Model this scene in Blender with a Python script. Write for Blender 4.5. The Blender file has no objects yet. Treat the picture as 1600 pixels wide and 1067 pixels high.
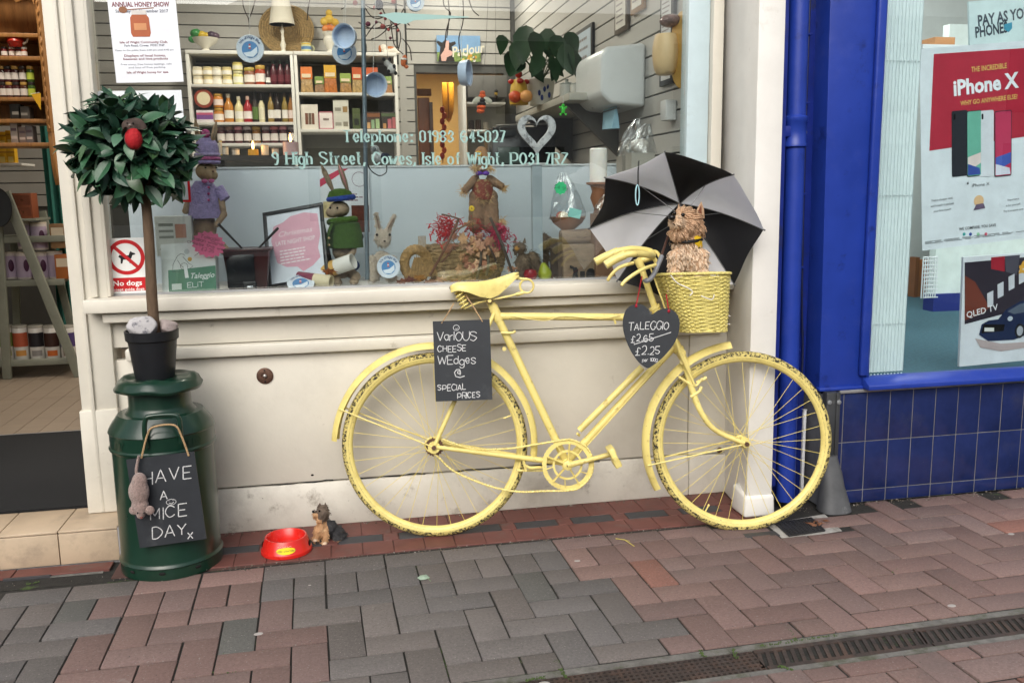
import bpy, bmesh, math, random
from mathutils import Vector as Vec, Matrix as Mat
random.seed(7)
R_ = math.radians
SC = bpy.context.scene
COL = SC.collection
# ---------------------------------------------------------------- camera
FPX, PITCH, ROLL, YAW = 1400.0, R_(9.432), R_(.877), R_(11.0)
CAM = Vec((0, -3.34, 1.236))
def _axes():
    cp, sp = math.cos(PITCH), math.sin(PITCH)
    r, f, d = Vec((1, 0, 0)), Vec((0, cp, -sp)), Vec((0, -sp, -cp))
    c, s = math.cos(ROLL), math.sin(ROLL)
    r, d = c*r + s*d, -s*r + c*d
    rz = Mat.Rotation(-YAW, 3, 'Z')
    return rz @ r, rz @ d, rz @ f
AR, AD, AF = _axes()
cd = bpy.data.cameras.new('camera'); cam = bpy.data.objects.new('camera', cd); COL.objects.link(cam)
cd.sensor_width = 36; cd.lens = 36*FPX/1600; cd.clip_end = 500; cd.clip_start = .05
cam.matrix_world = Mat(((AR.x, -AD.x, -AF.x, CAM.x), (AR.y, -AD.y, -AF.y, CAM.y), (AR.z, -AD.z, -AF.z, CAM.z), (0, 0, 0, 1)))
SC.camera = cam
# ---------------------------------------------------------------- world, sun, exposure
wd = bpy.data.worlds.new('World'); SC.world = wd; wd.use_nodes = True
nt = wd.node_tree; nt.nodes.clear()
sky = nt.nodes.new('ShaderNodeTexSky'); sky.sky_type = 'NISHITA'; sky.sun_disc = False
SUN_EL, SUN_AZ = R_(38), R_(200)
sky.sun_elevation = SUN_EL; sky.sun_rotation = SUN_AZ; sky.air_density = 1.2; sky.dust_density = 6; sky.ozone_density = 1
hs = nt.nodes.new('ShaderNodeHueSaturation'); hs.inputs['Saturation'].default_value = .5
bg = nt.nodes.new('ShaderNodeBackground'); bg.inputs['Strength'].default_value = .14
wo = nt.nodes.new('ShaderNodeOutputWorld')
nt.links.new(sky.outputs[0], hs.inputs['Color']); nt.links.new(hs.outputs[0], bg.inputs[0]); nt.links.new(bg.outputs[0], wo.inputs[0])
sl = bpy.data.lights.new('sun', 'SUN'); sl.energy = 1.45; sl.angle = R_(60); sl.color = (1, .985, .955)
so = bpy.data.objects.new('sun', sl); COL.objects.link(so)
so.rotation_euler = (R_(90)-SUN_EL, 0, math.pi - SUN_AZ)
SC.view_settings.view_transform = 'Standard'; SC.view_settings.look = 'None'; SC.view_settings.gamma = 1
SC.view_settings.exposure = .16
SC.cycles.use_denoising = True; SC.cycles.max_bounces = 8; SC.cycles.transparent_max_bounces = 24
SC.cycles.caustics_reflective = False; SC.cycles.caustics_refractive = False
# ---------------------------------------------------------------- measuring
def ray(x, y): return AR*((x-800)/FPX) + AD*((y-533.5)/FPX) + AF
def W(x, y, Y=0.0):
    d = ray(x, y); return CAM + d*((Y-CAM.y)/d.y)
def G(x, y, z=0.0):
    d = ray(x, y); return CAM + d*((z-CAM.z)/d.z)
def WX(x, y, X):
    d = ray(x, y); return CAM + d*((X-CAM.x)/d.x)
def onplane(x, y, o, n):
    d = ray(x, y); return CAM + d*((Vec(o)-CAM).dot(n)/d.dot(n))
# ---------------------------------------------------------------- materials
MATS = {}
def mat(name, col, rough=.5, metal=0, var=.1, scale=9, bump=0, bscale=60, wear=None, coat=0, emit=0, trans=0, alpha=1, objcol=False, spec=.5, ior=1.45, sheen=0, stretch=None, sss=0, world=False):
    if name in MATS: return MATS[name]
    m = bpy.data.materials.new(name); m.use_nodes = True; MATS[name] = m
    t = m.node_tree; N = t.nodes; L = t.links; b = N['Principled BSDF']
    def new(k): return N.new(k)
    src = new('ShaderNodeNewGeometry').outputs['Position'] if world else new('ShaderNodeTexCoord').outputs['Object']
    if stretch:
        mp = new('ShaderNodeMapping'); mp.inputs['Scale'].default_value = stretch; L.new(src, mp.inputs[0]); src = mp.outputs[0]
    def noise(sc, det=4, ro=.6):
        n = new('ShaderNodeTexNoise'); n.inputs['Scale'].default_value = sc; n.inputs['Detail'].default_value = det; n.inputs['Roughness'].default_value = ro
        L.new(src, n.inputs['Vector']); return n
    c4 = (*col, 1)
    n1 = noise(scale, 5, .65)
    mr = new('ShaderNodeMapRange'); mr.inputs[1].default_value = .3; mr.inputs[2].default_value = .7; mr.inputs[3].default_value = 1-var; mr.inputs[4].default_value = 1+var
    L.new(n1.outputs[0], mr.inputs[0])
    mx = new('ShaderNodeMix'); mx.data_type = 'RGBA'; mx.blend_type = 'MULTIPLY'; mx.inputs[0].default_value = 1; mx.inputs[6].default_value = c4
    L.new(mr.outputs[0], mx.inputs[7]); out = mx.outputs[2]
    if objcol:
        oi = new('ShaderNodeObjectInfo'); L.new(oi.outputs['Color'], mx.inputs[6])
        r2 = new('ShaderNodeMapRange'); r2.inputs[3].default_value = .86; r2.inputs[4].default_value = 1.12
        L.new(oi.outputs['Random'], r2.inputs[0])
        m2 = new('ShaderNodeMix'); m2.data_type = 'RGBA'; m2.blend_type = 'MULTIPLY'; m2.inputs[0].default_value = 1
        L.new(out, m2.inputs[6]); L.new(r2.outputs[0], m2.inputs[7]); out = m2.outputs[2]
    for wcol, wscale, lo, hi in (wear or []):
        n2 = noise(wscale, 8, .7)
        m3 = new('ShaderNodeMapRange'); m3.inputs[1].default_value = lo; m3.inputs[2].default_value = hi
        L.new(n2.outputs[0], m3.inputs[0])
        m4 = new('ShaderNodeMix'); m4.data_type = 'RGBA'; L.new(m3.outputs[0], m4.inputs[0]); L.new(out, m4.inputs[6]); m4.inputs[7].default_value = (*wcol, 1); out = m4.outputs[2]
    L.new(out, b.inputs['Base Color'])
    rr = new('ShaderNodeMapRange'); rr.inputs[3].default_value = max(0, rough-.08); rr.inputs[4].default_value = min(1, rough+.08)
    L.new(n1.outputs[0], rr.inputs[0]); L.new(rr.outputs[0], b.inputs['Roughness'])
    b.inputs['Metallic'].default_value = metal; b.inputs['Coat Weight'].default_value = coat; b.inputs['Coat Roughness'].default_value = .12
    b.inputs['IOR'].default_value = ior; b.inputs['Specular IOR Level'].default_value = spec
    b.inputs['Transmission Weight'].default_value = trans; b.inputs['Alpha'].default_value = alpha; b.inputs['Sheen Weight'].default_value = sheen
    if sss: b.inputs['Subsurface Weight'].default_value = sss; b.inputs['Subsurface Radius'].default_value = (.01, .006, .004)
    if emit: b.inputs['Emission Color'].default_value = c4; b.inputs['Emission Strength'].default_value = emit
    if bump:
        nb = noise(bscale, 6, .65); bp = new('ShaderNodeBump'); bp.inputs['Strength'].default_value = bump; bp.inputs['Distance'].default_value = .01
        L.new(nb.outputs[0], bp.inputs['Height']); L.new(bp.outputs[0], b.inputs['Normal'])
    return m
def glassmat(name, tint=(1, 1, 1), refl=.06, rough=.0):
    if name in MATS: return MATS[name]
    m = bpy.data.materials.new(name); m.use_nodes = True; MATS[name] = m
    t = m.node_tree; N = t.nodes; N.clear()
    tr = N.new('ShaderNodeBsdfTransparent'); tr.inputs[0].default_value = (*tint, 1)
    gl = N.new('ShaderNodeBsdfGlossy'); gl.inputs['Roughness'].default_value = rough
    fr = N.new('ShaderNodeLayerWeight'); fr.inputs[0].default_value = .5
    pw = N.new('ShaderNodeMath'); pw.operation = 'POWER'; pw.inputs[1].default_value = 5; t.links.new(fr.outputs['Facing'], pw.inputs[0])
    ma = N.new('ShaderNodeMath'); ma.operation = 'MULTIPLY_ADD'; ma.inputs[1].default_value = .9; ma.inputs[2].default_value = refl
    mx = N.new('ShaderNodeMixShader'); o = N.new('ShaderNodeOutputMaterial')
    t.links.new(pw.outputs[0], ma.inputs[0]); t.links.new(ma.outputs[0], mx.inputs[0]); t.links.new(tr.outputs[0], mx.inputs[1]); t.links.new(gl.outputs[0], mx.inputs[2]); t.links.new(mx.outputs[0], o.inputs[0])
    return m
def plain(hexcol, rough=.5, **k):                       # a plainly coloured surface, sRGB hex
    r, g, b = (int(hexcol[i:i+2], 16)/255 for i in (0, 2, 4))
    l = lambda c: c/12.92 if c <= .04045 else ((c+.055)/1.055)**2.4
    return mat('paint_%s_%d' % (hexcol, int(rough*100)) + ''.join(sorted(k)), (l(r), l(g), l(b)), rough, **k)
# ---------------------------------------------------------------- mesh builder
def frame_of(t):
    t = t.normalized(); a = Vec((0, 0, 1)) if abs(t.z) < .9 else Vec((1, 0, 0))
    u = t.cross(a).normalized(); return u, t.cross(u).normalized()
def smooth_path(pts, k=6, closed=False):
    P = [Vec(p) for p in pts]; n = len(P); out = []
    if n < 3: return P
    rng = range(n) if closed else range(n-1)
    for i in rng:
        g = (lambda j: P[j % n]) if closed else (lambda j: P[max(0, min(n-1, j))])
        a, b, c, d = g(i-1), g(i), g(i+1), g(i+2)
        for s in range(k):
            t = s/k
            out.append(.5*((2*b) + (c-a)*t + (2*a-5*b+4*c-d)*t*t + (3*b-a-3*c+d)*t**3))
    if not closed: out.append(P[-1])
    return out
class MB:
    def __init__(s): s.v, s.f = [], []
    def add(s, vs, fs):
        k = len(s.v); s.v += [Vec(v) for v in vs]; s.f += [tuple(i+k for i in q) for q in fs]; return s
    def box(s, c, d, M=None):
        c = Vec(c); M = M or Mat.Identity(3)
        vs = [c + M @ Vec((x*d[0]/2, y*d[1]/2, z*d[2]/2)) for z in (-1, 1) for y in (-1, 1) for x in (-1, 1)]
        return s.add(vs, [(0, 2, 3, 1), (4, 5, 7, 6), (0, 1, 5, 4), (2, 6, 7, 3), (0, 4, 6, 2), (1, 3, 7, 5)])
    def bb(s, x0, x1, y0, y1, z0, z1): return s.box(((x0+x1)/2, (y0+y1)/2, (z0+z1)/2), (x1-x0, y1-y0, z1-z0))
    def hexa(s, b, t):     # two quads, bottom and top, same winding (ccw seen from above)
        return s.add(list(b)+list(t), [(3, 2, 1, 0), (4, 5, 6, 7)] + [(i, (i+1) % 4, 4+(i+1) % 4, 4+i) for i in range(4)])
    def tube(s, pts, r, n=8, closed=False, flat=1.0):
        P = [Vec(p) for p in pts]; m = len(P); rs = r if isinstance(r, (list, tuple)) else [r]*m
        vs = []; u = None
        for i in range(m):
            a = P[i-1] if (closed or i) else P[i]; b = P[(i+1) % m] if (closed or i < m-1) else P[i]
            t = (b-a); t = t.normalized() if t.length > 1e-9 else Vec((0, 0, 1))
            if u is None: u, w = frame_of(t)
            else:
                u = (u - t*u.dot(t)); u = u.normalized() if u.length > 1e-6 else frame_of(t)[0]; w = t.cross(u)
            vs += [P[i] + (u*math.cos(2*math.pi*k/n) + w*math.sin(2*math.pi*k/n)*flat)*rs[i] for k in range(n)]
        fs = []
        for i in range(m if closed else m-1):
            j = (i+1) % m
            fs += [(i*n+k, i*n+(k+1) % n, j*n+(k+1) % n, j*n+k) for k in range(n)]
        if not closed: fs += [tuple(range(n-1, -1, -1)), tuple(range((m-1)*n, m*n))]
        return s.add(vs, fs)
    def lathe(s, prof, n=24, at=(0, 0, 0), M=None, sx=1, sy=1, ang=2*math.pi):
        at = Vec(at); M = M or Mat.Identity(3); m = len(prof); vs = []
        full = ang > 6.28; nn = n if full else n+1
        for r, z in prof: vs += [at + M @ Vec((r*sx*math.cos(ang*k/n), r*sy*math.sin(ang*k/n), z)) for k in range(nn)]
        fs = []
        for i in range(m-1):
            for k in range(n):
                q = (i*nn+k, i*nn+(k+1) % nn, (i+1)*nn+(k+1) % nn, (i+1)*nn+k)
                if prof[i][0] < 1e-7: q = (q[0], q[2], q[3])
                elif prof[i+1][0] < 1e-7: q = (q[0], q[1], q[2])
                fs.append(q)
        if full and prof[0][0] > 1e-7: fs.append(tuple(range(n-1, -1, -1)))
        if full and prof[-1][0] > 1e-7: fs.append(tuple(range((m-1)*n, m*n)))
        return s.add(vs, fs)
    def ell(s, c, r, n=16, m=10, M=None):
        if not isinstance(r, (tuple, list)): r = (r, r, r)
        M = M or Mat.Identity(3); D = Mat.Diagonal(Vec(r)); 
        prof = [(math.sin(math.pi*i/m) if 0 < i < m else 0, -math.cos(math.pi*i/m)) for i in range(m+1)]
        return s.lathe(prof, n, c, M @ D)
    def prism(s, poly, fr, t, back=0):     # poly in frame coords, extruded t along the frame normal
        o, ux, uy = fr; n = ux.cross(uy).normalized(); k = len(poly)
        a = [o + ux*x + uy*y + n*back for x, y in poly]; b = [p + n*t for p in a]
        ar = sum(poly[i][0]*poly[(i+1) % k][1] - poly[(i+1) % k][0]*poly[i][1] for i in range(k))
        if ar < 0: a.reverse(); b.reverse()
        return s.add(a+b, [tuple(range(k-1, -1, -1)), tuple(range(k, 2*k))] + [(i, (i+1) % k, k+(i+1) % k, k+i) for i in range(k)])
    def ribbon(s, pts, fr, w, off=0, pen=None):    # flat stroke in a frame; pen = (thin, thick) calligraphic
        o, ux, uy = fr; n = ux.cross(uy).normalized(); P = [Vec((p[0], p[1])) for p in pts]; vs = []; m = len(P)
        for i in range(m):
            t = P[min(m-1, i+1)] - P[max(0, i-1)]
            if t.length < 1e-9: t = Vec((1, 0))
            t.normalize(); q = Vec((-t.y, t.x)); h = w/2
            if pen: h = (pen[0] + (pen[1]-pen[0])*abs(t.y)**1.5)/2
            for sg in (-1, 1):
                c = P[i] + q*h*sg; vs.append(o + ux*c.x + uy*c.y + n*off)
        return s.add(vs, [(2*i+1, 2*i, 2*i+2, 2*i+3) for i in range(m-1)])
    def build(s, name, m, parent=None, smooth=False, bevel=0, seg=2, loc=None, ang=40):
        org = Vec(loc) if loc is not None else (world_loc(parent) if parent else None)
        if org is None:
            xs = [v.x for v in s.v]; ys = [v.y for v in s.v]; zs = [v.z for v in s.v]
            org = Vec(((min(xs)+max(xs))/2, (min(ys)+max(ys))/2, min(zs)))
        me = bpy.data.meshes.new(name)
        if bevel:
            bm = bmesh.new(); bv = [bm.verts.new(v-org) for v in s.v]
            for q in s.f:
                try: bm.faces.new([bv[i] for i in q])
                except ValueError: pass
            bmesh.ops.remove_doubles(bm, verts=bm.verts, dist=1e-6)
            bmesh.ops.recalc_face_normals(bm, faces=bm.faces)
            ed = [e for e in bm.edges if len(e.link_faces) == 2 and e.calc_face_angle(0) > R_(28)]
            bmesh.ops.bevel(bm, geom=ed, offset=bevel, segments=seg, profile=.5, affect='EDGES', clamp_overlap=True)
            bm.to_mesh(me); bm.free()
        else:
            me.from_pydata([v-org for v in s.v], [], s.f)
        if smooth or bevel:
            me.shade_smooth(); me.set_sharp_from_angle(angle=R_(ang))
        me.materials.append(m); me.update()
        o = bpy.data.objects.new(name, me); COL.objects.link(o)
        if parent: o.parent = parent; o.location = org - world_loc(parent)
        else: o.location = org
        return o
def world_loc(o):
    l = Vec(o.location)
    while o.parent: o = o.parent; l += o.location
    return l
def tag(o, label=None, cat=None, group=None, kind=None):
    if label: o['label'] = label
    if cat: o['category'] = cat
    if group: o['group'] = group
    if kind: o['kind'] = kind
    return o
def thing(name, label, cat, loc, group=None):
    o = bpy.data.objects.new(name, None); COL.objects.link(o); o.location = Vec(loc); o.empty_display_size = .05
    return tag(o, label, cat, group)
def struct(name, mb, m, **k): return tag(mb.build(name, m, **k), kind='structure')
def copy_tree(o, parent=None):
    c = o.copy(); COL.objects.link(c); c.parent = parent
    for ch in [x for x in KIDS.get(o.name, [])]: copy_tree(ch, c)
    return c
KIDS = {}
def dup(o, loc, label=None, rz=None):
    KIDS.clear()
    def walk(q):
        ch = [x for x in bpy.data.objects if x.parent == q]
        KIDS[q.name] = ch
        for x in ch: walk(x)
    walk(o); c = copy_tree(o); c.location = Vec(loc)
    if label: c['label'] = label
    if rz is not None: c.rotation_euler = (0, 0, rz)
    return c
# frames on upright planes
UX, UY, UZ = Vec((1, 0, 0)), Vec((0, 1, 0)), Vec((0, 0, 1))
def fr(o, ux=UX, uy=UZ): return (Vec(o), Vec(ux).normalized(), Vec(uy).normalized())
def qframe(tl, tr, bl):    # frame with origin at bottom-left, returns frame, width, height
    tl, tr, bl = Vec(tl), Vec(tr), Vec(bl); ux = (tr-tl); uy = (tl-bl); w, h = ux.length, uy.length
    ux.normalize(); uy = (uy - ux*uy.dot(ux)).normalized(); return (bl, ux, uy), w, h
def fo(f, dx=0, dy=0, dn=0):
    o, ux, uy = f; return (o + ux*dx + uy*dy + ux.cross(uy)*dn, ux, uy)
def rect(x, y, w, h): return [(x, y), (x+w, y), (x+w, y+h), (x, y+h)]
def circ(x, y, r, n=32, ry=None): return [(x+r*math.cos(2*math.pi*i/n), y+(ry or r)*math.sin(2*math.pi*i/n)) for i in range(n)]
# ---------------------------------------------------------------- writing
GL = {'A': '02 38 62|14 54', 'B': '02 08|~08 38 57 55 35 05|~05 45 64 63 42 02', 'C': '~67 48 28 06 04 22 42 63', 'D': '02 08|~08 38 66 64 32 02',
'E': '58 08 02 52|05 45', 'F': '58 08 02|05 45', 'G': '~67 48 28 06 04 22 42 64|64 44', 'H': '08 02|68 62|05 65', 'I': '08 02', 'L': '08 02 52', 'K': '08 02|58 05 62',
'M': '02 08 34 68 62', 'N': '02 08 62 68', 'O': '~38 17 05 13 32 53 65 57 38', 'P': '02 08|~08 48 67 65 44 04', 'R': '02 08|~08 48 67 65 45 05|35 62',
'S': '~67 48 18 07 16 45 64 53 32 03', 'T': '08 68|38 32', 'U': '~08 04 22 42 64 68', 'V': '08 32 68', 'W': '08 22 47 62 88', 'X': '08 62|02 68', 'Y': '08 35 68|35 32', 'Z': '08 68 02 62',
'0': '~28 07 05 03 22 43 45 47 28', '1': '07 28 22', '2': '~07 18 38 46 34 02|02 42', '3': '~06 17 28 47 46 25|~25 44 43 22 12 03', '4': '38 04 54|38 32', '5': '48 08 05|~05 25 44 43 22 03',
'6': '~47 28 06 04 22 42 54 45 25 04', '7': '08 48 12', '8': '~28 07 06 25 44 43 22 03 04 25 46 47 28', '9': '~45 25 06 07 28 47 46 44 32 12',
'a': '~46 16 04 13 22 43|46 42', 'b': '08 02|~05 26 45 43 22 03', 'c': '~46 26 05 03 22 43', 'd': '~45 26 05 03 22 43|48 42', 'e': '04 44|~44 36 16 04 13 22 43', 'f': '~48 38 27 22|06 46',
'g': '~45 26 05 03 22 43|~46 41 30 10 01', 'h': '08 02|~05 26 45 42', 'i': '06 02|08 07', 'k': '08 02|46 04 42', 'l': '08 02', 'm': '06 02|~05 16 25 22|~25 36 45 42', 'n': '06 02|~05 26 45 42',
'o': '~26 05 03 22 43 45 26', 'p': '06 00|~05 26 45 43 22 03', 'r': '06 02|~05 26 36', 's': '~45 36 16 05 24 43 32 12 03', 't': '18 13 22 32|06 36', 'u': '~06 03 22 43|46 42', 'v': '06 22 46',
'w': '06 12 35 42 66', 'x': '06 42|02 46', 'y': '06 22|46 10', ',': '13 01', ':': '13 12|16 15', '.': '13 12', '-': '04 34', "'": '08 07', '£': '~57 38 27 23 02|02 52|05 35', '@': '~45 26 24 43 46|~46 57 38 07 04 22 52 63',
'%': '02 48', '&': '~62 17 28 37 04 13 32 64', '?': '~07 28 47 45 25 24|23 22', '!': '08 04|03 02', ' ': ''}
def glyph(ch):
    out = []; wmax = 0
    for part in GL.get(ch, '').split('|'):
        if not part: continue
        sm = part[0] == '~'; pts = [Vec((int(q[0]), int(q[1])-2)) for q in part.lstrip('~').split()]
        wmax = max([wmax]+[q.x for q in pts]); out.append((sm, pts))
    return out, wmax
def scribe(mb, s, f, h, w=.0018, x=0, y=0, align='l', serif=False, jit=0, off=.0006, slant=0, gap=1.6, xs=1.0):
    k = h/6; ws = [glyph(c)[1] if c != ' ' else 2.4 for c in s]
    tot = sum(ws)*k*xs + gap*k*xs*(len(s)-1)
    cx = x - (tot if align == 'r' else tot/2 if align == 'c' else 0)
    for c, wd_ in zip(s, ws):
        jy = random.uniform(-jit, jit)*h; js = 1 + random.uniform(-jit, jit)
        for sm, pts in glyph(c)[0]:
            if sm: pts = smooth_path(pts, 6)
            elif not serif and len(pts) > 1:
                q = []
                for a, b in zip(pts, pts[1:]): q += [a, a.lerp(b, .12), a.lerp(b, .88)]
                pts = q+[pts[-1]]
            T = lambda p: (cx + (p.x*xs + slant*p.y)*k*js, y + p.y*k*js + jy)
            PP = [T(p) for p in pts]
            if serif:
                if sm: mb.ribbon(PP, f, w, off, pen=(k*.5, k*1.1))
                else:
                    for a, b in zip(PP, PP[1:]): mb.ribbon([a, b], f, w, off, pen=(k*.5, k*1.15))
                    for p, q in ((pts[0], pts[1]), (pts[-1], pts[-2])):
                        if abs((p-q).x) < abs((p-q).y)*.9 and p.y in (0, 4, 6, -2):
                            t = T(p); mb.ribbon([(t[0]-.95*k, t[1]), (t[0]+.95*k, t[1])], f, k*.4, off)
            else: mb.ribbon(PP, f, w, off)
        cx += (wd_ + gap)*k*xs
    return tot
_TX = {}
def text2d(s, bold=0.0):
    if (s, bold) not in _TX:
        c = bpy.data.curves.new('lettering', 'FONT'); c.body = s; c.size = 1; c.resolution_u = 2; c.offset = bold; c.fill_mode = 'FRONT'
        o = bpy.data.objects.new('lettering', c); COL.objects.link(o)
        dg = bpy.context.evaluated_depsgraph_get(); me = bpy.data.meshes.new_from_object(o.evaluated_get(dg))
        _TX[(s, bold)] = ([v.co.copy() for v in me.vertices], [tuple(p.vertices) for p in me.polygons])
        bpy.data.objects.remove(o); bpy.data.curves.remove(c); bpy.data.meshes.remove(me)
    return _TX[(s, bold)]
def put_text(mb, s, f, h, x=0, y=0, align='c', bold=0.0, off=.0006, width=None, slant=0, rot=0):
    vs, fs = text2d(s, bold); o, ux, uy = f; n = ux.cross(uy)
    x0 = min(v.x for v in vs); x1 = max(v.x for v in vs); sx = sy = h/.73
    if width: sx = width/(x1-x0)
    dx = {'l': -x0, 'c': -(x0+x1)/2, 'r': -x1}[align]
    cr, sr = math.cos(rot), math.sin(rot)
    def T(v):
        a, b = (v.x+dx)*sx + slant*v.y*sy, v.y*sy
        a, b = a*cr-b*sr, a*sr+b*cr
        return o + ux*(x+a) + uy*(y+b) + n*off
    return mb.add([T(v) for v in vs], fs)
def lines_print(mb, f, x, y, w, h, n, lh=.35, off=.0006, seed=1):      # rows of small print: short word-like dashes
    rg = random.Random(seed)
    for i in range(n):
        yy = y + h - (i+.6)*h/n; cx = x; end = x + w*rg.uniform(.7, 1)
        while cx < end:
            ww = min(w*rg.uniform(.05, .16), end-cx)
            mb.ribbon([(cx, yy), (cx+ww, yy)], f, h/n*lh, off); cx += ww + w*.025
    return mb
def sheet(name, f, w, h, m, parent=None, t=.0012):
    return MB().prism(rect(0, 0, w, h), f, t, -t if t < .005 else 0).build(name, m, parent)
def patch(name, poly, f, m, parent, off=.0005, t=.0004):
    return MB().prism(poly, f, t, off).build(name, m, parent)
def voxel_body(parts, vox=.006, smooth=6):
    """parts: list of (centre, radii, matrix or None) ellipsoids fused into one continuous skin"""
    mb = MB()
    for c, r, M in parts: mb.ell(c, r, 16, 10, M)
    me = bpy.data.meshes.new('tmp'); me.from_pydata(mb.v, [], mb.f); o = bpy.data.objects.new('tmp', me); COL.objects.link(o)
    md = o.modifiers.new('r', 'REMESH'); md.mode = 'VOXEL'; md.voxel_size = vox
    ms = o.modifiers.new('s', 'SMOOTH'); ms.factor = .5; ms.iterations = smooth
    dg = bpy.context.evaluated_depsgraph_get(); m2 = bpy.data.meshes.new_from_object(o.evaluated_get(dg))
    out = MB(); out.v = [v.co.copy() for v in m2.vertices]; out.f = [tuple(p.vertices) for p in m2.polygons]
    nm = [v.normal.copy() for v in m2.vertices]
    bpy.data.objects.remove(o); bpy.data.meshes.remove(me); bpy.data.meshes.remove(m2)
    return out, nm
def limb(a, b, ra, rb, n=4):       # chain of ellipsoids between two joints
    a, b = Vec(a), Vec(b); L = (b-a).length
    return [(a.lerp(b, i/n), ra+(rb-ra)*i/n, None) for i in range(n+1)]
ORD = ['first', 'second', 'third', 'fourth', 'fifth', 'sixth', 'seventh', 'eighth', 'ninth', 'tenth', 'eleventh', 'twelfth', 'thirteenth', 'fourteenth']
# ================================================================ materials of the place
M_cream = mat('cream_paint', (.635, .607, .53), .42, var=.06, scale=3, bump=.12, bscale=22, wear=[((.56, .53, .46), 2.4, .52, .74), ((.40, .36, .30), 11, .64, .74), ((.22, .19, .155), 34, .715, .75)])
M_plinth = mat('scuffed_cream_paint', (.615, .59, .525), .5, var=.08, scale=4, bump=.15, bscale=26, wear=[((.47, .44, .385), 3.6, .50, .70), ((.30, .27, .225), 13, .58, .72), ((.10, .085, .07), 42, .69, .72)])
M_white = mat('white_masonry_paint', (.74, .73, .70), .55, var=.05, scale=5, bump=.12, bscale=18, wear=[((.52, .49, .44), 6, .62, .8)])
M_paleblue = mat('pale_blue_paint', (.47, .58, .62), .4, var=.05, wear=[((.36, .42, .44), 8, .6, .8)])
M_blue = mat('royal_blue_gloss_paint', (.014, .040, .285), .36, var=.16, scale=4, bump=.08, bscale=22, wear=[((.03, .055, .30), 5, .54, .72), ((.008, .018, .13), 9, .58, .72), ((.28, .30, .36), 60, .735, .76)])
M_blueold = mat('weathered_blue_paint', (.010, .024, .20), .38, var=.2, scale=6, bump=.15, bscale=25, wear=[((.02, .025, .06), 7, .55, .7), ((.22, .24, .3), 50, .74, .78)])
M_bluetile = mat('dark_blue_glazed_tile', (.012, .021, .088), .2, var=.2, scale=9, bump=.05, bscale=12, coat=.3, world=True, wear=[((.028, .034, .085), 5, .55, .75), ((.12, .12, .14), 60, .70, .73)])
M_grout = mat('grey_grout', (.30, .30, .31), .8, var=.15)
M_redgrout = mat('red_brown_grout', (.085, .045, .038), .85, var=.2)
M_joint = mat('dark_joint_sand', (.022, .021, .019), .95, var=.4, scale=40, bump=.6, bscale=150, wear=[((.06, .10, .025), 6, .60, .68)])
M_paver = mat('concrete_paver', (.2, .15, .14), .85, var=.2, scale=120, bump=.3, bscale=420, objcol=True, world=True, wear=[((.30, .28, .26), 170, .61, .66), ((.045, .042, .04), 190, .61, .66), ((.055, .05, .046), 55, .66, .70), ((.095, .086, .08), 2.6, .58, .86), ((.26, .24, .225), 5.5, .66, .78), ((.07, .085, .04), 4.3, .68, .78)])
M_redtile = mat('red_quarry_tile', (.135, .05, .042), .55, var=.2, scale=14, bump=.08, bscale=60, wear=[((.12, .09, .08), 9, .55, .75)])
M_darktile = mat('charcoal_quarry_tile', (.045, .045, .05), .6, var=.2, scale=20, bump=.08, wear=[((.14, .13, .13), 30, .66, .74)])
M_steptile = mat('beige_step_tile', (.47, .37, .265), .38, var=.1, scale=8, wear=[((.30, .24, .18), 6, .55, .75), ((.16, .13, .1), 45, .7, .74)])
M_mat = mat('charcoal_coir_mat', (.008, .009, .011), .95, var=.5, scale=160, bump=.9, bscale=260)
M_iron = mat('rusty_cast_iron', (.055, .042, .038), .7, metal=.3, var=.35, scale=30, bump=.3, bscale=90, wear=[((.10, .06, .045), 14, .5, .7)])
M_cement = mat('pale_cement', (.36, .35, .33), .9, var=.2, scale=20, bump=.4, bscale=70, wear=[((.16, .15, .13), 11, .5, .68)])
M_black = mat('black_void', (.006, .006, .006), .9)
M_chalkb = mat('chalkboard_slate', (.022, .026, .032), .55, var=.18, scale=10, wear=[((.06, .065, .07), 7, .55, .8)])
M_chalk = mat('chalk', (.62, .63, .64), .95, var=.3, scale=240, wear=[((.18, .19, .2), 420, .52, .66)])
M_string = mat('jute_string', (.42, .28, .15), .9, var=.25, scale=200, bump=.4, bscale=300)
M_glass = glassmat('window_glass', (.93, .96, .96), .10)
M_glass2 = glassmat('phone_shop_glass', (.92, .96, .97), .055)
M_rust = mat('brown_rusty_metal', (.12, .065, .045), .55, metal=.5, var=.3, scale=60, bump=.2)
M_zinc = mat('galvanised_grey', (.22, .235, .25), .55, metal=.35, var=.2, scale=14, wear=[((.40, .41, .42), 9, .6, .72)])
M_dkgrey = mat('dark_grey_plastic', (.035, .038, .042), .5, var=.2, wear=[((.10, .1, .1), 20, .6, .7)])
M_ceil = mat('ceiling_paint', (.72, .71, .68), .8, var=.04)
M_slat = mat('grey_slatwall', (.47, .46, .435), .45, var=.04, scale=3)
M_floorw = mat('pale_wood_floor', (.27, .215, .165), .45, var=.16, scale=5, stretch=(1.2, 12, 1), wear=[((.24, .19, .15), 4, .52, .7)])
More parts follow.
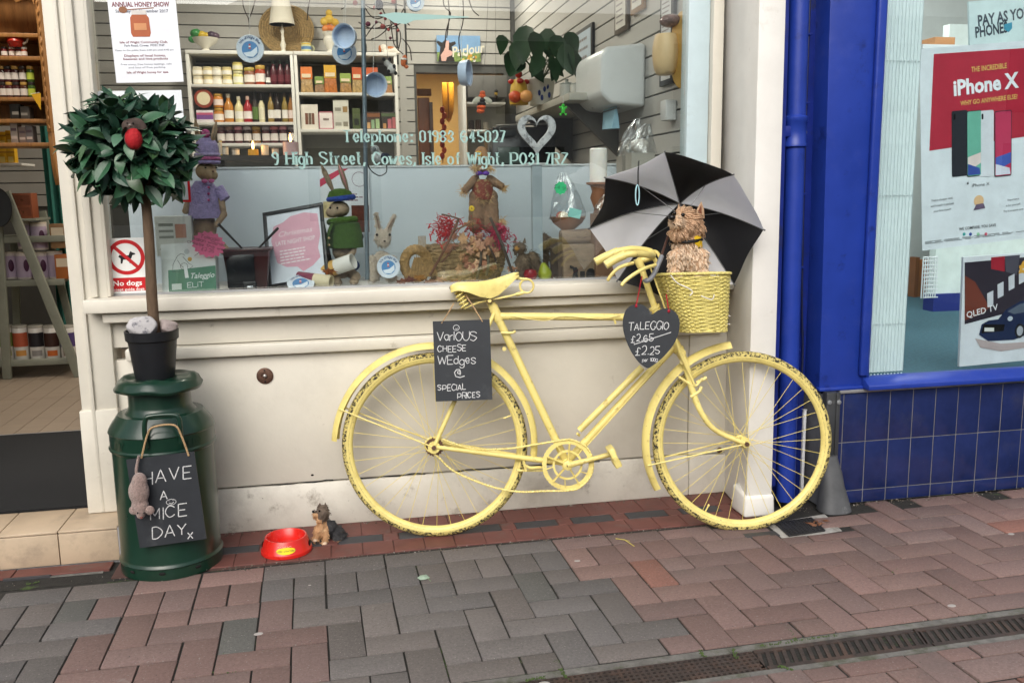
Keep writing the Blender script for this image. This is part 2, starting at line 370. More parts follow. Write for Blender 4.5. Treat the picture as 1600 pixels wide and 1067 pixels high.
# ================================================================ ground
g = MB(); g.add([(-400, -400, -.055), (400, -400, -.055), (400, 400, -.055), (-400, 400, -.055)], [(0, 1, 2, 3)])
struct('ground', g, mat('street_asphalt', (.07, .068, .066), .9, var=.2, scale=12, bump=.3, bscale=80), loc=(0, 0, -.055))
pv = MB().bb(-5.5, 6.5, -6.5, -.02, -.05, -.0095)
pavement = struct('pavement', pv, M_joint, loc=(0, -1, -.05))
GX, GY, GTH, PX, PY = -.0766, -.7298, .026, .1, .1035
def grid(i, j):
    c, s = math.cos(GTH), math.sin(GTH); a, b = i*PX, -j*PY
    return Vec((GX + c*a - s*b, GY + s*a + c*b, 0))
_pm = {}
def paver(w, l, px, py, rz, colr, lift=0, tilt=0):
    key = (round(w, 3), round(l, 3))
    if key not in _pm:
        o = MB().box((0, 0, -.022), (w, l, .044)).build('paver', M_paver, None, bevel=.0022, seg=2, loc=(0, 0, 0)); _pm[key] = o.data
        o.parent = pavement
    else:
        o = bpy.data.objects.new('paver', _pm[key]); COL.objects.link(o); o.parent = pavement
    o.location = Vec((px, py, lift)) - pavement.location
    tl_ = .0025 if w*l < .015 else .0018
    o.rotation_euler = (random.gauss(0, tl_), random.gauss(0, tl_), rz + random.gauss(0, .006))
    o.color = (*colr, 1)
    return o
RED = [(.180, .118, .107), (.187, .119, .107), (.170, .116, .107), (.195, .128, .114), (.177, .123, .113)]
GREY = [(.128, .117, .113), (.134, .121, .116), (.121, .113, .111), (.139, .123, .116)]
def zone(x, y):      # which bricks were laid red and which grey
    p = 800 + FPX*((Vec((x, y, 0))-CAM).dot(AR))/((Vec((x, y, 0))-CAM).dot(AF)); q = 533.5 + FPX*((Vec((x, y, 0))-CAM).dot(AD))/((Vec((x, y, 0))-CAM).dot(AF))
    bl = 195 - (q-880)*.52
    if p < bl: return GREY
    if p < (402 if q < 930 else 456 if q < 975 else 516): return RED
    edge = 880 + (q-860)*1.25
    if q > 1040 and p > 1050: return RED
    return GREY if p < edge else RED
def ylim(x): return -.352 if x < 1.50 else (-.52 if x < 1.73 else (-.37 if x < 1.95 else -.262))
def lay(i0, i1, j0, j1):
    c = grid((i0+i1)/2, (j0+j1)/2)
    w, l = (i1-i0)*PX, (j1-j0)*PY
    far = min(c.y + l/2, ylim(c.x)); near = c.y - l/2
    d0, d1 = -1.362 + .026*(c.x-1), -1.206 + .026*(c.x-1)
    for lo, hi in ((near, min(far, d0)), (max(near, d1), far)) if far > d0 and near < d1 else ((near, far),):
        if hi - lo < .025: continue
        cl = random.choice(zone(c.x, (lo+hi)/2))
        if random.random() < .03: cl = (.215, .105, .083) if cl in RED and c.x > .9 else (.096, .095, .09)
        f = random.uniform(.88, 1.12)
        paver(w-.0032-random.uniform(0, .003), hi-lo-.0058-random.uniform(0, .003), c.x+random.gauss(0, .0008), (lo+hi)/2+random.gauss(0, .0008), GTH, [q*f for q in cl], abs(random.gauss(0, .0012)))
IMIN, IMAX, JMAX = -13, 28, 10
for j in range(-4, JMAX):
    for i in range(IMIN, IMAX):
        strip = i < 13
        if (i+j) % 4 == 3:
            if not strip or j >= -1:
                p = grid(i+1, j+.5)
                if -12 < p.x < 12 and abs(p.x - .8) < 2.2 - max(0, -p.y-.4)*.35: lay(i, i+2, j, j+1)
        if (i+j) % 4 == 1:
            p = grid(i+.5, j+1)
            if abs(p.x - .8) < 2.2 - max(0, -p.y-.4)*.35:
                if strip:
                    if j == -2: lay(i, i+1, -1, 0)
                    elif j >= -1: lay(i, i+1, j, j+2)
                else: lay(i, i+1, j, j+2)
for i in range(-11, 13):                       # half bricks, then a course of stretchers, against the tiled strip
    lay(i, i+1, -2.5, -1)
    if i % 2 == 0: lay(i, i+2, -3.6, -2.5)
dfr = lambda x, y, z=0: Vec((x, y + .026*(x-1), z))
for y0, y1 in ((-6, -1.362), (-1.206, -.31)): MB().hexa([dfr(-4, y0, -.04), dfr(5, y0, -.04), dfr(5, y1, -.04), dfr(-4, y1, -.04)], [dfr(-4, y0, -.0042), dfr(5, y0, -.0042), dfr(5, y1, -.0042), dfr(-4, y1, -.0042)]).build('joint_sand', M_joint, pavement)
drain = thing('channel_drain', 'rusty cast iron channel drain set across the brick pavement', 'drain', dfr(1.2, -1.28, -.02))
MB().hexa([dfr(-.2, -1.345, -.05), dfr(3.2, -1.345, -.05), dfr(3.2, -1.228, -.05), dfr(-.2, -1.228, -.05)], [dfr(-.2, -1.345, -.034), dfr(3.2, -1.345, -.034), dfr(3.2, -1.228, -.034), dfr(-.2, -1.228, -.034)]).build('channel', M_black, drain)
for y0, y1 in ((-1.36, -1.338), (-1.232, -1.208)):
    e = MB()
    for k in range(34):
        x0 = -.2 + k*.1; jz = random.uniform(-.002, .002)
        e.hexa([dfr(x0, y0, -.05), dfr(x0+.1, y0, -.05), dfr(x0+.1, y1, -.05), dfr(x0, y1, -.05)], [dfr(x0, y0, -.003+jz), dfr(x0+.1, y0, -.003+jz), dfr(x0+.1, y1, -.003), dfr(x0, y1, -.003)])
    e.build('concrete_edge', mat('dirty_cement', (.15, .145, .135), .9, var=.3, scale=30, bump=.4, bscale=80, wear=[((.07, .075, .045), 9, .52, .66)]), drain)
def bar_grate(x0, x1):
    gb = MB(); n = int((x1-x0)/.0235); st = (x1-x0)/n
    for y0, y1 in ((-1.336, -1.318), (-1.25, -1.234)):
        gb.hexa([dfr(x0, y0, -.03), dfr(x1, y0, -.03), dfr(x1, y1, -.03), dfr(x0, y1, -.03)], [dfr(x0, y0, -.005), dfr(x1, y0, -.005), dfr(x1, y1, -.005), dfr(x0, y1, -.005)])
    for k in range(n+1):
        a = x0 + k*st; w = .006
        gb.hexa([dfr(a-w-.012, -1.322, -.03), dfr(a+w-.012, -1.322, -.03), dfr(a+w+.012, -1.246, -.03), dfr(a-w+.012, -1.246, -.03)], [dfr(a-w-.012, -1.322, -.006), dfr(a+w-.012, -1.322, -.006), dfr(a+w+.012, -1.246, -.006), dfr(a-w+.012, -1.246, -.006)])
    return gb.build('slotted_grating', M_iron, drain)
for a in range(4): bar_grate(1.065 + a*.497, 1.065 + a*.497 + .49)
pl = MB(); x0, x1, n, m = -.15, 1.06, 76, 6
xs = [x0 + (x1-x0)*i/n for i in range(n+1)]
def plate_cells():
    dx = (x1-x0)/n; dy = .1/m
    for i in range(n):
        for j in range(m):
            a, b = x0+i*dx, -1.335+j*dy; c = (a+dx/2, b+dy/2); h = min(dx, dy)*.27
            o4 = [dfr(a, b, -.006), dfr(a+dx, b, -.006), dfr(a+dx, b+dy, -.006), dfr(a, b+dy, -.006)]
            i4 = [dfr(c[0]+sx*h, c[1]+sy*h, -.006) for sx, sy in ((-1, -1), (1, -1), (1, 1), (-1, 1))]
            pl.add(o4+i4, [(k, (k+1) % 4, 4+(k+1) % 4, 4+k) for k in range(4)])
            d4 = [p - Vec((0, 0, .008)) for p in i4]
            pl.add(i4+d4, [(k, (k+1) % 4, 4+(k+1) % 4, 4+k) for k in range(4)])
plate_cells(); pl.build('perforated_cover', M_iron, drain)
# tiled strip under the shop window
strip = struct('tiled_strip', MB().bb(-.78, 1.56, -.334, -.004, -.04, -.002), M_redgrout, loc=(.4, -.15, 0))
def tile(name, x0, x1, y0, y1, z1, m, parent, z0=None):
    o = MB().bb(x0+.0012, x1-.0012, y0+.0012, y1-.0012, (z1-.012 if z0 is None else z0), z1 + random.uniform(-.0008, .0006)).build(name, m, parent, bevel=.0015, seg=1)
    return o
for k in range(12):
    a = -.70 + k*.2185
    for (x0, x1) in ((a-.02, a+.09), (a+.09, a+.1985)):
        x0c, x1c = max(-.778, x0), min(1.52, x1)
        if x1c-x0c > .02: tile('tile', x0c, x1c, -.151, -.006, .0015, M_redtile, strip); tile('tile', x0c, x1c, -.333, -.222, .0015, M_redtile, strip)
    if a+.03 < 1.5: tile('dark_tile', a+.005, min(a+.165, 1.52), -.22, -.153, .0012, M_darktile, strip)
    if a+.2 < 1.5: tile('tile', a+.167, a+.2215, -.22, -.153, .0015, M_redtile, strip)
# entrance step
step = thing('entrance_step', 'beige tiled entrance step in front of the open shop doorway', 'step', (-1.3, -.1, 0))
MB().bb(-2.6, -.785, -.178, .3, -.01, .107).build('core', M_grout, step)
for k in range(9):
    x1 = -.783 - k*.1925
    MB().bb(x1-.190, x1, -.19, -.179, .002, .112).build('riser_tile', M_steptile, step, bevel=.003)
    MB().bb(x1-.190, x1, -.19, .045, .1135, .122).build('tread_tile', M_steptile, step, bevel=.0035)
MB().bb(-.784, -.776, -.188, .0, .003, .118).build('end_tile', M_grout, step)
for k in range(6):
    tile('tile', -.80-.31*(k+1), -.80-.31*k, -.262, -.193, .0015, M_redtile, strip)
MB().bb(-1.13, -.985, -.272, -.262, -.01, .001).build('dark_tile', M_darktile, strip)
MB().bb(-2.6, -.70, -.35, -.262, -.04, -.006).build('mortar', M_joint, strip)
MB().bb(-.985, -.82, -.275, -.262, -.01, -.004).build('mortar_patch', MATS['dirty_cement'], strip)
# ================================================================ cream shop front
shop = thing('cheese_shop_front', 'cream painted wooden shop front with large display window', 'shop front', (.3, 0, 0))
def bbp(name, x0, x1, y0, y1, z0, z1, m=M_cream, parent=shop, bevel=.003, seg=2): return MB().bb(x0, x1, y0, y1, z0, z1).build(name, m, parent, bevel=bevel, seg=seg)
bbp('panel', -.79, 1.372, 0, .05, .172, .67)
bbp('stile', 1.374, 1.545, -.006, .05, .168, .67)
MB().prism([(-.05, .002), (.018, .002), (.018, .118), (.002, .166), (-.05, .166)], (Vec((-.78, 0, 0)), -UY, UZ), -2.152).build('plinth_board', M_plinth, shop, bevel=.002)
bbp('plinth_block', 1.375, 1.545, -.018, .05, .002, .163, M_plinth)
bbp('rail', -.745, 1.5, -.034, .04, .668, .712, bevel=.008)
bbp('frieze', -.79, 1.5, -.004, .04, .715, .812)
bbp('moulding', -.80, 1.51, -.068, .04, .812, .846, bevel=.006)
bbp('sill', -.852, 1.515, -.098, .075, .8495, .897, bevel=.006)
def leanpost(name, x0b, x1b, x0t, x1t, y0, y1, z0, z1, m=M_cream, bevel=.004, parent=shop):
    return MB().hexa([(x0b, y0, z0), (x1b, y0, z0), (x1b, y1, z0), (x0b, y1, z0)], [(x0t, y0, z1), (x1t, y0, z1), (x1t, y1, z1), (x0t, y1, z1)]).build(name, m, parent, bevel=bevel)
leanpost('door_post', -.905, -.79, -.912, -.775, -.022, .11, .1235, 2.6)
leanpost('post_bead', -.872, -.858, -.876, -.862, -.034, -.0215, .125, 2.6)
leanpost('post_bead', -.838, -.815, -.840, -.812, -.038, -.0215, .90, 2.6)
leanpost('post_foot', -.915, -.785, -.913, -.785, -.032, .1, .1235, .50)
# window frame and glass
leanpost('window_jamb', -.808, -.776, -.80, -.768, -.02, .07, .898, 2.6)
leanpost('inner_jamb', 1.352, 1.442, 1.36, 1.446, .02, .09, .8975, 2.6, M_paleblue)
leanpost('outer_jamb', 1.444, 1.49, 1.448, 1.49, -.005, .09, .8975, 2.6)
bbp('fascia', -2.8, 1.6, -.02, .12, 2.6, 3.3)
bbp('window_head', -.80, 1.45, -.01, .08, 2.52, 2.598)
pane = MB().bb(-.772, 1.352, .036, .042, .8985, 2.519).build('window_pane', M_glass, shop)
MB().bb(-.78, 1.352, .018, .034, .8972, .904).build('glazing_bead', mat('grey_glazing_bead', (.33, .34, .35), .5), shop)
MB().tube([W(566, -60, .075), W(574, 437, .075)], .0085, 10).build('window_mullion', mat('grey_metal_mullion', (.20, .25, .29), .35, metal=.6), shop, smooth=True)
# pilaster
MB().hexa([(1.487, -.31, .002), (1.592, -.31, .002), (1.60, .09, .002), (1.547, .09, .002)], [(1.478, -.31, 2.9), (1.578, -.31, 2.9), (1.60, .09, 2.9), (1.492, .09, 2.9)]).build('pilaster', M_white, shop, bevel=.006)
MB().hexa([(1.475, -.322, .002), (1.602, -.322, .002), (1.602, -.2, .002), (1.475, -.2, .002)], [(1.479, -.319, .085), (1.598, -.319, .085), (1.598, -.2, .105), (1.479, -.2, .105)]).build('pilaster_base', M_white, shop, bevel=.012, seg=3)
# cracks and chips along the plinth joint: real splinters of missing paint
for x0, x1 in ((-.40, -.05), (.02, .30), (.42, 1.0)):
    pts = [(x0 + (x1-x0)*i/14, -.0005, .169 + random.gauss(0, .0022)) for i in range(15)]
    MB().tube(pts, [random.uniform(.0006, .003) for _ in pts], 5).build('paint_crack', M_black, shop)
for px, py in ((488, 742), (560, 748), (635, 752)):
    c = W(px, py, -.0005); MB().ell(c, (.006, .0018, .004), 7, 5).build('paint_chip', M_black, shop)
c = W(1124, 703, -.012); MB().lathe([(.012, 0), (.011, .006), (0, .007)], 14, c, Mat.Rotation(R_(90), 3, 'X')).build('screw_boss', M_rust, shop, smooth=True)
# letter on the glass
lt = MB(); tf = fr((0, .0345, 0))
def glass_line(s, x0, x1, y0, h):
    a, b = W(x0, y0, .034), W(x1, y0, .034); m2 = MB(); w = scribe(MB(), s, tf, h, serif=True, gap=2.5)
    scribe(lt, s, fr((a.x, .0345, a.z), (b-a).normalized(), UZ), h, serif=True, gap=2.5, xs=(b-a).length/w, off=0)
glass_line('Telephone: 01983 645027', 537, 789, 222, .040)
glass_line('9 High Street, Cowes, Isle of Wight, PO31 7RZ', 427, 887, 257, .042)
M_letter = mat('pale_green_lettering', (.30, .48, .455), .5, var=.03)
lt.build('window_lettering', M_letter, shop)['kind'] = 'stuff'
sw = MB(); a = W(590, 24, .034); f2 = fr((a.x, .0345, a.z))
top = [(0, .0), (.06, .008), (.12, .006), (.2, .004), (.33, .001)]; bot = [(.33, -.001), (.2, -.008), (.13, -.012), (.1, -.022), (.06, -.02), (.03, -.006)]
sw.prism([(x*1.0, y*1.3) for x, y in top+bot], f2, .0004); sw.build('glass_flourish', M_letter, shop)
# ================================================================ small fittings on the front
bp = thing('bell_push', 'round rusty brown bell push on the cream panel', 'bell push', W(414, 587, 0))
c = W(414, 587, -.001); RX = Mat.Rotation(R_(90), 3, 'X')
MB().lathe([(.030, 0), (.030, .003), (.026, .006), (.012, .006), (.011, .003), (0, .003)], 28, c, RX).build('plate', M_rust, bp, smooth=True)
MB().lathe([(.007, .003), (.007, .008), (.004, .011), (0, .0115)], 14, c, RX).build('button', mat('tarnished_steel', (.4, .38, .36), .35, metal=.8), bp, smooth=True)
for dz in (-.021, .021): MB().lathe([(.003, .006), (.003, .0072), (0, .0075)], 10, c+Vec((0, 0, dz)), RX).build('screw', M_black, bp)
# ================================================================ doormat
dm = thing('entrance_mat', 'black coir entrance mat inside the open doorway', 'mat', (-1.5, .6, .122))
MB().bb(-2.6, -.90, .046, 1.2, .1225, .131).build('pile', M_mat, dm)
MB().bb(-2.6, -.90, 1.2, 1.22, .1225, .130).build('edge_trim', mat('steel_trim', (.35, .35, .36), .4, metal=.6), dm)
# ================================================================ blue phone shop front
BY = -.25
blue = thing('phone_shop_front', 'royal blue painted shop front with dark blue tiled stall riser', 'shop front', (2.3, BY, 0))
def bl(name, *a, m=M_blue, bevel=.004): return MB().bb(*a).build(name, m, blue, bevel=bevel)
bl('recess_back', 1.592, 1.80, -.15, .3, 0, 3.2, m=M_blueold)
MB().hexa([(1.596, -.27, .1), (1.628, -.27, .1), (1.628, -.149, .1), (1.596, -.149, .1)], [(1.58, -.27, 3), (1.612, -.27, 3), (1.612, -.149, 3), (1.58, -.149, 3)]).build('recess_edge', M_blueold, blue, bevel=.006)
MB().hexa([(1.806, BY, .47), (2.0, BY, .47), (2.0, .3, .47), (1.806, .3, .47)], [(1.766, BY, 3.2), (2.006, BY, 3.2), (2.006, .3, 3.2), (1.766, .3, 3.2)]).build('pilaster', M_blue, blue, bevel=.005)
MB().hexa([(1.965, BY-.022, .515), (2.0, BY-.022, .515), (2.0, BY+.001, .515), (1.965, BY+.001, .515)], [(1.968, BY-.022, 3.2), (2.006, BY-.022, 3.2), (2.006, BY+.001, 3.2), (1.968, BY+.001, 3.2)]).build('pilaster_bead', M_blue, blue, bevel=.008, seg=3)
bl('pilaster_ledge', 1.80, 2.0, BY-.012, BY+.02, .462, .476, bevel=.004)
MB().prism([(-.02, 0), (.05, 0), (.05, .018), (.01, .042), (-.02, .046)], (Vec((1.985, BY, .464)), -UY, UZ), -2.2).build('window_sill', M_blue, blue, bevel=.003)
bl('trim_strip', 1.886, 4.2, BY-.013, BY+.03, .450, .4615, m=mat('aluminium_trim', (.42, .43, .45), .35, metal=.7), bevel=.001)
bl('riser_core', 1.82, 4.2, BY-.0025, .2, 0, .4495, m=mat('pale_grout', (.125, .13, .145), .8, var=.3), bevel=0)
rng = random.Random(3)
for r, (z0, z1) in enumerate(((.252, .4485), (.0535, .250), (.001, .0515))):
    for k in range(-1, 12):
        x0 = 1.912 + k*.1005; xa, xb = max(x0, 1.866), x0+.0966
        if xb-xa > .02: MB().bb(xa, xb, BY-.0045+rng.uniform(-.0006, .0006), BY+.002, z0, z1-.0015).build('riser_tile', M_bluetile, blue, bevel=.0016, seg=2)
bl('window_frame', 2.0, 2.012, BY-.005, -.12, .506, 3.2, bevel=.002)
pg = MB().bb(2.012, 4.2, -.232, -.226, .508, 3.0).build('window_pane', M_glass2, blue)
# folded ribbed screen behind the glass edge
M_rib = mat('white_ribbed_plastic', (.68, .76, .76), .45, var=.04)
rb = MB(); x0, x1 = 2.014, 2.2; n = 26; pts = []
for i in range(n+1): pts.append((x0 + (x1-x0)*i/n, -.195 - (.006 if i % 2 else 0)))
z0, z1 = .512, 3.0
vs = [Vec((x, y, z)) for z in (z0, z1) for x, y in pts] + [Vec((x, -.185, z)) for z in (z0, z1) for x, y in pts]
k = n+1; rb.add(vs, [(i, i+1, k+i+1, k+i) for i in range(n)] + [(2*k+i+1, 2*k+i, 3*k+i, 3*k+i+1) for i in range(n)] + [(n, 2*k+n, 3*k+n, k+n), (2*k, 0, k, 3*k)])
scr = rb.build('ribbed_screen', M_rib, blue)
for py in (95, 305, 505, 583):
    zz = W(1400, py, -.2).z; st = MB()
    for i in range(11): st.ell((2.04 + i*.0148, -.2025, zz), .0032, 8, 5)
    st.build('stud_row', mat('white_studs', (.72, .78, .78), .4), scr)
# phone shop interior
M_p_wall = mat('phone_shop_wall', (.60, .62, .60), .7, var=.05)
pin = MB(); pin.add([(2.0, -.12, .45), (4.6, -.12, .45), (4.6, 2.6, .45), (2.0, 2.6, .45)], [(0, 1, 2, 3)])
struct('phone_shop_floor', pin, mat('teal_carpet', (.045, .115, .15), .95, var=.3, scale=60, bump=.4, bscale=200), loc=(3, 1, .45))
struct('phone_shop_wall_back', MB().bb(2.0, 4.6, 2.6, 2.7, .4, 3.2), M_p_wall)
struct('phone_shop_wall_left', MB().bb(1.9, 1.995, -.1, 2.7, .4, 3.2), M_p_wall)
struct('phone_shop_wall_right', MB().bb(4.6, 4.7, -.2, 2.7, .4, 3.2), M_p_wall)
struct('phone_shop_ceiling', MB().bb(1.9, 4.7, -.2, 2.7, 3.2, 3.3), M_ceil)
# iphone poster in the window
f_, w_, h_ = qframe(W(1459, 76, -.19), W(1640, 62, -.19), W(1441, 392, -.19))
def px2(f, x, y, Y):       # pixel to frame coordinates on an upright sheet at depth Y
    p = W(x, y, Y) - f[0]; return p.dot(f[1]), p.dot(f[2])
po = thing('phone_poster', 'red and white smartphone poster hanging in the phone shop window', 'poster', f_[0])
sheet('sheet', f_, w_, h_, plain('dfe6ea', .35), po)
PY_ = -.19
def P2(*pts): return [px2(f_, x, y, PY_) for x, y in pts]
patch('red_panel', P2((1459, 85), (1640, 73), (1640, 208), (1452, 236)), f_, plain('b3293d', .35), po)
tx = MB(); x, y = px2(f_, 1545, 110, PY_); put_text(tx, 'THE INCREDIBLE', f_, .020, x, y, bold=.02, off=.002, rot=.03, width=.155); 
x, y = px2(f_, 1545, 160, PY_); put_text(tx, 'WHY GO ANYWHERE ELSE?', f_, .018, x, y, bold=.02, off=.002, rot=.03, width=.25); tx.build('gold_lettering', plain('e0b564'), po)['kind'] = 'stuff'
tx = MB(); x, y = px2(f_, 1541, 143, PY_); put_text(tx, 'iPhone X', f_, .058, x, y, bold=.035, off=.002, rot=.04, width=.285); tx.build('title_lettering', plain('eef1f4'), po)
def rr(x, y, w, h, r=.007, sk=0):
    out = []
    for cx, cy, a0 in ((x+w-r, y+h-r, 0), (x+r, y+h-r, 90), (x+r, y+r, 180), (x+w-r, y+r, 270)):
        for k in range(5):
            a = R_(a0+k*22.5); out.append((cx+r*math.cos(a), cy+r*math.sin(a)))
    return out
for k, (xa, xb, body, screen) in enumerate(((1487, 1511, '26282f', None), (1510, 1533, '20242c', '6fb7a0'), (1530, 1552, 'd9dde2', None), (1553, 1580, '2a2c34', 'c23a5c'))):
    (a, b), (c, d) = px2(f_, xa, 277, PY_), px2(f_, xb, 172, PY_)
    pnl = patch('printed_phone', rr(a, b, c-a, d-b), f_, plain(body, .3), po, off=.0016+.0004*k)
    if screen:
        patch('printed_screen', rr(a+.003, b+.003, c-a-.006, d-b-.006, .005), f_, plain(screen, .3), pnl, off=.0024+.0004*k)
        patch('printed_glow', [(a+.004, b+.02), (c-.004, b+.05), (c-.004, b+.09), (a+.004, b+.075)], f_, plain('e9d8d2' if k == 1 else '4b62b5', .3), pnl, off=.003+.0004*k)
        patch('printed_glow', [(a+.004, b+.006), (c-.006, b+.006), (c-.01, b+.03), (a+.004, b+.05)], f_, plain('39509f' if k == 1 else 'd8dbe6', .3), pnl, off=.0031+.0004*k)
    else: patch('printed_lens', rr(a+.008, d-.033, .008, .022, .004), f_, plain('0d0e10', .2), pnl, off=.0026+.0004*k)
tx = MB(); x, y = px2(f_, 1532, 291, PY_); put_text(tx, 'iPhone X', f_, .013, x, y, off=.002, width=.078); x, y = px2(f_, 1512, 288, PY_)
tx.prism(circ(x-.001, y+.003, .0042, 14, .0045), f_, .0003, .002); tx.prism([(x-.001, y+.009), (x+.002, y+.0125), (x+.0015, y+.009)], f_, .0003, .002)
x, y = px2(f_, 1527, 357, PY_); put_text(tx, 'WE COMPARE, YOU SAVE', f_, .012, x, y, off=.002, width=.165, bold=.01)
for i, (s, xx) in enumerate((('Find a cheaper deal,', 1472), ('we\'ll match it and pay', 1472), ('your first month', 1472), ('Experience', 1583), ('it for yourself.', 1583), ('Try it in store now', 1583))):
    x, y = px2(f_, xx, 313+(i % 3)*8.5, PY_); put_text(tx, s, f_, .0085, x, y, off=.002, rot=.03)
x, y = px2(f_, 1445, 381, PY_); lines_print(tx, f_, x, y-.002, .5, .012, 3, off=.002)
tx.build('small_print', plain('3c4148'), po)['kind'] = 'stuff'
x, y = px2(f_, 1529, 316, PY_); bd = patch('round_badge', circ(x, y+.005, .022), f_, plain('e0b98a'), po, off=.0015); patch('badge_print', [(x-.025, y-.03), (x+.028, y-.026), (x+.02, y-.006), (x-.012, y-.008)], f_, plain('6b5a72'), bd, off=.0022)
for i, (cx, hx) in enumerate(((1506, '3fa9a5'), (1516, '2a4a9a'), (1528, '8fc9a0'), (1540, 'd0566b'))):
    x, y = px2(f_, cx, 366, PY_); patch('network_logo', circ(x, y, .0065, 12), f_, plain(hx), po, off=.0015)
# board standing lower in the window
Y2 = -.16
f_, w_, h_ = qframe(W(1498, 402, Y2), W(1640, 392, Y2), W(1496, 572, Y2))
P2 = lambda *pts: [px2(f_, x, y, Y2) for x, y in pts]
qb = thing('television_offer_board', 'white framed board with dark car picture standing in phone shop window', 'poster', f_[0])
sheet('board', f_, w_, h_, plain('d6dade', .4), qb, t=.012)
patch('dark_print', P2((1504, 410), (1640, 398), (1640, 470), (1504, 506)), f_, plain('2b2530', .3), qb, off=.0125)
for pts, hx in ((((1504, 430), (1520, 440), (1543, 480), (1530, 490), (1504, 500)), '6d3426'), (((1545, 402), (1566, 400), (1566, 424), (1545, 420)), '9b1f2f'), (((1566, 400), (1590, 398), (1585, 430), (1568, 424)), '4c4a55')):
    patch('print_colour', P2(*pts), f_, plain(hx, .3), qb, off=.0132)
for k, (x, y) in enumerate(((1540, 458), (1556, 444), (1573, 432), (1589, 422), (1603, 412))): 
    a = px2(f_, x, y, Y2); q = .026; patch('printed_block', [(a[0], a[1]-q*2.2), (a[0]+q, a[1]-q*1.8), (a[0]+q*.9, a[1]+q*.4), (a[0]-.004, a[1])], f_, plain('c9ccd2', .4), qb, off=.0138+.0003*k)
tx = MB(); x, y = px2(f_, 1507, 496, Y2); put_text(tx, 'QLED TV', f_, .026, x, y, 'l', bold=.01, off=.0145, rot=.16); tx.build('title_lettering', plain('e8e8ea'), qb)
tx = MB(); x, y = px2(f_, 1594, 425, Y2); put_text(tx, '£', f_, .05, x, y, 'c', bold=.05, off=.0155); tx.build('pound_sign', plain('d9a33a'), qb)
car = patch('printed_car', P2((1526, 522), (1530, 506), (1541, 500), (1556, 498), (1568, 483), (1590, 470), (1640, 462), (1640, 520), (1600, 522), (1580, 530), (1540, 532)), f_, plain('1d2a4a', .25), qb, off=.0142)
patch('printed_glass', P2((1570, 486), (1590, 474), (1612, 470), (1612, 484), (1580, 490)), f_, plain('55606f', .25), car, off=.0150)
patch('printed_grille', P2((1529, 520), (1533, 506), (1566, 506), (1564, 516)), f_, plain('0c0d11', .25), car, off=.0150)
patch('printed_plate', P2((1534, 517), (1549, 517), (1549, 511), (1534, 511)), f_, plain('d5d5cf', .35), car, off=.0155)
x, y = px2(f_, 1574, 497, Y2); patch('printed_headlight', circ(x, y, .012, 16, .010), f_, plain('b9c2cc', .3), car, off=.0155)
x, y = px2(f_, 1589, 516, Y2); pw = patch('printed_wheel', circ(x, y, .023, 20, .03), f_, plain('15161a', .4), car, off=.0155); patch('printed_rim', circ(x, y, .015, 12, .021), f_, plain('a9adb4', .4), pw, off=.0160)
patch('printed_shadow', P2((1520, 528), (1560, 536), (1620, 532), (1640, 520), (1640, 536), (1560, 548), (1528, 542)), f_, plain('b3a3a0'), qb, off=.0138)
# hanging sign high in the shop
f3, w3, h3 = qframe(W(1528, 5, .4), W(1680, -10, .4), W(1513, 74, .4))
sg = thing('payg_sign', 'pale sign reading pay as you go phones inside phone shop', 'sign', f3[0])
sheet('panel', f3, w3, h3, plain('cfe2e0', .4), sg, t=.01)
tx = MB(); x, y = px2(f3, 1526, 42, .4); put_text(tx, 'PAY AS YOU GO', f3, .048, x, y, 'l', bold=.03, off=.011, rot=.06, width=.36); x, y = px2(f3, 1522, 60, .4); put_text(tx, 'PHONES', f3, .048, x, y, 'l', bold=.03, off=.011, rot=.06, width=.165); tx.build('lettering', plain('3a4550'), sg)
x, y = px2(f3, 1572, 46, .4); patch('blue_arrow', [(x-.02, y+.02), (x+.022, y+.026), (x+.022, y), (x+.004, y-.016), (x-.02, y)], f3, plain('3e93ad'), sg, off=.011)
# white counter plinth and grid screen seen low through the glass
a, b = W(1462, 402, 1.6), W(1640, 402, 1.6)
gs = thing('display_grid', 'white wire grid screen standing in phone shop', 'grid screen', W(1455, 465, 1.5))
for i in range(7): p = W(1443+i*3.6, 401, 1.5); MB().tube([p, (p.x, p.y, W(1443, 466, 1.5).z)], .004, 6).build('wire', plain('e6e8e8'), gs)
for i in range(11): p = W(1443, 402+i*6.3, 1.5); q = W(1465, 402+i*6.3, 1.5); MB().tube([p, (q.x, p.y, p.z)], .004, 6).build('wire', plain('e6e8e8'), gs)
cb = thing('white_partition', 'white partition panel with dark blue skirting in phone shop', 'partition', W(1500, 490, 1.7))
p, q = W(1463, 380, 1.7), W(1560, 455, 1.7); MB().bb(p.x, p.x+1.2, 1.7, 1.76, q.z, 2.2).build('board', plain('dfe8e2', .6), cb); MB().bb(p.x-.01, p.x+1.2, 1.68, 1.78, W(1500, 485, 1.7).z-.02, q.z).build('skirting', plain('1a2a78', .5), cb)
ob = thing('orange_door', 'orange brown wooden door edge deep inside phone shop', 'door', W(1448, 450, 2.4)); p, q = W(1436, 402, 2.4), W(1450, 455, 2.4)
MB().bb(p.x, q.x+.02, 2.4, 2.45, .45, p.z-.02).build('leaf', plain('b06a34', .5), ob, bevel=.004); MB().bb(p.x-.03, p.x, 2.39, 2.46, .45, p.z).build('frame', plain('8a5228', .5), ob)
bx_ = thing('brown_box', 'brown cardboard box high on phone shop shelf', 'box', W(1478, 72, .8)); p, q = W(1461, 58, .8), W(1492, 73, .8); MB().bb(p.x, q.x, .8, .95, q.z, p.z).build('carton', plain('a9774d', .7), bx_, bevel=.002); MB().bb(p.x-.1, q.x+.5, .75, 1, q.z-.02, q.z).build('shelf_board', plain('dfe3e3', .5), bx_)
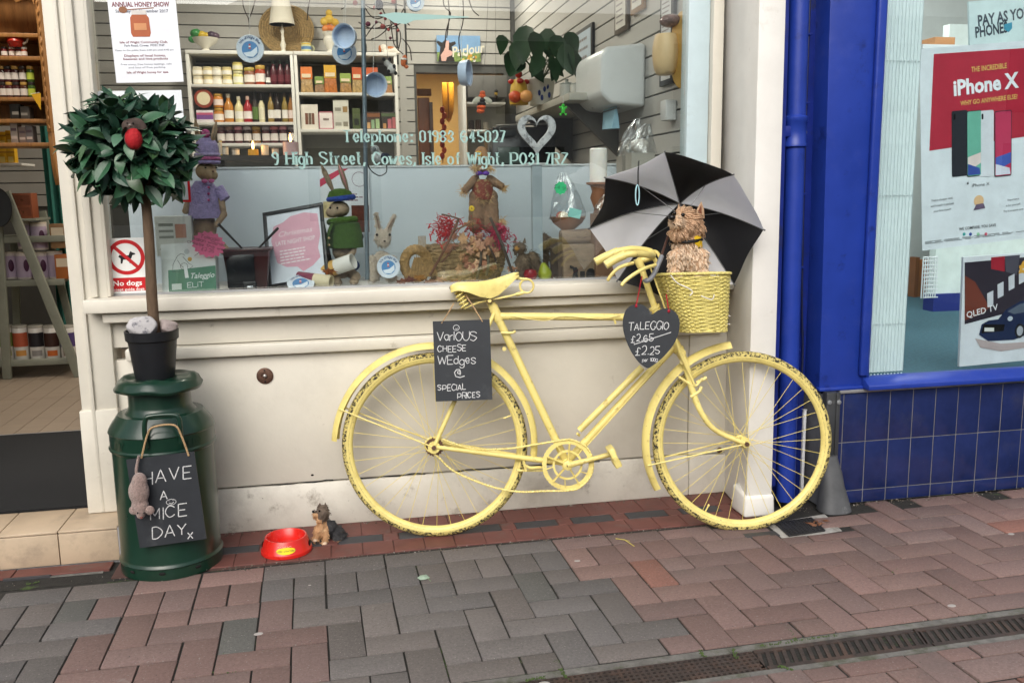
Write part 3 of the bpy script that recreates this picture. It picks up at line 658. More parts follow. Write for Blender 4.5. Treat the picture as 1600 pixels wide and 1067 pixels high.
for k in range(2):
    dl = thing('ceiling_downlight', ['white ceiling downlight at the front of phone shop', 'white ceiling downlight at the back of phone shop'][k], 'downlight', (3.0, .5+1.2*k, 3.19))
    MB().lathe([(.09, 3.2), (.09, 3.185), (.07, 3.185)], 20, (3.0, .5+1.2*k, 0)).build('rim', plain('e8e8e8'), dl); MB().lathe([(.07, 3.186), (0, 3.186)], 20, (3.0, .5+1.2*k, 0)).build('diffuser', mat('cool_lamp', (1, .98, .94), emit=8), dl)
    l = bpy.data.lights.new('lamp', 'AREA'); l.shape = 'DISK'; l.size = .3; l.energy = 28; l.color = (1, .97, .92); lo = bpy.data.objects.new('lamp', l); COL.objects.link(lo); lo.parent = dl; lo.location = (0, 0, -.02)
# ================================================================ downpipe, cables, corner guard
dp = thing('downpipe', 'blue painted round downpipe in the recess between two shops', 'downpipe', (1.67, -.25, .02))
xb, xt = 1.688, 1.662
MB().tube([(xb, -.235, .03), ((xb+xt)/2, -.235, 1.45), (xt, -.235, 3.1)], .036, 20).build('pipe', M_blue, dp, smooth=True)
zc = W(1255, 205, -.25).z
MB().lathe([(.037, -.06), (.044, -.055), (.044, -.045), (.041, -.04), (.041, .03), (.045, .035), (.045, .05), (.037, .056)], 22, (1.673, -.235, zc)).build('collar', M_blue, dp, smooth=True)
br = MB().bb(1.582, 1.66, -.262, -.235, zc-.022, zc+.018).build('bracket', M_blueold, dp, bevel=.006); MB().lathe([(.012, 0), (.012, .006), (0, .009)], 12, Vec((1.60, -.262, zc-.002)), RX).build('bolt', M_blueold, br, smooth=True)
MB().lathe([(.009, 0), (.009, .008), (.004, .009), (0, .009)], 12, Vec((1.728, -.2, zc-.002)), RX).build('screw', M_zinc, dp, smooth=True)
cbl = thing('cable_run', 'thin dark cables clipped beside the blue downpipe', 'cable', (1.75, -.18, .5))
for k, dx in enumerate((0, .011)):
    MB().tube(smooth_path([(1.742+dx, -.165, 3.1), (1.742+dx, -.165, 1.6), (1.752+dx, -.165, .9), (1.756+dx+.01*k, -.165, .62), (1.745+.03*k, -.17, .50)], 8), .0042, 8).build('cable', plain('131a3c', .45), cbl, smooth=True)
for py in (52, 160, 303, 418, 548): zz = W(1283, py, -.2).z; MB().bb(1.734, 1.764, -.176, -.16, zz-.004, zz+.004).build('clip', M_blueold, cbl, bevel=.002)
wc = thing('white_conduit', 'thin white conduit standing behind the front bicycle wheel', 'conduit', G(1255, 800)); a = W(1262, 640, -.2); MB().bb(1.768, 1.780, -.21, -.195, .02, a.z).build('channel', plain('c9ccd0', .4), wc, bevel=.003); MB().bb(1.767, 1.781, -.211, -.194, a.z, a.z+.003).build('cap', plain('b9bcc0', .4), wc)
# corner guard with flared foot
cg = thing('corner_guard', 'dark grey metal channel with flared grey foot at tiled wall corner', 'cable guard', (1.85, -.30, 0))
MB().bb(1.818, 1.872, -.287, BY-.0005, .16, .462).build('channel', M_dkgrey, cg, bevel=.004)
MB().bb(1.856, 1.872, -.293, -.286, .18, .462).build('flange', M_dkgrey, cg, bevel=.002)
for x in (1.828, 1.864): MB().lathe([(.009, 0), (.009, .004), (.005, .006), (0, .006)], 14, Vec((x, -.2875 if x < 1.85 else -.2935, .425)), RX).build('screw', M_zinc, cg, smooth=True)
ft = MB(); n = 28; prof = [(0, .060, .05), (.004, .063, .053), (.02, .061, .051), (.05, .055, .047), (.10, .044, .039), (.15, .040, .032), (.19, .031, .026), (.215, .027, .024)]
vs = []
for z, rx, ry in prof:
    cx = 1.850 - .02*(z/.2)*.5
    vs += [Vec((cx + rx*math.copysign(abs(math.cos(a))**.75, math.cos(a)), -.318+.03*(z/.215) + ry*math.copysign(abs(math.sin(a))**.75, math.sin(a)), z)) for a in [2*math.pi*k/n for k in range(n)]]
fs = [(i*n+k, i*n+(k+1) % n, (i+1)*n+(k+1) % n, (i+1)*n+k) for i in range(len(prof)-1) for k in range(n)] + [tuple(range(n-1, -1, -1)), tuple(range((len(prof)-1)*n, len(prof)*n))]
ft.add(vs, fs).build('flared_foot', mat('dull_lead_grey', (.095, .10, .107), .6, metal=.3, var=.2, scale=14, wear=[((.24, .25, .26), 9, .6, .72)]), cg, smooth=True)
# gully
gu = thing('gully_grate', 'black square plastic gully grate set in cement by pavement edge', 'drain', (1.64, -.44, 0))
def gq(u, v, z): 
    a, b, c, d = Vec((1.556, -.515, 0)), Vec((1.705, -.500, 0)), Vec((1.722, -.372, 0)), Vec((1.566, -.392, 0)); p = a.lerp(b, u).lerp(d.lerp(c, u), v); p.z = z; return p
MB().hexa([gq(-.22, -.12, -.03), gq(1.5, -.12, -.03), gq(1.5, 1.2, -.03), gq(-.22, 1.2, -.03)], [gq(-.2, -.1, -.003), gq(1.45, -.1, -.002), gq(1.45, 1.15, .001), gq(-.2, 1.1, -.002)]).build('cement_surround', M_cement, gu)
MB().hexa([gq(0, 0, -.01), gq(1, 0, -.01), gq(1, 1, -.01), gq(0, 1, -.01)], [gq(0, 0, -.0008), gq(1, 0, -.0008), gq(1, 1, -.0008), gq(0, 1, -.0008)]).build('sump', M_black, gu)
gb = MB()
for k in range(10):
    t = k/9
    gb.hexa([gq(t-.018, 0, 0), gq(t+.018, 0, 0), gq(t+.018, 1, 0), gq(t-.018, 1, 0)], [gq(t-.018, 0, .005), gq(t+.018, 0, .005), gq(t+.018, 1, .005), gq(t-.018, 1, .005)])
    gb.hexa([gq(0, t-.02, 0), gq(1, t-.02, 0), gq(1, t+.02, 0), gq(0, t+.02, 0)], [gq(0, t-.02, .0044), gq(1, t-.02, .0044), gq(1, t+.02, .0044), gq(0, t+.02, .0044)])
gb.build('lattice', mat('worn_black_plastic', (.022, .022, .024), .55, var=.3), gu)
MB().bb(1.40, 1.53, -.50, -.455, -.01, .001).build('dark_slate_chip', M_darktile, gu, bevel=.003)
for k in range(7):
    p = gq(random.uniform(.75, 1.3), random.uniform(.35, 1.05), .006); lf = thing('dead_leaf', 'small dry brown leaf lying on the gully grate', 'leaf', p, 'dry leaves on the gully')
    a = random.uniform(0, 6); ux = Vec((math.cos(a), math.sin(a), random.uniform(-.2, .3))).normalized(); uy = Vec((-math.sin(a), math.cos(a), .3)).normalized(); L = random.uniform(.012, .028)
    MB().add([p-ux*L, p-uy*L*.35, p+uz*.004 if False else p+Vec((0, 0, .005)), p+uy*L*.35, p+ux*L], [(0, 1, 2), (0, 2, 3), (1, 4, 2), (2, 4, 3)]).build('blade', plain('6b4630', .8, var=.25), lf); MB().tube([p-ux*L*1.3, p-ux*L], .0006, 5).build('stalk', plain('4a3424', .8), lf)
# opposite side of the street (mirrored in the panes)
op = MB().bb(-24, 24, -18, -16, 0, 5)
struct('houses_opposite', op, mat('pale_render', (.50, .47, .43), .85, var=.1), loc=(0, -12, 0))
for i in range(9):
    for r in range(2): struct('houses_opposite_window', MB().bb(-16.5+i*4, -15+i*4, -16.02, -15.98, .7+r*2.2, 2.2+r*2.2), mat('dark_window', (.03, .035, .04), .1))
# ================================================================ milk churn
CX, CY, CR = -.600, -.240, .163
M_churn = mat('dark_green_gloss_paint', (.005, .029, .017), .3, var=.2, scale=5, bump=.05, bscale=14, coat=.35, wear=[((.010, .034, .026), 6, .55, .7), ((.14, .10, .07), 40, .76, .79)])
churn = thing('milk_churn', 'dark green painted metal milk churn standing by the entrance step', 'milk churn', (CX, CY, 0))
zf = lambda py, r: W(262, py, CY-r).z
z_ring, z_b0, z_b1, z_neck, z_lid = zf(888, CR), zf(709, CR), zf(684, CR), zf(645, .101), zf(616, .137)
z_top = z_lid + .045
prof = [(0, .004), (CR-.002, .004), (CR+.001, .0), (CR+.002, .01), (CR, z_ring-.004), (CR+.005, z_ring), (CR+.001, z_ring+.005), (CR-.002, z_ring+.012), (CR-.001, z_b0-.012), (CR+.006, z_b0-.006), (CR+.007, z_b0), (CR+.003, z_b0+.005), (CR+.003, z_b1-.004), (CR+.006, z_b1), (CR+.004, z_b1+.006),
 (CR-.004, z_b1+.022), (CR-.028, z_b1+.055), (.113, z_neck-.012), (.103, z_neck), (.099, z_neck+.012), (.099, z_lid+.006), (0, z_lid+.006)]
MB().lathe(prof, 64, (CX, CY, 0)).build('body', M_churn, churn, smooth=True, ang=30)
lid = MB().lathe([(.095, z_lid+.004), (.134, z_lid-.004), (.139, z_lid), (.140, z_lid+.007), (.135, z_lid+.012), (.129, z_lid+.026), (.116, z_lid+.036), (.101, z_lid+.038), (.094, z_lid+.032), (.0, z_lid+.033)], 56, (CX, CY, 0))
for v in lid.v:
    a = math.atan2(v.y-CY, v.x-CX); v.z += .003*math.sin(3*a+.6)+.002*math.sin(7*a); v.z += -.005*math.exp(-((a+1.35)/.28)**2)*(1 if (Vec((v.x-CX, v.y-CY)).length > .11) else 0)
lid.build('lid', M_churn, churn, smooth=True, ang=50)
ha, hb = W(229, 699, CY-CR-.012), W(284, 692, CY-CR-.004)
hd = [ha, ha+Vec((-.001, -.006, .05)), ha+Vec((.004, -.006, .088)), ha+Vec((.018, -.006, .102)), hb+Vec((-.018, -.008, .096)), hb+Vec((-.002, -.008, .082)), hb+Vec((0, -.006, .045)), hb]
MB().tube(smooth_path(hd, 5), .0078, 10).build('handle', M_churn, churn, smooth=True)
for a in (-2.25, -1.6, -.9):
    c = Vec((CX + (CR+.0025)*math.cos(a), CY + (CR+.0025)*math.sin(a), .026)); MB().ell(c, (.011, .0022, .0055), 12, 6, Mat.Rotation(a+math.pi/2, 3, 'Z')).build('drain_hole', M_black, churn, smooth=True)
for a0, s in ((-2.35, 'PY'), (-.95, 'BOR')):
    for i, ch in enumerate(s):
        a = a0 + i*.11; c = Vec((CX + (CR+.004)*math.cos(a), CY + (CR+.004)*math.sin(a), z_b0+.012)); f = (c, Vec((-math.sin(a), math.cos(a), 0)), UZ); m = MB(); scribe(m, ch, f, .024, .005, align='c', off=.0012); m.build('embossed_letter', M_churn, churn)
# chalkboard on the churn
BPY = CY-CR-.016
f_, w_, h_ = qframe(W(203, 717, BPY), W(309, 704, BPY-.0), W(219, 855, BPY-.0))
def lean(f, deg): n = f[1].cross(f[2]); return f
cbd = thing('churn_chalkboard', 'slate chalkboard reading have a mice day hung on green churn', 'chalkboard', W(263, 780, BPY))
sheet('slate', f_, w_, h_, M_chalkb, cbd, t=.0055)
ch = MB(); q = lambda x, y: px2(f_, x, y, BPY)
for s, x, y, h in (('HAVE', 222, 756, .046), ('A', 251, 780, .028), ('MICE', 236, 812, .042), ('DAY', 239, 842, .042), ('x', 294, 842, .034)):
    a = q(x, y); scribe(ch, s, f_, h*.94, .0031, a[0], a[1], jit=.11, off=.006, slant=.12, gap=1.7, xs=.76)
a = q(268, 783); ch.ribbon([(a[0]+.015*math.cos(t*.35), a[1]+.0095*math.sin(t*.35)) for t in range(19)], f_, .0016, .006); ch.ribbon([(a[0]-.007, a[1]-.002), (a[0], a[1]-.006), (a[0]+.008, a[1]-.001)], f_, .0022, .006)
for dx in (-.006, .006): ch.ribbon([(a[0]+dx, a[1]+.004), (a[0]+dx, a[1]+.0065)], f_, .002, .006)
ch.build('chalk_writing', M_chalk, cbd)['kind'] = 'stuff'
a, b = W(221, 716, BPY-.008), W(295, 712, BPY-.008)
MB().tube(smooth_path([a, W(230, 680, BPY-.008), W(240, 667, BPY-.012), W(272, 664, BPY-.012), W(284, 682, BPY-.01), b], 6), .0032, 6).build('string', M_string, cbd, smooth=True)
# knitted mouse
M_knit = mat('grey_pink_wool', (.33, .235, .21), .95, var=.35, scale=170, bump=1.0, bscale=190, sheen=.3)
mo = thing('knitted_mouse', 'grey pink knitted mouse hanging head down on chalkboard', 'toy mouse', W(223, 800, BPY-.03))
Ym = BPY-.035; s = 1/470
parts = [(W(217, 768, Ym), (.032, .028, .045), None), (W(218, 752, Ym), (.024, .022, .03), None), (W(219, 790, Ym), (.027, .027, .028), None), (W(220, 803, Ym-.012), (.014, .018, .016), None)]
bd, nm = voxel_body(parts, .005, 4); bd.build('body', M_knit, mo, smooth=True)
for x in (209, 234): MB().ell(W(x, 797, Ym-.012), (.0145, .008, .015), 14, 8).build('ear', M_knit, mo, smooth=True)
MB().tube(smooth_path([W(215, 748, Ym), W(213, 735, Ym+.01), W(215, 722, Ym+.015), W(217, 712, Ym+.012)], 5), .0045, 7).build('tail', M_knit, mo, smooth=True)
MB().ell(W(221, 808, Ym-.024), .005, 8, 6).build('nose', plain('7a4d48', .8), mo, smooth=True)
for x in (215, 225): MB().ell(W(x, 801, Ym-.03), .0028, 8, 6).build('eye', plain('141414', .3), mo, smooth=True)
# ================================================================ potted bay tree
PXc, PYc = W(242, 580, -.24).x, -.24; zp = z_lid + .031
tree = thing('bay_tree', 'artificial ball shaped bay tree in black pot on the churn', 'tree', (PXc, PYc, zp))
ptop = W(242, 522, PYc-.09).z
M_pot = mat('black_plastic_pot', (.012, .013, .016), .42, var=.15)
MB().lathe([(0, zp), (.061, zp), (.063, zp+.006), (.077, ptop-.03), (.083, ptop-.028), (.085, ptop+.002), (.080, ptop+.002), (.076, ptop-.03), (.072, ptop-.034), (0, ptop-.034)], 44, (PXc, PYc, 0)).build('pot', M_pot, tree, smooth=True, ang=35)
MB().lathe([(.081, ptop-.03), (.05, ptop-.022), (0, ptop-.02)], 24, (PXc, PYc, 0)).build('soil', mat('dark_soil', (.03, .022, .016), .95, bump=.5), tree)
tb, tt = W(241, 512, PYc-.005), W(228, 318, PYc-.01)
M_bark = mat('grey_brown_bark', (.115, .075, .046), .85, var=.35, scale=30, bump=.5, bscale=70, stretch=(1, 1, .25), wear=[((.20, .15, .1), 12, .6, .7)])
tp = [tb + Vec((0, 0, -.06)), tb, tb.lerp(tt, .3)+Vec((-.001, 0, 0)), tb.lerp(tt, .65)+Vec((.002, 0, 0)), tt, tt+Vec((-.012, 0, .06))]
MB().tube(smooth_path(tp, 5), [.0185]*6+[.0178]*6+[.0165]*6+[.0155]*6+[.012]*2, 12).build('trunk', M_bark, tree, smooth=True)
cc = W(207, 232, PYc); cr = (.197, .185, .182)
for k in range(9):
    a = k*.7; e = cc + Vec((math.cos(a)*.14, math.sin(a)*.13, random.uniform(-.06, .12)))
    MB().tube(smooth_path([tt+Vec((-.004, 0, .02)), tt.lerp(e, .5)+Vec((0, 0, .03)), e], 4), [.005]*4+[.0035]*4+[.002], 6).build('branch', M_bark, tree, smooth=True)
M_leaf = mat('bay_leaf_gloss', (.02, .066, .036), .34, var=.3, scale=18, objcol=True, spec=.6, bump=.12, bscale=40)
def leafmesh(L, wd_, bend, fold):
    mb = MB(); n = 7; vs = []
    for i in range(n+1):
        t = i/n; w = wd_*math.sin(math.pi*t**.85)**.8*(1 if t < .97 else .3) if 0 < t < 1 else 0
        y = L*t; z = -bend*t*t*L
        vs += [Vec((-w, y, z+fold*w)), Vec((0, y, z)), Vec((w, y, z+fold*w))]
    fs = []
    for i in range(n):
        a = i*3; fs += [(a, a+1, a+4, a+3), (a+1, a+2, a+5, a+4)]
    mb.add(vs, fs); return mb
lm = []
for L, w, b, fo_ in ((.074, .0195, .25, .3), (.064, .018, .45, .22), (.08, .019, .12, .38), (.054, .0155, .3, .28)):
    o = leafmesh(L, w, b, fo_).build('leaf', M_leaf, None, smooth=True, loc=(0, 0, 0)); lm.append(o.data); bpy.data.objects.remove(o)
crown = bpy.data.objects.new('crown', None); COL.objects.link(crown); crown.parent = tree; crown.location = cc - tree.location; crown.empty_display_size = .05
lr = random.Random(12)
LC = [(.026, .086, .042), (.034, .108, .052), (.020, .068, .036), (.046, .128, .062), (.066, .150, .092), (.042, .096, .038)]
def leaf_at(p, d, up, col):
    y = d.normalized(); x = y.cross(up); x = x.normalized() if x.length > .05 else y.orthogonal().normalized(); z = x.cross(y)
    o = bpy.data.objects.new('leaf', lr.choice(lm)); COL.objects.link(o); o.parent = crown; s_ = lr.uniform(.85, 1.15)
    M3 = Mat((x, y, z)).transposed(); o.matrix_local = Mat.Translation(p-cc) @ M3.to_4x4() @ Mat.Diagonal((s_, s_, s_, 1)); o.color = (*col, 1)
nl = 0
for k in range(2600):
    if nl >= 292: break
    v = Vec((lr.gauss(0, 1), lr.gauss(0, 1), lr.gauss(0, 1))).normalized()
    if v.y > .55 and lr.random() < .8: continue
    if v.z < -.86: continue
    rr_ = lr.uniform(.72, .98)*(1+.07*math.sin(5*v.x+3*v.z)); p = cc + Vec((v.x*cr[0], v.y*cr[1], v.z*cr[2]))*rr_*.88
    d = (v*.55 + Vec((lr.gauss(0, .55), lr.gauss(0, .45), lr.gauss(-.12, .5)))); up = (v + Vec((0, 0, .7)) + Vec((lr.gauss(0, .3), lr.gauss(0, .3), 0))).normalized()
    leaf_at(p, d, up, lr.choice(LC)); nl += 1
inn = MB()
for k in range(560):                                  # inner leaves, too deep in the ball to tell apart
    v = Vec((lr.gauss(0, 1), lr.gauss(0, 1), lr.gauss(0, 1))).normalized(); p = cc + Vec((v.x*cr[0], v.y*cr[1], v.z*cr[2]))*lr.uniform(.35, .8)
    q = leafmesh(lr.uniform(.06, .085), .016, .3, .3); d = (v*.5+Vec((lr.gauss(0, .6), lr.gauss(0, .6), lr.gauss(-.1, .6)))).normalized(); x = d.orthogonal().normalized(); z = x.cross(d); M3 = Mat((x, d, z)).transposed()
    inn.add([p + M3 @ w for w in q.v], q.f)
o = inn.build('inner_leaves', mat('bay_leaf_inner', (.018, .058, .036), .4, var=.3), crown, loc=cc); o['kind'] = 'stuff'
# robin in the tree
ro = thing('robin_ornament', 'red breasted robin ornament perched in the bay tree', 'ornament', W(209, 232, PYc-.17))
Yr = PYc-.165
bd, nm = voxel_body([(W(209, 218, Yr), (.028, .028, .036), None), (W(204, 198, Yr+.004), (.026, .026, .024), None), (W(213, 205, Yr+.022), (.034, .026, .04), None)], .005, 3)
o = bd.build('body', plain('4d3f3a', .8, bump=.5), ro, smooth=True)
MB().ell(W(209, 217, Yr-.008), (.025, .026, .033), 18, 12).build('breast', plain('a8141f', .75, bump=.5, bscale=120), ro, smooth=True)
MB().lathe([(.004, 0), (0, .012)], 8, W(203, 196, Yr-.022), Mat.Rotation(R_(90), 3, 'X')).build('beak', plain('b8b0a8', .5), ro)
for x in (199, 208): MB().ell(W(x, 193, Yr-.019), .003, 8, 6).build('eye', plain('0a0a0a', .2), ro)
# stones in the pot
M_stone = mat('speckled_white_stone', (.44, .43, .44), .85, var=.15, scale=12, bump=.5, bscale=40, wear=[((.12, .12, .14), 34, .52, .62), ((.6, .6, .6), 20, .6, .7)])
def stone(c, r, seed, lab, m):
    rg = random.Random(seed); mb = MB().ell(c, r, 26, 18); offs = [(Vec((rg.gauss(0, 1), rg.gauss(0, 1), rg.gauss(0, 1))).normalized(), rg.uniform(.5, .85)) for _ in range(14)]
    for v in mb.v:
        u = Vec(((v.x-c.x)/r[0], (v.y-c.y)/r[1], (v.z-c.z)/r[2]))
        for n_, d in offs:
            k = u.dot(n_)
            if k > d: u -= n_*(k-d)*.8
        v.x, v.y, v.z = c.x+u.x*r[0], c.y+u.y*r[1], c.z+u.z*r[2]
    t = tag(mb.build('stone', m, None, smooth=True, ang=180), lab, 'stone'); return t
stone(W(224, 511, PYc-.035), (.058, .045, .041), 3, 'larger white speckled stone in front of the bay tree trunk', M_stone)
stone(W(262, 511, PYc-.01), (.036, .045, .034), 8, 'smaller pinkish stone behind bay tree trunk in black pot', mat('pinkish_stone', (.37, .31, .30), .85, var=.2, scale=14, bump=.5, bscale=40, wear=[((.2, .18, .18), 30, .52, .62)]))
# ================================================================ red dog bowl
M_red = mat('red_gloss_plastic', (.60, .018, .012), .28, var=.06, coat=.3)
bc = G(447, 868); bc = Vec((bc.x, bc.y+.045, 0))
bw = thing('dog_bowl', 'shiny red plastic dog bowl on the tiled strip', 'dog bowl', bc)
MB().lathe([(0, .012), (.078, .012), (.086, .0), (.089, .004), (.088, .014), (.084, .018), (.074, .052), (.071, .058), (.067, .058), (.064, .054), (.056, .02), (0, .018)], 48, bc).build('bowl', M_red, bw, smooth=True, ang=35)
for a in (math.pi*.98, -.02): MB().ell(bc+Vec((.0815*math.cos(a-.1), .0815*math.sin(a-.1), .028)), (.004, .017, .0105), 12, 8, Mat.Rotation(a-.1, 3, 'Z')).build('grip_hole', plain('1c0303', .6), bw, smooth=True)
def on_cone(a, t): r = .0853 - t*.0105/.036; z = .018 + t; return bc + Vec((r*math.cos(a), r*math.sin(a), z))
st = MB(); n = 36; k0 = len(st.v)
ring = [on_cone(R_(-88)+.40*math.cos(2*math.pi*i/n), .013+.0115*math.sin(2*math.pi*i/n)) for i in range(n)]
ctr = [on_cone(R_(-88)+.2*math.cos(2*math.pi*i/n), .013+.0058*math.sin(2*math.pi*i/n)) for i in range(n)]; mid = on_cone(R_(-88), .013)
outw = lambda p: p + (Vec((p.x-bc.x, p.y-bc.y, .02)).normalized())*.0012
st.add([outw(p) for p in ring+ctr+[mid]], [(i, (i+1) % n, n+(i+1) % n, n+i) for i in range(n)] + [(n+i, n+(i+1) % n, 2*n) for i in range(n)])
stk = st.build('yellow_sticker', plain('e6d21c', .5), bw, smooth=True)
wr = MB(); p0 = on_cone(R_(-88), .013); p0 = p0 + (Vec((p0.x-bc.x, p0.y-bc.y, .02)).normalized())*.0022
tt_ = Vec((-math.sin(R_(-88)), math.cos(R_(-88)), 0)); scribe(wr, 'Help yourself', (p0, tt_, (on_cone(R_(-88), .02)-on_cone(R_(-88), .01)).normalized()), .0062, .0007, 0, -.002, 'c', jit=.1, off=.0002); wr.build('handwriting', plain('2a2a30', .6), stk)
for k, (x0, x1) in enumerate(((-.35, -.18), (-.15, .02), (.06, .25))): 
    MB().tube([outw(on_cone(R_(-88)+x0+(x1-x0)*i/5, .0265+.0018*math.sin(i*1.7+k))) for i in range(6)], .0007, 5).build('scratch', plain('d8a49c', .7), bw)
# ================================================================ terrier figures
def fur(verts, normals, count, L, r, flow, seed, keep=lambda p: True, curl=.3, lift=.1):
    rg = random.Random(seed); mb = MB(); idx = [i for i in range(len(verts)) if keep(verts[i])]
    for _ in range(count):
        i = rg.choice(idx); p, n = verts[i], normals[i]; d = flow(p); d = d.normalized() - n*d.normalized().dot(n)*.9 + n*lift + Vec((rg.gauss(0, curl), rg.gauss(0, curl), rg.gauss(0, curl)*.6)); d = d - n*min(0, d.dot(n)); d = d.normalized() if d.length > .01 else n
        l = L*rg.uniform(.6, 1.25); b = Vec((rg.gauss(0, 1), rg.gauss(0, 1), rg.gauss(0, 1)))*l*.1
        mb.tube([p-n*r*.4, p+d*l*.38+n*l*.10+b, p+d*l*.75+n*l*.05+b*1.2, p+d*l-n*l*.02], [r, r*1.05, r*.75, r*.2], 5, flat=.55)
    return mb
D1 = mat('tan_resin_fur', (.56, .37, .235), .75, var=.2, scale=22, bump=.5, bscale=90, wear=[((.17, .085, .045), 40, .56, .66), ((.60, .46, .32), 14, .55, .7)])
D1d = mat('pale_tan_resin_fur', (.62, .47, .335), .75, var=.2, scale=30, bump=.4, bscale=90, wear=[((.26, .15, .085), 40, .56, .66)])
def dogY(x, y, dy=0): return W(x, y, -.315+dy)
dog = thing('terrier_in_basket', 'tan terrier statue looking up out of the wicker bicycle basket', 'dog statue', dogY(1076, 470))
pr = [(dogY(1075, 404), (.052, .050, .060), None), (dogY(1078, 448, .045), (.056, .055, .07), None), (dogY(1072, 383), (.048, .046, .046), None)]
pr += limb(dogY(1058, 400, -.03), dogY(1055, 446, -.036), .026, .021) + limb(dogY(1093, 400, -.025), dogY(1096, 446, -.034), .026, .021)
pr += [(dogY(1075, 348, -.005), (.047, .046, .044), None), (dogY(1066, 356, -.03), (.036, .035, .033), None), (dogY(1057, 348, -.05), (.025, .032, .023), None), (dogY(1062, 364, -.035), (.034, .028, .026), None), (dogY(1084, 358, -.008), (.032, .036, .034), None), (dogY(1070, 334, -.018), (.034, .03, .018), None)]
bd, nm = voxel_body(pr, .0055, 3); bd.build('body', D1, dog, smooth=True)
hz = dogY(1070, 374).z; hc = dogY(1068, 350, -.02)
keep_b = lambda p: p.z < hz and p.z > dogY(1070, 450).z; keep_h = lambda p: p.z >= hz-.004
fb = fur(bd.v, nm, 1500, .022, .0030, lambda p: Vec((.35*math.sin(p.x*140), -.1, -1)), 5, keep_b, .28, .08); fb.build('body_fur', D1d, dog, smooth=True)['kind'] = 'stuff'
nose_p = dogY(1050, 340, -.078); eyes_p = [dogY(1067, 336, -.052), dogY(1054, 333.5, -.058)]
def hflow(p): d = (p-nose_p); d.z *= .7; d = d.normalized(); return d*.8 + Vec((0, 0, -.75 if p.z < hc.z+.016 else -.1))
near_e = lambda p: (p-nose_p).length > .022 and min((p-e).length for e in eyes_p) > .013
f1 = lambda p: keep_h(p) and near_e(p) and ((p-nose_p).length < .062 and p.z > dogY(1060, 352).z)
f2 = lambda p: keep_h(p) and near_e(p) and not f1(p)
fur(bd.v, nm, 600, .012, .0021, hflow, 19, f1, .12, .03).build('face_fur', D1d, dog, smooth=True)['kind'] = 'stuff'
fur(bd.v, nm, 1500, .021, .0028, hflow, 9, f2, .14, .04).build('head_fur', D1, dog, smooth=True)['kind'] = 'stuff'
for (bx, by, tx_, ty, dy) in ((1091, 342, 1096, 313, -.004), (1064, 335, 1060, 317, .025)):
    b, t = dogY(bx, by, dy), dogY(tx_, ty, dy+.004); ux = Vec((1, .12, 0)).normalized(); w = .027 if dy < .01 else .018
    e = MB().add([b-ux*w, b+ux*w, t, b+Vec((0, .016, .004)), b-ux*w*.5+(t-b)*.55+Vec((0, -.003, 0)), b+ux*w*.62+(t-b)*.5+Vec((0, -.003, 0))], [(0, 1, 5, 4), (4, 5, 2), (0, 4, 3), (4, 2, 3), (1, 3, 5), (5, 3, 2), (0, 3, 1)])
    eo = e.build('ear', D1, dog, smooth=False, bevel=.002); MB().add([b-ux*w*.5+Vec((0, -.003, .006)), b+ux*w*.5+Vec((0, -.003, .006)), t+(b-t)*.22+Vec((0, -.0055, 0))], [(0, 1, 2)]).build('inner_ear', plain('7a4a35', .8), eo)
MB().ell(dogY(1050, 340, -.078), (.0125, .011, .0105), 14, 10).build('nose', plain('120d0c', .3), dog, smooth=True)
for x, y, dy in ((1067, 336, -.056), (1054, 333.5, -.062)): MB().ell(dogY(x, y, dy), (.0072, .006, .0072), 12, 8).build('eye', plain('0b0705', .12), dog, smooth=True)
MB().tube([dogY(1051, 349, -.078), dogY(1056, 353, -.074), dogY(1064, 353, -.068)], .0016, 6).build('mouth', plain('2a1710', .7), dog)
MB().tube([dogY(1072, 376) + Vec((.054*math.cos(a), .052*math.sin(a)-.002, .004*math.cos(a))) for a in [2*math.pi*k/26 for k in range(26)]], .0056, 8, closed=True).build('collar', plain('0f0e0e', .6), dog, smooth=True)
bn = MB(); rgb = random.Random(2)
vs = [dogY(1085, 370, -.052), dogY(1094, 366, -.03), dogY(1097, 376, -.03), dogY(1098, 385, -.028), dogY(1092, 389, -.04), dogY(1086, 381, -.052)]
bn.add(vs + [sum(vs, Vec())/6 + Vec((.002, -.012, 0))], [(i, (i+1) % 6, 6) for i in range(6)]); bn.build('bandana', plain('d9b21c', .7, wear=[((.05, .045, .02), 60, .56, .6)]), dog, smooth=True)
# small terrier by the wall
yd = lambda x, y, dy=0: W(x, y, -.155+dy)
ys = thing('small_terrier_statue', 'small black and tan terrier statue sitting beside the red bowl', 'dog statue', yd(515, 848))
T1 = mat('tan_figure_paint', (.42, .24, .12), .7, var=.2, scale=40, bump=.5, bscale=130, wear=[((.55, .38, .22), 30, .55, .7)])
B1 = mat('charcoal_figure_paint', (.028, .028, .031), .65, var=.3, scale=40, bump=.6, bscale=150, wear=[((.09, .085, .08), 40, .56, .66)])
G1 = mat('grey_brown_figure_paint', (.12, .088, .066), .7, var=.3, scale=40, bump=.6, bscale=130)
pr = [(yd(503, 827, -.008), (.024, .026, .032), None), (yd(515, 825), (.028, .03, .028), None), (yd(526, 832, .005), (.028, .034, .026), None), (yd(531, 838, .005), (.025, .034, .02), None), (yd(504, 811), (.020, .021, .02), None)]
pr += limb(yd(497, 828, -.018), yd(494, 841, -.024), .0125, .010) + [(yd(492, 843, -.030), (.012, .013, .0075), None)] + limb(yd(509, 830, -.026), yd(509, 846, -.034), .0125, .0105) + [(yd(507, 848, -.042), (.013, .014, .008), None)]
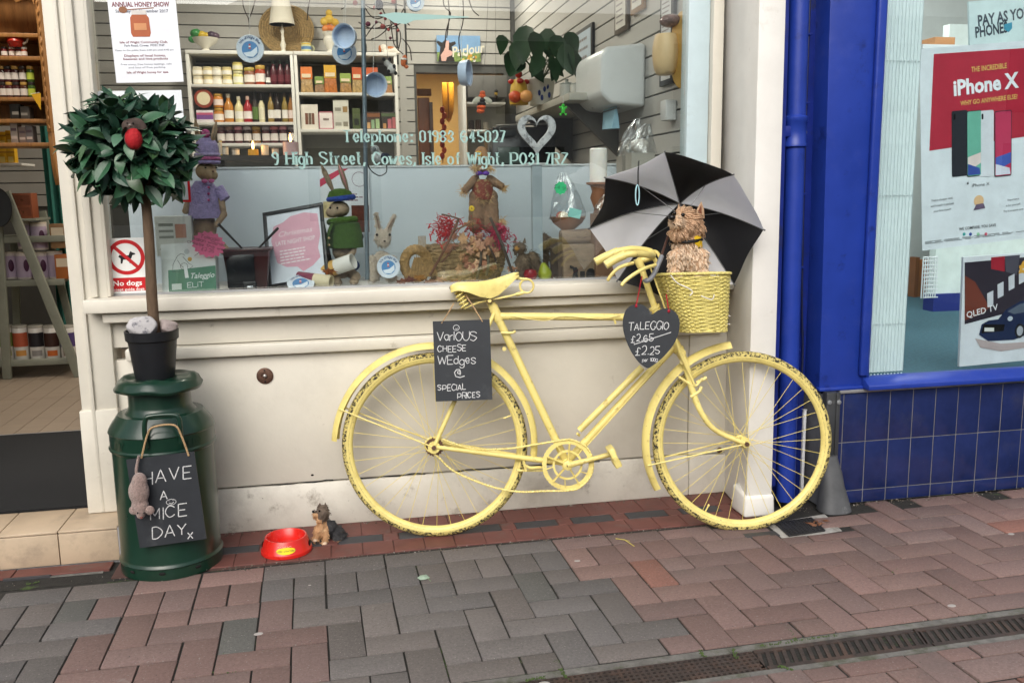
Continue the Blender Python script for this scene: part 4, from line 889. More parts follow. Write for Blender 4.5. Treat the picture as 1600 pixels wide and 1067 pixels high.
pr += [(yd(527, 843, -.022), (.018, .017, .012), None), (yd(504, 802, -.004), (.025, .025, .023), None), (yd(496, 804, -.012), (.019, .017, .015), None), (yd(501, 811, -.014), (.019, .017, .012), None), (yd(505, 793, 0), (.017, .016, .011), None)]
bd, nm = voxel_body(pr, .0042, 2); o = bd.build('body', T1, ys, smooth=True); o.data.materials.append(B1); o.data.materials.append(G1)
wl = world_loc(ys); pa = yd(511, 815); head = yd(503, 802)
def which(p):
    if p.z > yd(505, 812).z: return 0 if (p.x < yd(497, 800).x and p.z < yd(497, 798).z) or p.z < yd(497, 808).z and p.x < yd(503, 800).x else 2
    return 1 if p.x > yd(509, 828).x - (p.y+.155)*.35 and p.z > yd(520, 839).z + (p.x-yd(515, 830).x)*-.10 else 0
for pg_ in o.data.polygons: pg_.material_index = which(pg_.center + wl)
ff = fur(bd.v, nm, 520, .013, .0022, lambda p: Vec((.35, 0, -.9)), 4, lambda p: p.z > yd(505, 846).z, .3); fo2 = ff.build('fur', T1, ys, smooth=True); fo2['kind'] = 'stuff'; fo2.data.materials.append(B1); fo2.data.materials.append(G1)
for pg_ in fo2.data.polygons: pg_.material_index = which(pg_.center + wl)
for (bx, by, tx_, ty, dy) in ((509, 795, 508, 783, .004), (499, 793, 500, 784, .0)): 
    b, t = yd(bx, by, dy), yd(tx_, ty, dy); MB().add([b+Vec((-.011, 0, 0)), b+Vec((.011, 0, 0)), t, b+Vec((0, .012, 0))], [(0, 1, 2), (1, 3, 2), (3, 0, 2), (0, 3, 1)]).build('ear', G1, ys, bevel=.0015)
MB().ell(yd(489.5, 799, -.02), .0052, 10, 8).build('nose', plain('101010', .3), ys, smooth=True); MB().ell(yd(499, 798, -.026), .0036, 8, 6).build('eye', plain('080808', .15), ys)
MB().tube([yd(534, 838, .01), yd(539, 834, .012), yd(543, 832, .01)], [.007, .005, .001], 7).build('tail', B1, ys, smooth=True)
for x, y, dy in ((492, 844, -.036), (507, 849, -.05)): MB().ell(yd(x, y, dy), (.0105, .011, .0062), 10, 7).build('paw', plain('c9b39a', .7), ys, smooth=True)
# ================================================================ litter on the pavement
lf = thing('green_leaf', 'pale green fallen leaf lying on the grey pavers', 'leaf', G(662, 903, .003)); p = G(662, 903, .004)
MB().add([p+Vec((-.021, .006, .001)), p+Vec((-.008, .017, .004)), p+Vec((.01, .016, .005)), p+Vec((.021, -.002, .0)), p+Vec((.006, -.012, .001)), p+Vec((-.012, -.010, 0)), p+Vec((0, .002, .007))], [(i, (i+1) % 6, 6) for i in range(6)]).build('blade', plain('93a795', .7), lf); MB().tube([p+Vec((.012, -.004, .001)), p+Vec((.02, -.03, .001))], .001, 5).build('stalk', plain('7c8f72', .7), lf)
tw = thing('straw_twig', 'bent yellow straw lying on the pavers below the bicycle', 'twig', G(975, 846, .002)); MB().tube([G(962, 841, .003), G(976, 843, .006), G(991, 853, .003)], .0016, 6).build('stem', plain('b8ab5a', .7), tw); MB().tube([G(976, 843, .006), G(984, 845, .004)], .001, 5).build('side_shoot', plain('a89b4e', .7), tw)
for i, (x, y) in enumerate(((404, 990), (850, 1068), (1487, 946), (1580, 834), (484, 914), (902, 876), (1512, 1043))):
    c = G(x, y, .0012); r = [.011, .014, .011, .010, .004, .009, .012][i]
    tag(MB().lathe([(r, 0), (r*.96, .0009), (0, .0013)], 14, c, sx=1.2, sy=.8).build('chewing_gum_spot', plain('a39e9b', .8), None), ['pale gum spot on red paver below the churn', 'pale gum spot at the drain edge', 'pale gum spot on red paver above slotted drain', 'pale gum spot near the blue tiled wall', 'tiny white speck on dark grey paver by the red bowl', 'grey gum spot on the pavers under bicycle pedal', 'pale gum spot on red brick across the drain'][i], 'gum spot')

gr = MB(); gg = random.Random(77)
for k in range(900):
    m_ = gg.random(); x = gg.uniform(-.75, 1.5) if m_ < .75 else gg.uniform(1.6, 2.9)
    y = (-.022 - abs(gg.gauss(0, .012)) if m_ < .4 else -.34 - abs(gg.gauss(0, .02))) if m_ < .75 else -.262 - abs(gg.gauss(0, .03))
    r = gg.uniform(.0008, .0032); gr.ell((x, y, .001+r*.5), (r*gg.uniform(.8, 1.6), r, r*.7), 5, 4)
for k in range(700):
    x, y = gg.uniform(-1.2, 2.6), gg.uniform(-1.2, -.3); r = gg.uniform(.0006, .0018); gr.ell((x, y, .0012), (r*1.3, r, r*.6), 5, 4)
tag(gr.build('grit', mat('grey_brown_grit', (.13, .11, .09), .95, var=.5, scale=30, world=True, wear=[((.34, .32, .29), 25, .56, .6)]), None, loc=(0, 0, 0)), 'loose grit and crumbs along the wall base and paving', 'grit', kind='stuff')
ms = MB()
for x0, y0, x1, y1, n_ in ((330, 1050, 372, 1046, 90), (340, 1040, 352, 995, 50), (868, 1030, 885, 1058, 80), (820, 1062, 850, 1056, 50), (1085, 1000, 1100, 1025, 60), (1145, 1012, 1152, 1030, 30), (1228, 975, 1245, 1000, 50), (1395, 893, 1402, 888, 30), (1215, 1038, 1240, 1046, 40), (1190, 1008, 1310, 990, 60), (40, 912, 60, 908, 25), (1460, 925, 1490, 918, 25)):
    a_, b_ = G(x0, y0), G(x1, y1)
    for k in range(n_): p = a_.lerp(b_, gg.random()); r = gg.uniform(.0008, .0022); ms.ell((p.x+gg.gauss(0, .003), p.y+gg.gauss(0, .003), -.003+r), (r*1.4, r*1.2, r), 6, 4)
tag(ms.build('moss', mat('green_moss', (.06, .095, .028), .95, var=.4, scale=60, world=True), None, loc=(0, 0, 0)), 'bright green moss growing in the paving joints', 'moss', kind='stuff')
# ================================================================ bicycle
M_yel = mat('pale_yellow_gloss_paint', (.76, .645, .225), .36, var=.05, scale=12, bump=.05, bscale=40, wear=[((.62, .50, .16), 9, .50, .68), ((.38, .28, .09), 26, .60, .70), ((.05, .04, .028), 62, .67, .69)])
M_tyre = mat('black_tyre_flaking_yellow', (.022, .021, .018), .75, var=.3, scale=40, bump=.5, bscale=160, wear=[((.60, .50, .17), 105, .455, .52)])
M_side = mat('yellow_painted_sidewall', (.70, .59, .20), .6, var=.1, scale=30, bump=.3, bscale=120, wear=[((.03, .028, .02), 46, .64, .67)])
M_spoke = mat('yellow_spoke_paint', (.70, .58, .16), .4, var=.06)
A0, B0 = Vec((.315, -.226, 0)), Vec((1.424, -.412, 0))
BU = (B0-A0).normalized(); BN0 = Vec((-BU.y, BU.x, 0)); LEAN = R_(6); BUP = BN0*math.sin(LEAN) + UZ*math.cos(LEAN); BN = BN0*math.cos(LEAN) - UZ*math.sin(LEAN)   # BN points to the wall
def B(x, y, off=0.0):       # pixel to the frame plane, off metres towards the street
    return onplane(x, y, A0 - BN*off, BN)
RWH, FWH = .338, .332
bike = thing('bicycle', 'old bicycle painted all over pale yellow leaning under window', 'bicycle', A0.lerp(B0, .5))
hubR = A0 + BUP*RWH; hubF = B0 + BUP*(FWH-.006)
def arc(c, r, a0, a1, n, off=0): return [c + (BU*math.cos(t) + BUP*math.sin(t))*r - BN*off for t in [a0+(a1-a0)*i/n for i in range(n+1)]]
def ring(mb, c, prof, n=96):      # prof: (radius, offset along -BN) closed section
    k = len(prof); vs = []
    for i in range(n):
        t = 2*math.pi*i/n; d = BU*math.cos(t) + BUP*math.sin(t)
        vs += [c + d*r - BN*o for r, o in prof]
    mb.add(vs, [(i*k+j, i*k+(j+1) % k, ((i+1) % n)*k+(j+1) % k, ((i+1) % n)*k+j) for i in range(n) for j in range(k)]); return mb
def wheel(hub, R, lab, flat):
    w = bpy.data.objects.new('wheel', None); COL.objects.link(w); w.parent = bike; w.location = hub - bike.location; w.empty_display_size = .05
    ty = ring(MB(), hub, [(R-.019+.0175*math.cos(a), .0165*math.sin(a)) for a in [2*math.pi*i/12 for i in range(12)]])
    for v in ty.v:
        if v.z < .0015: v.z = .0015
        elif v.z < .03 and flat: v.z -= .004*(.03-v.z)/.03
    ty = ty.build('tyre', M_tyre, w, smooth=True); ty.data.materials.append(M_side)
    for i_, p_ in enumerate(ty.data.polygons): p_.material_index = 1 if (i_ % 12) in (3, 8) else 0
    ring(MB(), hub, [(R-.030, .0135), (R-.020, .0145), (R-.018, .012), (R-.026, .008), (R-.026, -.008), (R-.018, -.012), (R-.020, -.0145), (R-.030, -.0135), (R-.039, -.007), (R-.041, 0), (R-.039, .007)]).build('rim', M_yel, w, smooth=True)
    RN = Mat((BU, BUP, -BN)).transposed()
    MB().lathe([(.006, -.055), (.006, -.034), (.019, -.033), (.019, -.028), (.013, -.024), (.0125, 0), (.013, .024), (.019, .028), (.019, .033), (.006, .034), (.006, .055)], 18, hub, RN).build('hub', M_yel, w, smooth=True)
    n = 36
    for i in range(n):
        sd = 1 if i % 2 else -1; a = 2*math.pi*i/n; tw = (1 if (i//2) % 2 else -1)*1.15
        p = hub + (BU*math.cos(a+tw) + BUP*math.sin(a+tw))*.0175 - BN*sd*.0305; q = hub + (BU*math.cos(a) + BUP*math.sin(a))*(R-.040) - BN*sd*.002
        MB().tube([p, q], .00095, 5).build('spoke', M_spoke, w)
    va = hub + (BU*math.cos(R_(20 if flat == 0 else -118)) + BUP*math.sin(R_(20 if flat == 0 else -118)))*(R-.042); ctr = (hub-va).normalized()
    MB().tube([va, va+ctr*.02, va+ctr*.021, va+ctr*.028], [.0028, .0028, .004, .0035], 8).build('valve', M_yel, w, smooth=True)
    return w
wheel(hubR, RWH, '', 0); wheel(hubF, FWH, '', 1)
def bt(name, pts, r, n=12, sm=0, parent=bike, m=None): return MB().tube(smooth_path(pts, sm) if sm else pts, r, n).build(name, m or M_yel, parent, smooth=True)
BBk = B(885, 722); SC_ = B(772, 484); HT, HB = B(1023, 480), B(1060, 546)
bt('seat_tube', [BBk, SC_, B(768, 474)], .0145, 16); bt('top_tube', [B(776, 494), B(1031, 496)], .0135, 16); bt('down_tube', [BBk, B(1053, 541)], .0145, 16)
bt('head_tube', [HT, HB], .0175, 18)
for p_, q_ in ((HT, -1), (HB, 1)):
    ax = (HB-HT).normalized()
    MB().tube([p_-ax*.006, p_-ax*.004, p_+ax*.006, p_+ax*.008], [.017, .021, .021, .018], 18).build('headset_cup', M_yel, bike, smooth=True)
bt('seat_lug', [B(770, 478), B(780, 501)], .0175, 16); MB().tube([B(788, 545, -.02), B(788, 545, .02)], .008, 12).build('seat_bolt', M_yel, bike, smooth=True); bt('lamp_clip', [B(783, 520, .018), B(800, 520, .024), B(805, 517, .022)], .005, 8, 4)
MB().tube([BBk-BN*-.04, BBk-BN*.04], .021, 20).build('bottom_bracket', M_yel, bike, smooth=True)
for s in (-1, 1):
    bt('chain_stay', [BBk - BN*s*.018, B(840, 718, s*.03), hubR - BN*s*.052 + BU*.012], [.0105, .0105, .008], 12)
    bt('seat_stay', [B(772, 490, s*.012), hubR - BN*s*.052 + BU*.004 + BUP*.01], .0078, 12)
    MB().tube([hubR - BN*s*.049, hubR - BN*s*.056], .022, 14).build('dropout', M_yel, bike, smooth=True)
    MB().tube([hubR - BN*s*.056, hubR - BN*s*.066], .0085, 6).build('axle_nut', M_rust, bike)
    # fork
    fk = [HB - BN*s*.012 + (HB-HT).normalized()*.014, B(1072, 572, s*.032), B(1081, 607, s*.042), B(1095, 643, s*.047), B(1118, 672, s*.05), hubF - BN*s*.052 + BU*-.004]
    MB().tube(smooth_path(fk, 6), [.0145-.0062*i/30 for i in range(31)], 14).build('fork_blade', M_yel, bike, smooth=True)
    MB().tube([hubF - BN*s*.050, hubF - BN*s*.057], .015, 12).build('fork_end', M_yel, bike, smooth=True); MB().tube([hubF - BN*s*.057, hubF - BN*s*.067], .0085, 6).build('axle_nut', M_rust, bike)
MB().tube([HB+(HB-HT).normalized()*.012+BN*.035, HB+(HB-HT).normalized()*.012-BN*.035], .0145, 14).build('fork_crown', M_yel, bike, smooth=True)
MB().tube([B(1067, 565, .02), B(1067, 565, .048)], [.012, .0105], 14).build('lamp_boss', M_yel, bike, smooth=True)
# mudguards
def mudguard(name, c, R, a0, a1, w=.030):
    mb = MB(); n = 44; k = 9; vs = []
    for th in (0, .0016):
        for i in range(n+1):
            t = a0+(a1-a0)*i/n; d = BU*math.cos(t) + BUP*math.sin(t)
            for j in range(k):
                u = -1+2*j/(k-1); rr__ = R + .010*(1-u*u) - .012*abs(u)**4 - th; vs.append(c + d*rr__ - BN*(u*w))
    m1 = (n+1)*k; fs = []
    for i in range(n):
        for j in range(k-1):
            a = i*k+j; fs += [(a, a+1, a+k+1, a+k), (m1+a+1, m1+a, m1+a+k, m1+a+k+1)]
        for j in (0, k-1): a = i*k+j; fs.append((a, a+k, m1+a+k, m1+a))
    for i in (0, n):
        for j in range(k-1): a = i*k+j; fs.append((a, m1+a, m1+a+1, a+1))
    mb.add(vs, fs); return mb.build(name, M_yel, bike, smooth=True, ang=60)
mudguard('rear_mudguard', hubR, .364, R_(-8), R_(176)); mudguard('front_mudguard', hubF, .360, R_(97), R_(208))
for s in (-1, 1):
    bt('mudguard_stay', [hubR - BN*s*.056, hubR + (BU*math.cos(R_(157)) + BUP*math.sin(R_(157)))*.368 - BN*s*.033], .0028, 8)
    bt('mudguard_stay', [hubF - BN*s*.056, hubF + (BU*math.cos(R_(192)) + BUP*math.sin(R_(192)))*.362 - BN*s*.033], .0028, 8)
# chainset
cs = bpy.data.objects.new('chainset', None); COL.objects.link(cs); cs.parent = bike; CW = BBk - BN*.048; cs.location = CW - bike.location
def cwp(r, a, o=0): return CW + (BU*math.cos(a) + BUP*math.sin(a))*r - BN*o
mb = MB(); n = 92
for ro_, ri_ in ((.0915, .076), (.054, .046)):
    outer = [cwp(ro_ + (.0022 if (i % 2 and ro_ > .08) else -.001 if ro_ > .08 else 0), 2*math.pi*i/n, .002) for i in range(n)]; inner = [cwp(ri_, 2*math.pi*i/n, .002) for i in range(n)]
    ob_ = [p+BN*.004 for p in outer]; ib_ = [p+BN*.004 for p in inner]
    mb.add(outer+inner+ob_+ib_, [q for i in range(n) for q in ((i, (i+1) % n, n+(i+1) % n, n+i), (2*n+(i+1) % n, 2*n+i, 3*n+i, 3*n+(i+1) % n), (i, 2*n+i, 2*n+(i+1) % n, (i+1) % n), (n+(i+1) % n, 3*n+(i+1) % n, 3*n+i, n+i))])
mb.build('chainring', M_yel, cs)
for k in range(5):
    a = R_(12+72*k); MB().tube([cwp(.016, a, .001), cwp(.05, a, .001), cwp(.08, a, .001)], [.011, .0085, .012], 8, flat=.25).build('spider_arm', M_yel, cs)
    a2 = a+R_(36); MB().tube([cwp(.050, a2-.1, .0005), cwp(.080, a2-.02, .0005)], [.004, .005], 6, flat=.4).build('spider_strut', M_yel, cs)
MB().tube([CW+BN*.02, CW-BN*.016, CW-BN*.018], [.017, .017, .012], 18).build('crank_boss', M_yel, cs, smooth=True); MB().tube([CW-BN*.018, CW-BN*.0195], .005, 8).build('cotter_hole', M_rust, cs)
pe = B(956, 709, .075)
MB().tube([CW-BN*.010, CW.lerp(pe, .5)-BN*.006, pe], [.012, .0085, .0095], 12).build('crank', M_yel, cs, smooth=True)
pd = bpy.data.objects.new('pedal', None); COL.objects.link(pd); pd.parent = bike; pd.location = pe - bike.location
MB().tube([pe+BN*.012, pe-BN*.085], .006, 10).build('spindle', M_yel, pd, smooth=True); ta = (BUP*math.cos(R_(24)) - BU*math.sin(R_(24))); tb_ = ta.cross(BN)
for sd in (-1, 1):
    c = pe - BN*.045 + ta*sd*.024; M3 = Mat((ta, tb_, BN)).transposed(); MB().box(c, (.026, .026, .082), M3).build('rubber_block', M_yel, pd, bevel=.006, seg=2)
for o_ in (.002, .088): MB().box(pe - BN*o_, (.07, .02, .004), Mat((ta, tb_, BN)).transposed()).build('end_plate', M_yel, pd, bevel=.002)
MB().tube([pe-BN*.088, pe-BN*.096], [.009, .007], 12).build('dust_cap', M_yel, pd, smooth=True)
# chain and sprocket
sp = MB(); SPc = hubR - BN*.04; n = 40
oo = [SPc + (BU*math.cos(2*math.pi*i/n) + BUP*math.sin(2*math.pi*i/n))*(.035 if i % 2 else .031) for i in range(n)]; sp.add(oo+[p-BN*.003 for p in oo], [tuple(range(n-1, -1, -1)), tuple(range(n, 2*n))]+[(i, (i+1) % n, n+(i+1) % n, n+i) for i in range(n)]); sp.build('sprocket', M_rust, bike)
top_c = [SPc + BUP*.034, B(735, 700, .04), B(790, 701, .042), B(838, 694, .044), cwp(.092, R_(100)), cwp(.092, R_(80)), cwp(.093, R_(45)), cwp(.093, R_(10)), cwp(.093, R_(-25)), cwp(.093, R_(-60)), cwp(.093, R_(-85)), B(850, 767, .044), B(812, 768, .042), B(775, 762, .041), B(735, 748, .04), B(705, 733, .04), SPc - BUP*.032 + BU*.008, SPc - BU*.034]
cp_ = smooth_path(top_c, 14, closed=True); d = [0]
for a, b in zip(cp_, cp_[1:]): d.append(d[-1]+(b-a).length)
ch = MB(); pos = 0; i = 0; k = 0
while pos < d[-1]-.0127:
    while d[i+1] < pos: i += 1
    p = cp_[i].lerp(cp_[i+1], (pos-d[i])/max(1e-6, d[i+1]-d[i])); j = i
    while j < len(d)-2 and d[j+1] < pos+.0127: j += 1
    q = cp_[j].lerp(cp_[j+1], (pos+.0127-d[j])/max(1e-6, d[j+1]-d[j])); t = (q-p).normalized(); u = t.cross(BN).normalized(); o_ = .0036 if k % 2 else .0022
    for s in (-1, 1): ch.tube([p+BN*s*o_-t*.003, p+BN*s*o_, (p+q)/2+BN*s*o_, q+BN*s*o_, q+BN*s*o_+t*.003], [.0025, .0042, .0028, .0042, .0025], 6, flat=.35 if False else 1)
    pos += .0127; k += 1
ch.build('chain', M_yel, bike)['kind'] = 'stuff'
# pump on the down tube
bt('pump_barrel', [B(905, 672, .03), B(985, 592, .03)], .0115, 14); bt('pump_handle', [B(983, 594, .03), B(987, 590, .03), B(1003, 574, .03)], [.0135, .0135, .0125], 14); bt('pump_peg', [B(902, 677, .02), B(905, 680, .01)], .005, 8)
bt('brake_rod', [B(914, 700, .02), B(1040, 560, .02)], .0022, 6); bt('gear_cable', [B(800, 494, .015), B(850, 501, .016), B(880, 494, .016), B(940, 498, .016), B(970, 492, .016)], .0016, 6, 5)
bt('cable_clip', [B(960, 500, .016), B(962, 506, .016)], .004, 8)
# brake parts
bt('brake_rod', [B(1052, 520, .05), B(1063, 552, .055), B(1086, 603, .055)], [.005, .007, .0045], 8); bt('stirrup', [B(1060, 588, .045), B(1085, 603, .05), B(1097, 591, .05)], .0045, 8, 4); bt('stirrup', [B(1079, 620, .05), B(1092, 612, .052), B(1096, 604, .05)], .006, 8, 4)
bt('brake_block', [B(1088, 598, .03), B(1104, 590, .03)], .0065, 8); bt('rear_brake', [B(820, 727, .045), B(828, 731, .045), B(846, 730, .03)], .006, 8); bt('rear_brake_rod', [B(818, 720, .05), B(822, 736, .05)], .005, 8); bt('rear_brake_link', [B(808, 735, .03), B(850, 735, .02)], .0045, 8)
# stem and handlebars
bt('stem', [HT, B(1000, 412)], .0115, 14); bt('stem_head', [B(1003, 420), B(996, 404)], [.0135, .0165], 14)
bt('stem_extension', [B(997, 408), B(1018, 402)], .0125, 12)
hbar = [B(947, 414, .235), B(960, 406, .235), B(975, 399, .235), B(993, 396.5, .225), B(1012, 398, .17), B(1019, 400, .08), B(1020, 398, .03), B(1016, 393, .01), B(1003, 390, .02), B(985, 389, .04), B(964, 393, .05), B(946, 401, .05), B(931, 409, .05)]
bt('handlebar', hbar, .0112, 14, 5)
bt('grip', [B(946, 414.6, .235), B(961, 405.5, .235), B(976, 398.5, .235)], [.0145]*13, 14, 6); bt('grip', [B(930, 409.5, .05), B(947, 400.5, .05), B(966, 392.3, .05)], [.0145]*13, 14, 6)
bt('lever_clamp', [B(974, 392, .235), B(973, 402, .235)], .009, 10); 
bt('brake_lever', [B(971, 447, .22), B(976, 440, .22), B(990, 429, .215), B(1006, 420, .2), B(1024, 414, .15)], [.0035]+[.0062]*20, 8, 5); bt('brake_lever', [B(949, 439, .06), B(955, 430, .06), B(965, 420, .06), B(977, 414.5, .05), B(990, 411, .04)], [.0035]+[.0062]*20, 8, 5)
bt('bell_bracket', [B(1015, 392, .0), B(1026, 394, .02), B(1031, 402, .03)], .006, 8, 4); bt('lamp_bracket', [B(1022, 404, .05), B(1026, 412, .06), B(1020, 416, .06)], .008, 8, 4)
bt('brake_rod', [B(1015, 415, .1), B(1035, 470, .075), B(1052, 520, .05)], .003, 6)
# saddle
sd = bpy.data.objects.new('saddle', None); COL.objects.link(sd); sd.parent = bike; sc_ = B(765, 455); sd.location = sc_ - bike.location
S0, S1 = B(704, 447), B(811, 431); L_ = (S1-S0).length; su = (S1-S0).normalized(); sv = BN.cross(su).normalized()
if sv.z < 0: sv = -sv
rows = [(0.0, .0, .060, .020), (.04, .006, .070, .024), (.12, .010, .077, .027), (.25, .006, .076, .034), (.40, .001, .064, .050), (.55, .001, .044, .062), (.68, .004, .030, .056), (.82, .010, .024, .038), (.93, .014, .021, .022), (1.0, .013, .014, .010)]
mb = MB(); k = 15; vs = []
for t, up, hw, drop in rows:
    for j in range(k):
        u = -1+2*j/(k-1); a = abs(u); x = hw*math.copysign(min(1, a*1.25) if a < .8 else 1-.08*(a-.8), u); z = -drop*max(0, (a-.55)/.45)**1.7
        vs.append(S0 + su*(t*L_) + sv*(up+z) - BN*x)
m1 = len(vs); vs += [v - sv*.0045 + (BN*(.003 if False else 0)) for v in vs]; nr = len(rows); fs = []
for i in range(nr-1):
    for j in range(k-1): a = i*k+j; fs += [(a, a+1, a+k+1, a+k), (m1+a+1, m1+a, m1+a+k, m1+a+k+1)]
    for j in (0, k-1): a = i*k+j; fs.append((a, a+k, m1+a+k, m1+a))
for i in (0, nr-1):
    for j in range(k-1): a = i*k+j; fs.append((a, m1+a, m1+a+1, a+1))
mb.add(vs, fs).build('leather', M_yel, sd, smooth=True, ang=70)
MB().tube([S0+su*.004-sv*.010-BN*.05, S0+su*.0-sv*.006, S0+su*.004-sv*.010+BN*.05], .006, 8).build('cantle_plate', M_rust, sd, smooth=True)
for s in (-1, 1):
    c0 = B(716, 455, s*.045); c1 = B(727, 480, s*.045); ax = (c1-c0).normalized(); e1, e2 = frame_of(ax); N_ = 60
    MB().tube([c0.lerp(c1, i/N_) + (e1*math.cos(2*math.pi*4.5*i/N_) + e2*math.sin(2*math.pi*4.5*i/N_))*.0145 for i in range(N_+1)], .0032, 7).build('coil_spring', M_yel, sd, smooth=True)
    bt('rail', [B(726, 482, s*.045), B(745, 474, s*.03), B(765, 469, s*.022), B(795, 463, s*.018), B(810, 459, s*.012)], .0038, 8, 5, sd)
MB().tube([B(765, 470, -.03), B(765, 470, .034)], .0105, 14).build('clamp', M_rust, sd, smooth=True); MB().tube([B(765, 470, .034), B(765, 470, .04)], .0075, 6).build('clamp_nut', M_yel, sd)
bt('seat_post', [B(762, 466), B(770, 482)], .0115, 14, 0, sd); bt('clamp_block', [B(755, 458), B(775, 455)], .009, 8, 0, sd, M_rust)
rc = B(823, 447, 0); pts = [rc + (su*math.cos(t) + sv*math.sin(t))*.0245 for t in [2*math.pi*i/28 for i in range(28)]]
MB().tube(pts, .0042, 8, closed=True).build('nose_ring', M_yel, sd, smooth=True); bt('nose_bar', [B(800, 432, 0), B(815, 436), B(824, 436.5)], .0055, 8, 3, sd); bt('nose_bolt', [B(806, 461), B(818, 457)], .007, 8, 0, sd)
# ================================================================ wicker basket
BKo = .0
def bkc(t):   # basket axis point at height fraction t (0 bottom, 1 top)
    return B(1096, 516, .02).lerp(B(1079, 426, .0), t)
bsk = thing('wicker_basket', 'yellow painted wicker basket on the bicycle handlebars', 'basket', bkc(0))
def bkp(a, t, out=0):
    hw, hd = .078 + .046*t, .100 + .055*t; e = .62
    c, s = math.cos(a), math.sin(a); x = math.copysign(abs(c)**e, c)*(hw+out); y = math.copysign(abs(s)**e, s)*(hd+out)
    return bkc(t) + BU*x - BN*y
M_wick = mat('yellow_wicker_paint', (.66, .575, .19), .5, var=.14, scale=40, bump=.3, bscale=120, wear=[((.40, .33, .07), 30, .56, .7), ((.03, .03, .02), 60, .72, .76)])
NS = 34; NR = 30
for k in range(NR):
    t = (k+.5)/NR*.93; wv = MB(); n = NS*4
    wv.tube([bkp(2*math.pi*i/n, t + .006*math.cos(2*math.pi*i/n*NS/2*1.0), .0034*math.cos(math.pi*(i/4) + math.pi*(k % 2))) for i in range(n)], .0036, 6, closed=True); wv.build('weaver', M_wick, bsk, smooth=True)
for i in range(NS): a = 2*math.pi*(i)/NS; MB().tube([bkp(a, 0), bkp(a, .5), bkp(a, .97)], .0028, 6).build('stake', M_wick, bsk, smooth=True)
for s in (0, 1, 2): MB().tube([bkp(2*math.pi*i/150, .97+.006*math.sin(i*.85+s*2.1), .005*math.cos(i*.85+s*2.1)) for i in range(150)], .0050, 7, closed=True).build('rim_braid', M_wick, bsk, smooth=True)
MB().tube([bkp(2*math.pi*i/150, .0+.004*math.sin(i*.85), .003*math.cos(i*.85)) for i in range(150)], .0050, 7, closed=True).build('foot_braid', M_wick, bsk, smooth=True)
bt_ = [bkp(2*math.pi*i/40, .01, -.004) for i in range(40)]; MB().add(bt_+[p+UZ*.006 for p in bt_], [tuple(range(39, -1, -1)), tuple(range(40, 80))]+[(i, (i+1) % 40, 40+(i+1) % 40, 40+i) for i in range(40)]).build('base', M_wick, bsk)
M_tie = mat('white_cable_tie', (.7, .68, .68), .5)
for pts in ([B(1048, 430, .16), B(1058, 442, .165), B(1075, 450, .165), B(1082, 456, .165), B(1078, 462, .165)], [B(1095, 462, .165), B(1112, 468, .165), B(1116, 460, .165)], [B(1130, 492, .06), B(1141, 494, .06)], [B(1130, 504, .06), B(1141, 507, .06)]): MB().tube(smooth_path(pts, 4), .0018, 6).build('tie', M_tie, bsk, smooth=True)
# ================================================================ umbrella
UA = Vec((.22, .85, .38)).normalized()                     # from the handle to the ferrule
UH = W(1062, 318, -.20)
umb = thing('umbrella', 'open black and silver umbrella propped behind the terrier statue', 'umbrella', UH)
ue = UZ.cross(UA).normalized()*-1; uf = UA.cross(ue).normalized()
if ue.x < 0: ue = -ue
uf = UA.cross(ue).normalized(); 
if uf.z < 0: uf = -uf
RU, DU = .335, .155
tipsx = [(1039, 238), (1145, 273), (1193, 359), (1147, 444), (1063, 478), (965, 438), (921, 357), (946, 278)]
def ang_of(px_, py_):
    p = onplane(px_, py_, UH - UA*DU, UA) - (UH - UA*DU); return math.atan2(p.dot(uf), p.dot(ue)), p.length
tips = [ang_of(*t) for t in tipsx]
def can(i, u, v):            # gore i, u across 0..1, v from hub 0 to rim 1
    (a0, r0), (a1, r1) = tips[i], tips[(i+1) % 8]
    while a1 > a0 + .2: a1 -= 2*math.pi
    while a1 < a0 - 2.2: a1 += 2*math.pi
    a = a0+(a1-a0)*u; r = (r0+(r1-r0)*u)
    sag = 1 - .105*math.sin(math.pi*u)*v**1.5
    rr_ = r*v*sag; dep = DU*(v**1.9) + .012*math.sin(math.pi*u)*math.sin(math.pi*v)*-1
    return UH - UA*dep + (ue*math.cos(a) + uf*math.sin(a))*rr_
def nylon(name, col, tl):
    m = mat(name, col, .5, var=.08, scale=5, bump=.15, bscale=14); t = m.node_tree; b = t.nodes['Principled BSDF']; o = t.nodes['Material Output']
    tr = t.nodes.new('ShaderNodeBsdfTranslucent'); tr.inputs[0].default_value = (*col, 1); mx = t.nodes.new('ShaderNodeMixShader'); mx.inputs[0].default_value = tl
    t.links.new(b.outputs[0], mx.inputs[1]); t.links.new(tr.outputs[0], mx.inputs[2]); t.links.new(mx.outputs[0], o.inputs[0]); return m
M_ub = nylon('black_umbrella_nylon', (.010, .011, .014), .1); M_us = nylon('silver_umbrella_nylon', (.82, .83, .87), .6)
for i in range(8):
    mb = MB(); nu, nv = 10, 14; vs = [can(i, a/nu, b/nv) for b in range(nv+1) for a in range(nu+1)]; k = nu+1; m1 = len(vs); vs += [v + UA*.0012 for v in vs]
    fs = []
    for b in range(nv):
        for a in range(nu): q = b*k+a; fs += [(q, q+1, q+k+1, q+k), (m1+q+1, m1+q, m1+q+k, m1+q+k+1)]
    for a in range(nu): q = nv*k+a; fs.append((q, q+1, m1+q+1, m1+q))
    mb.add(vs, fs).build('canopy_panel', M_us if i % 2 else M_ub, umb, smooth=True)
    o = umb.children[-1] if False else None
M_steel = mat('dull_umbrella_steel', (.16, .165, .17), .4, metal=.7)
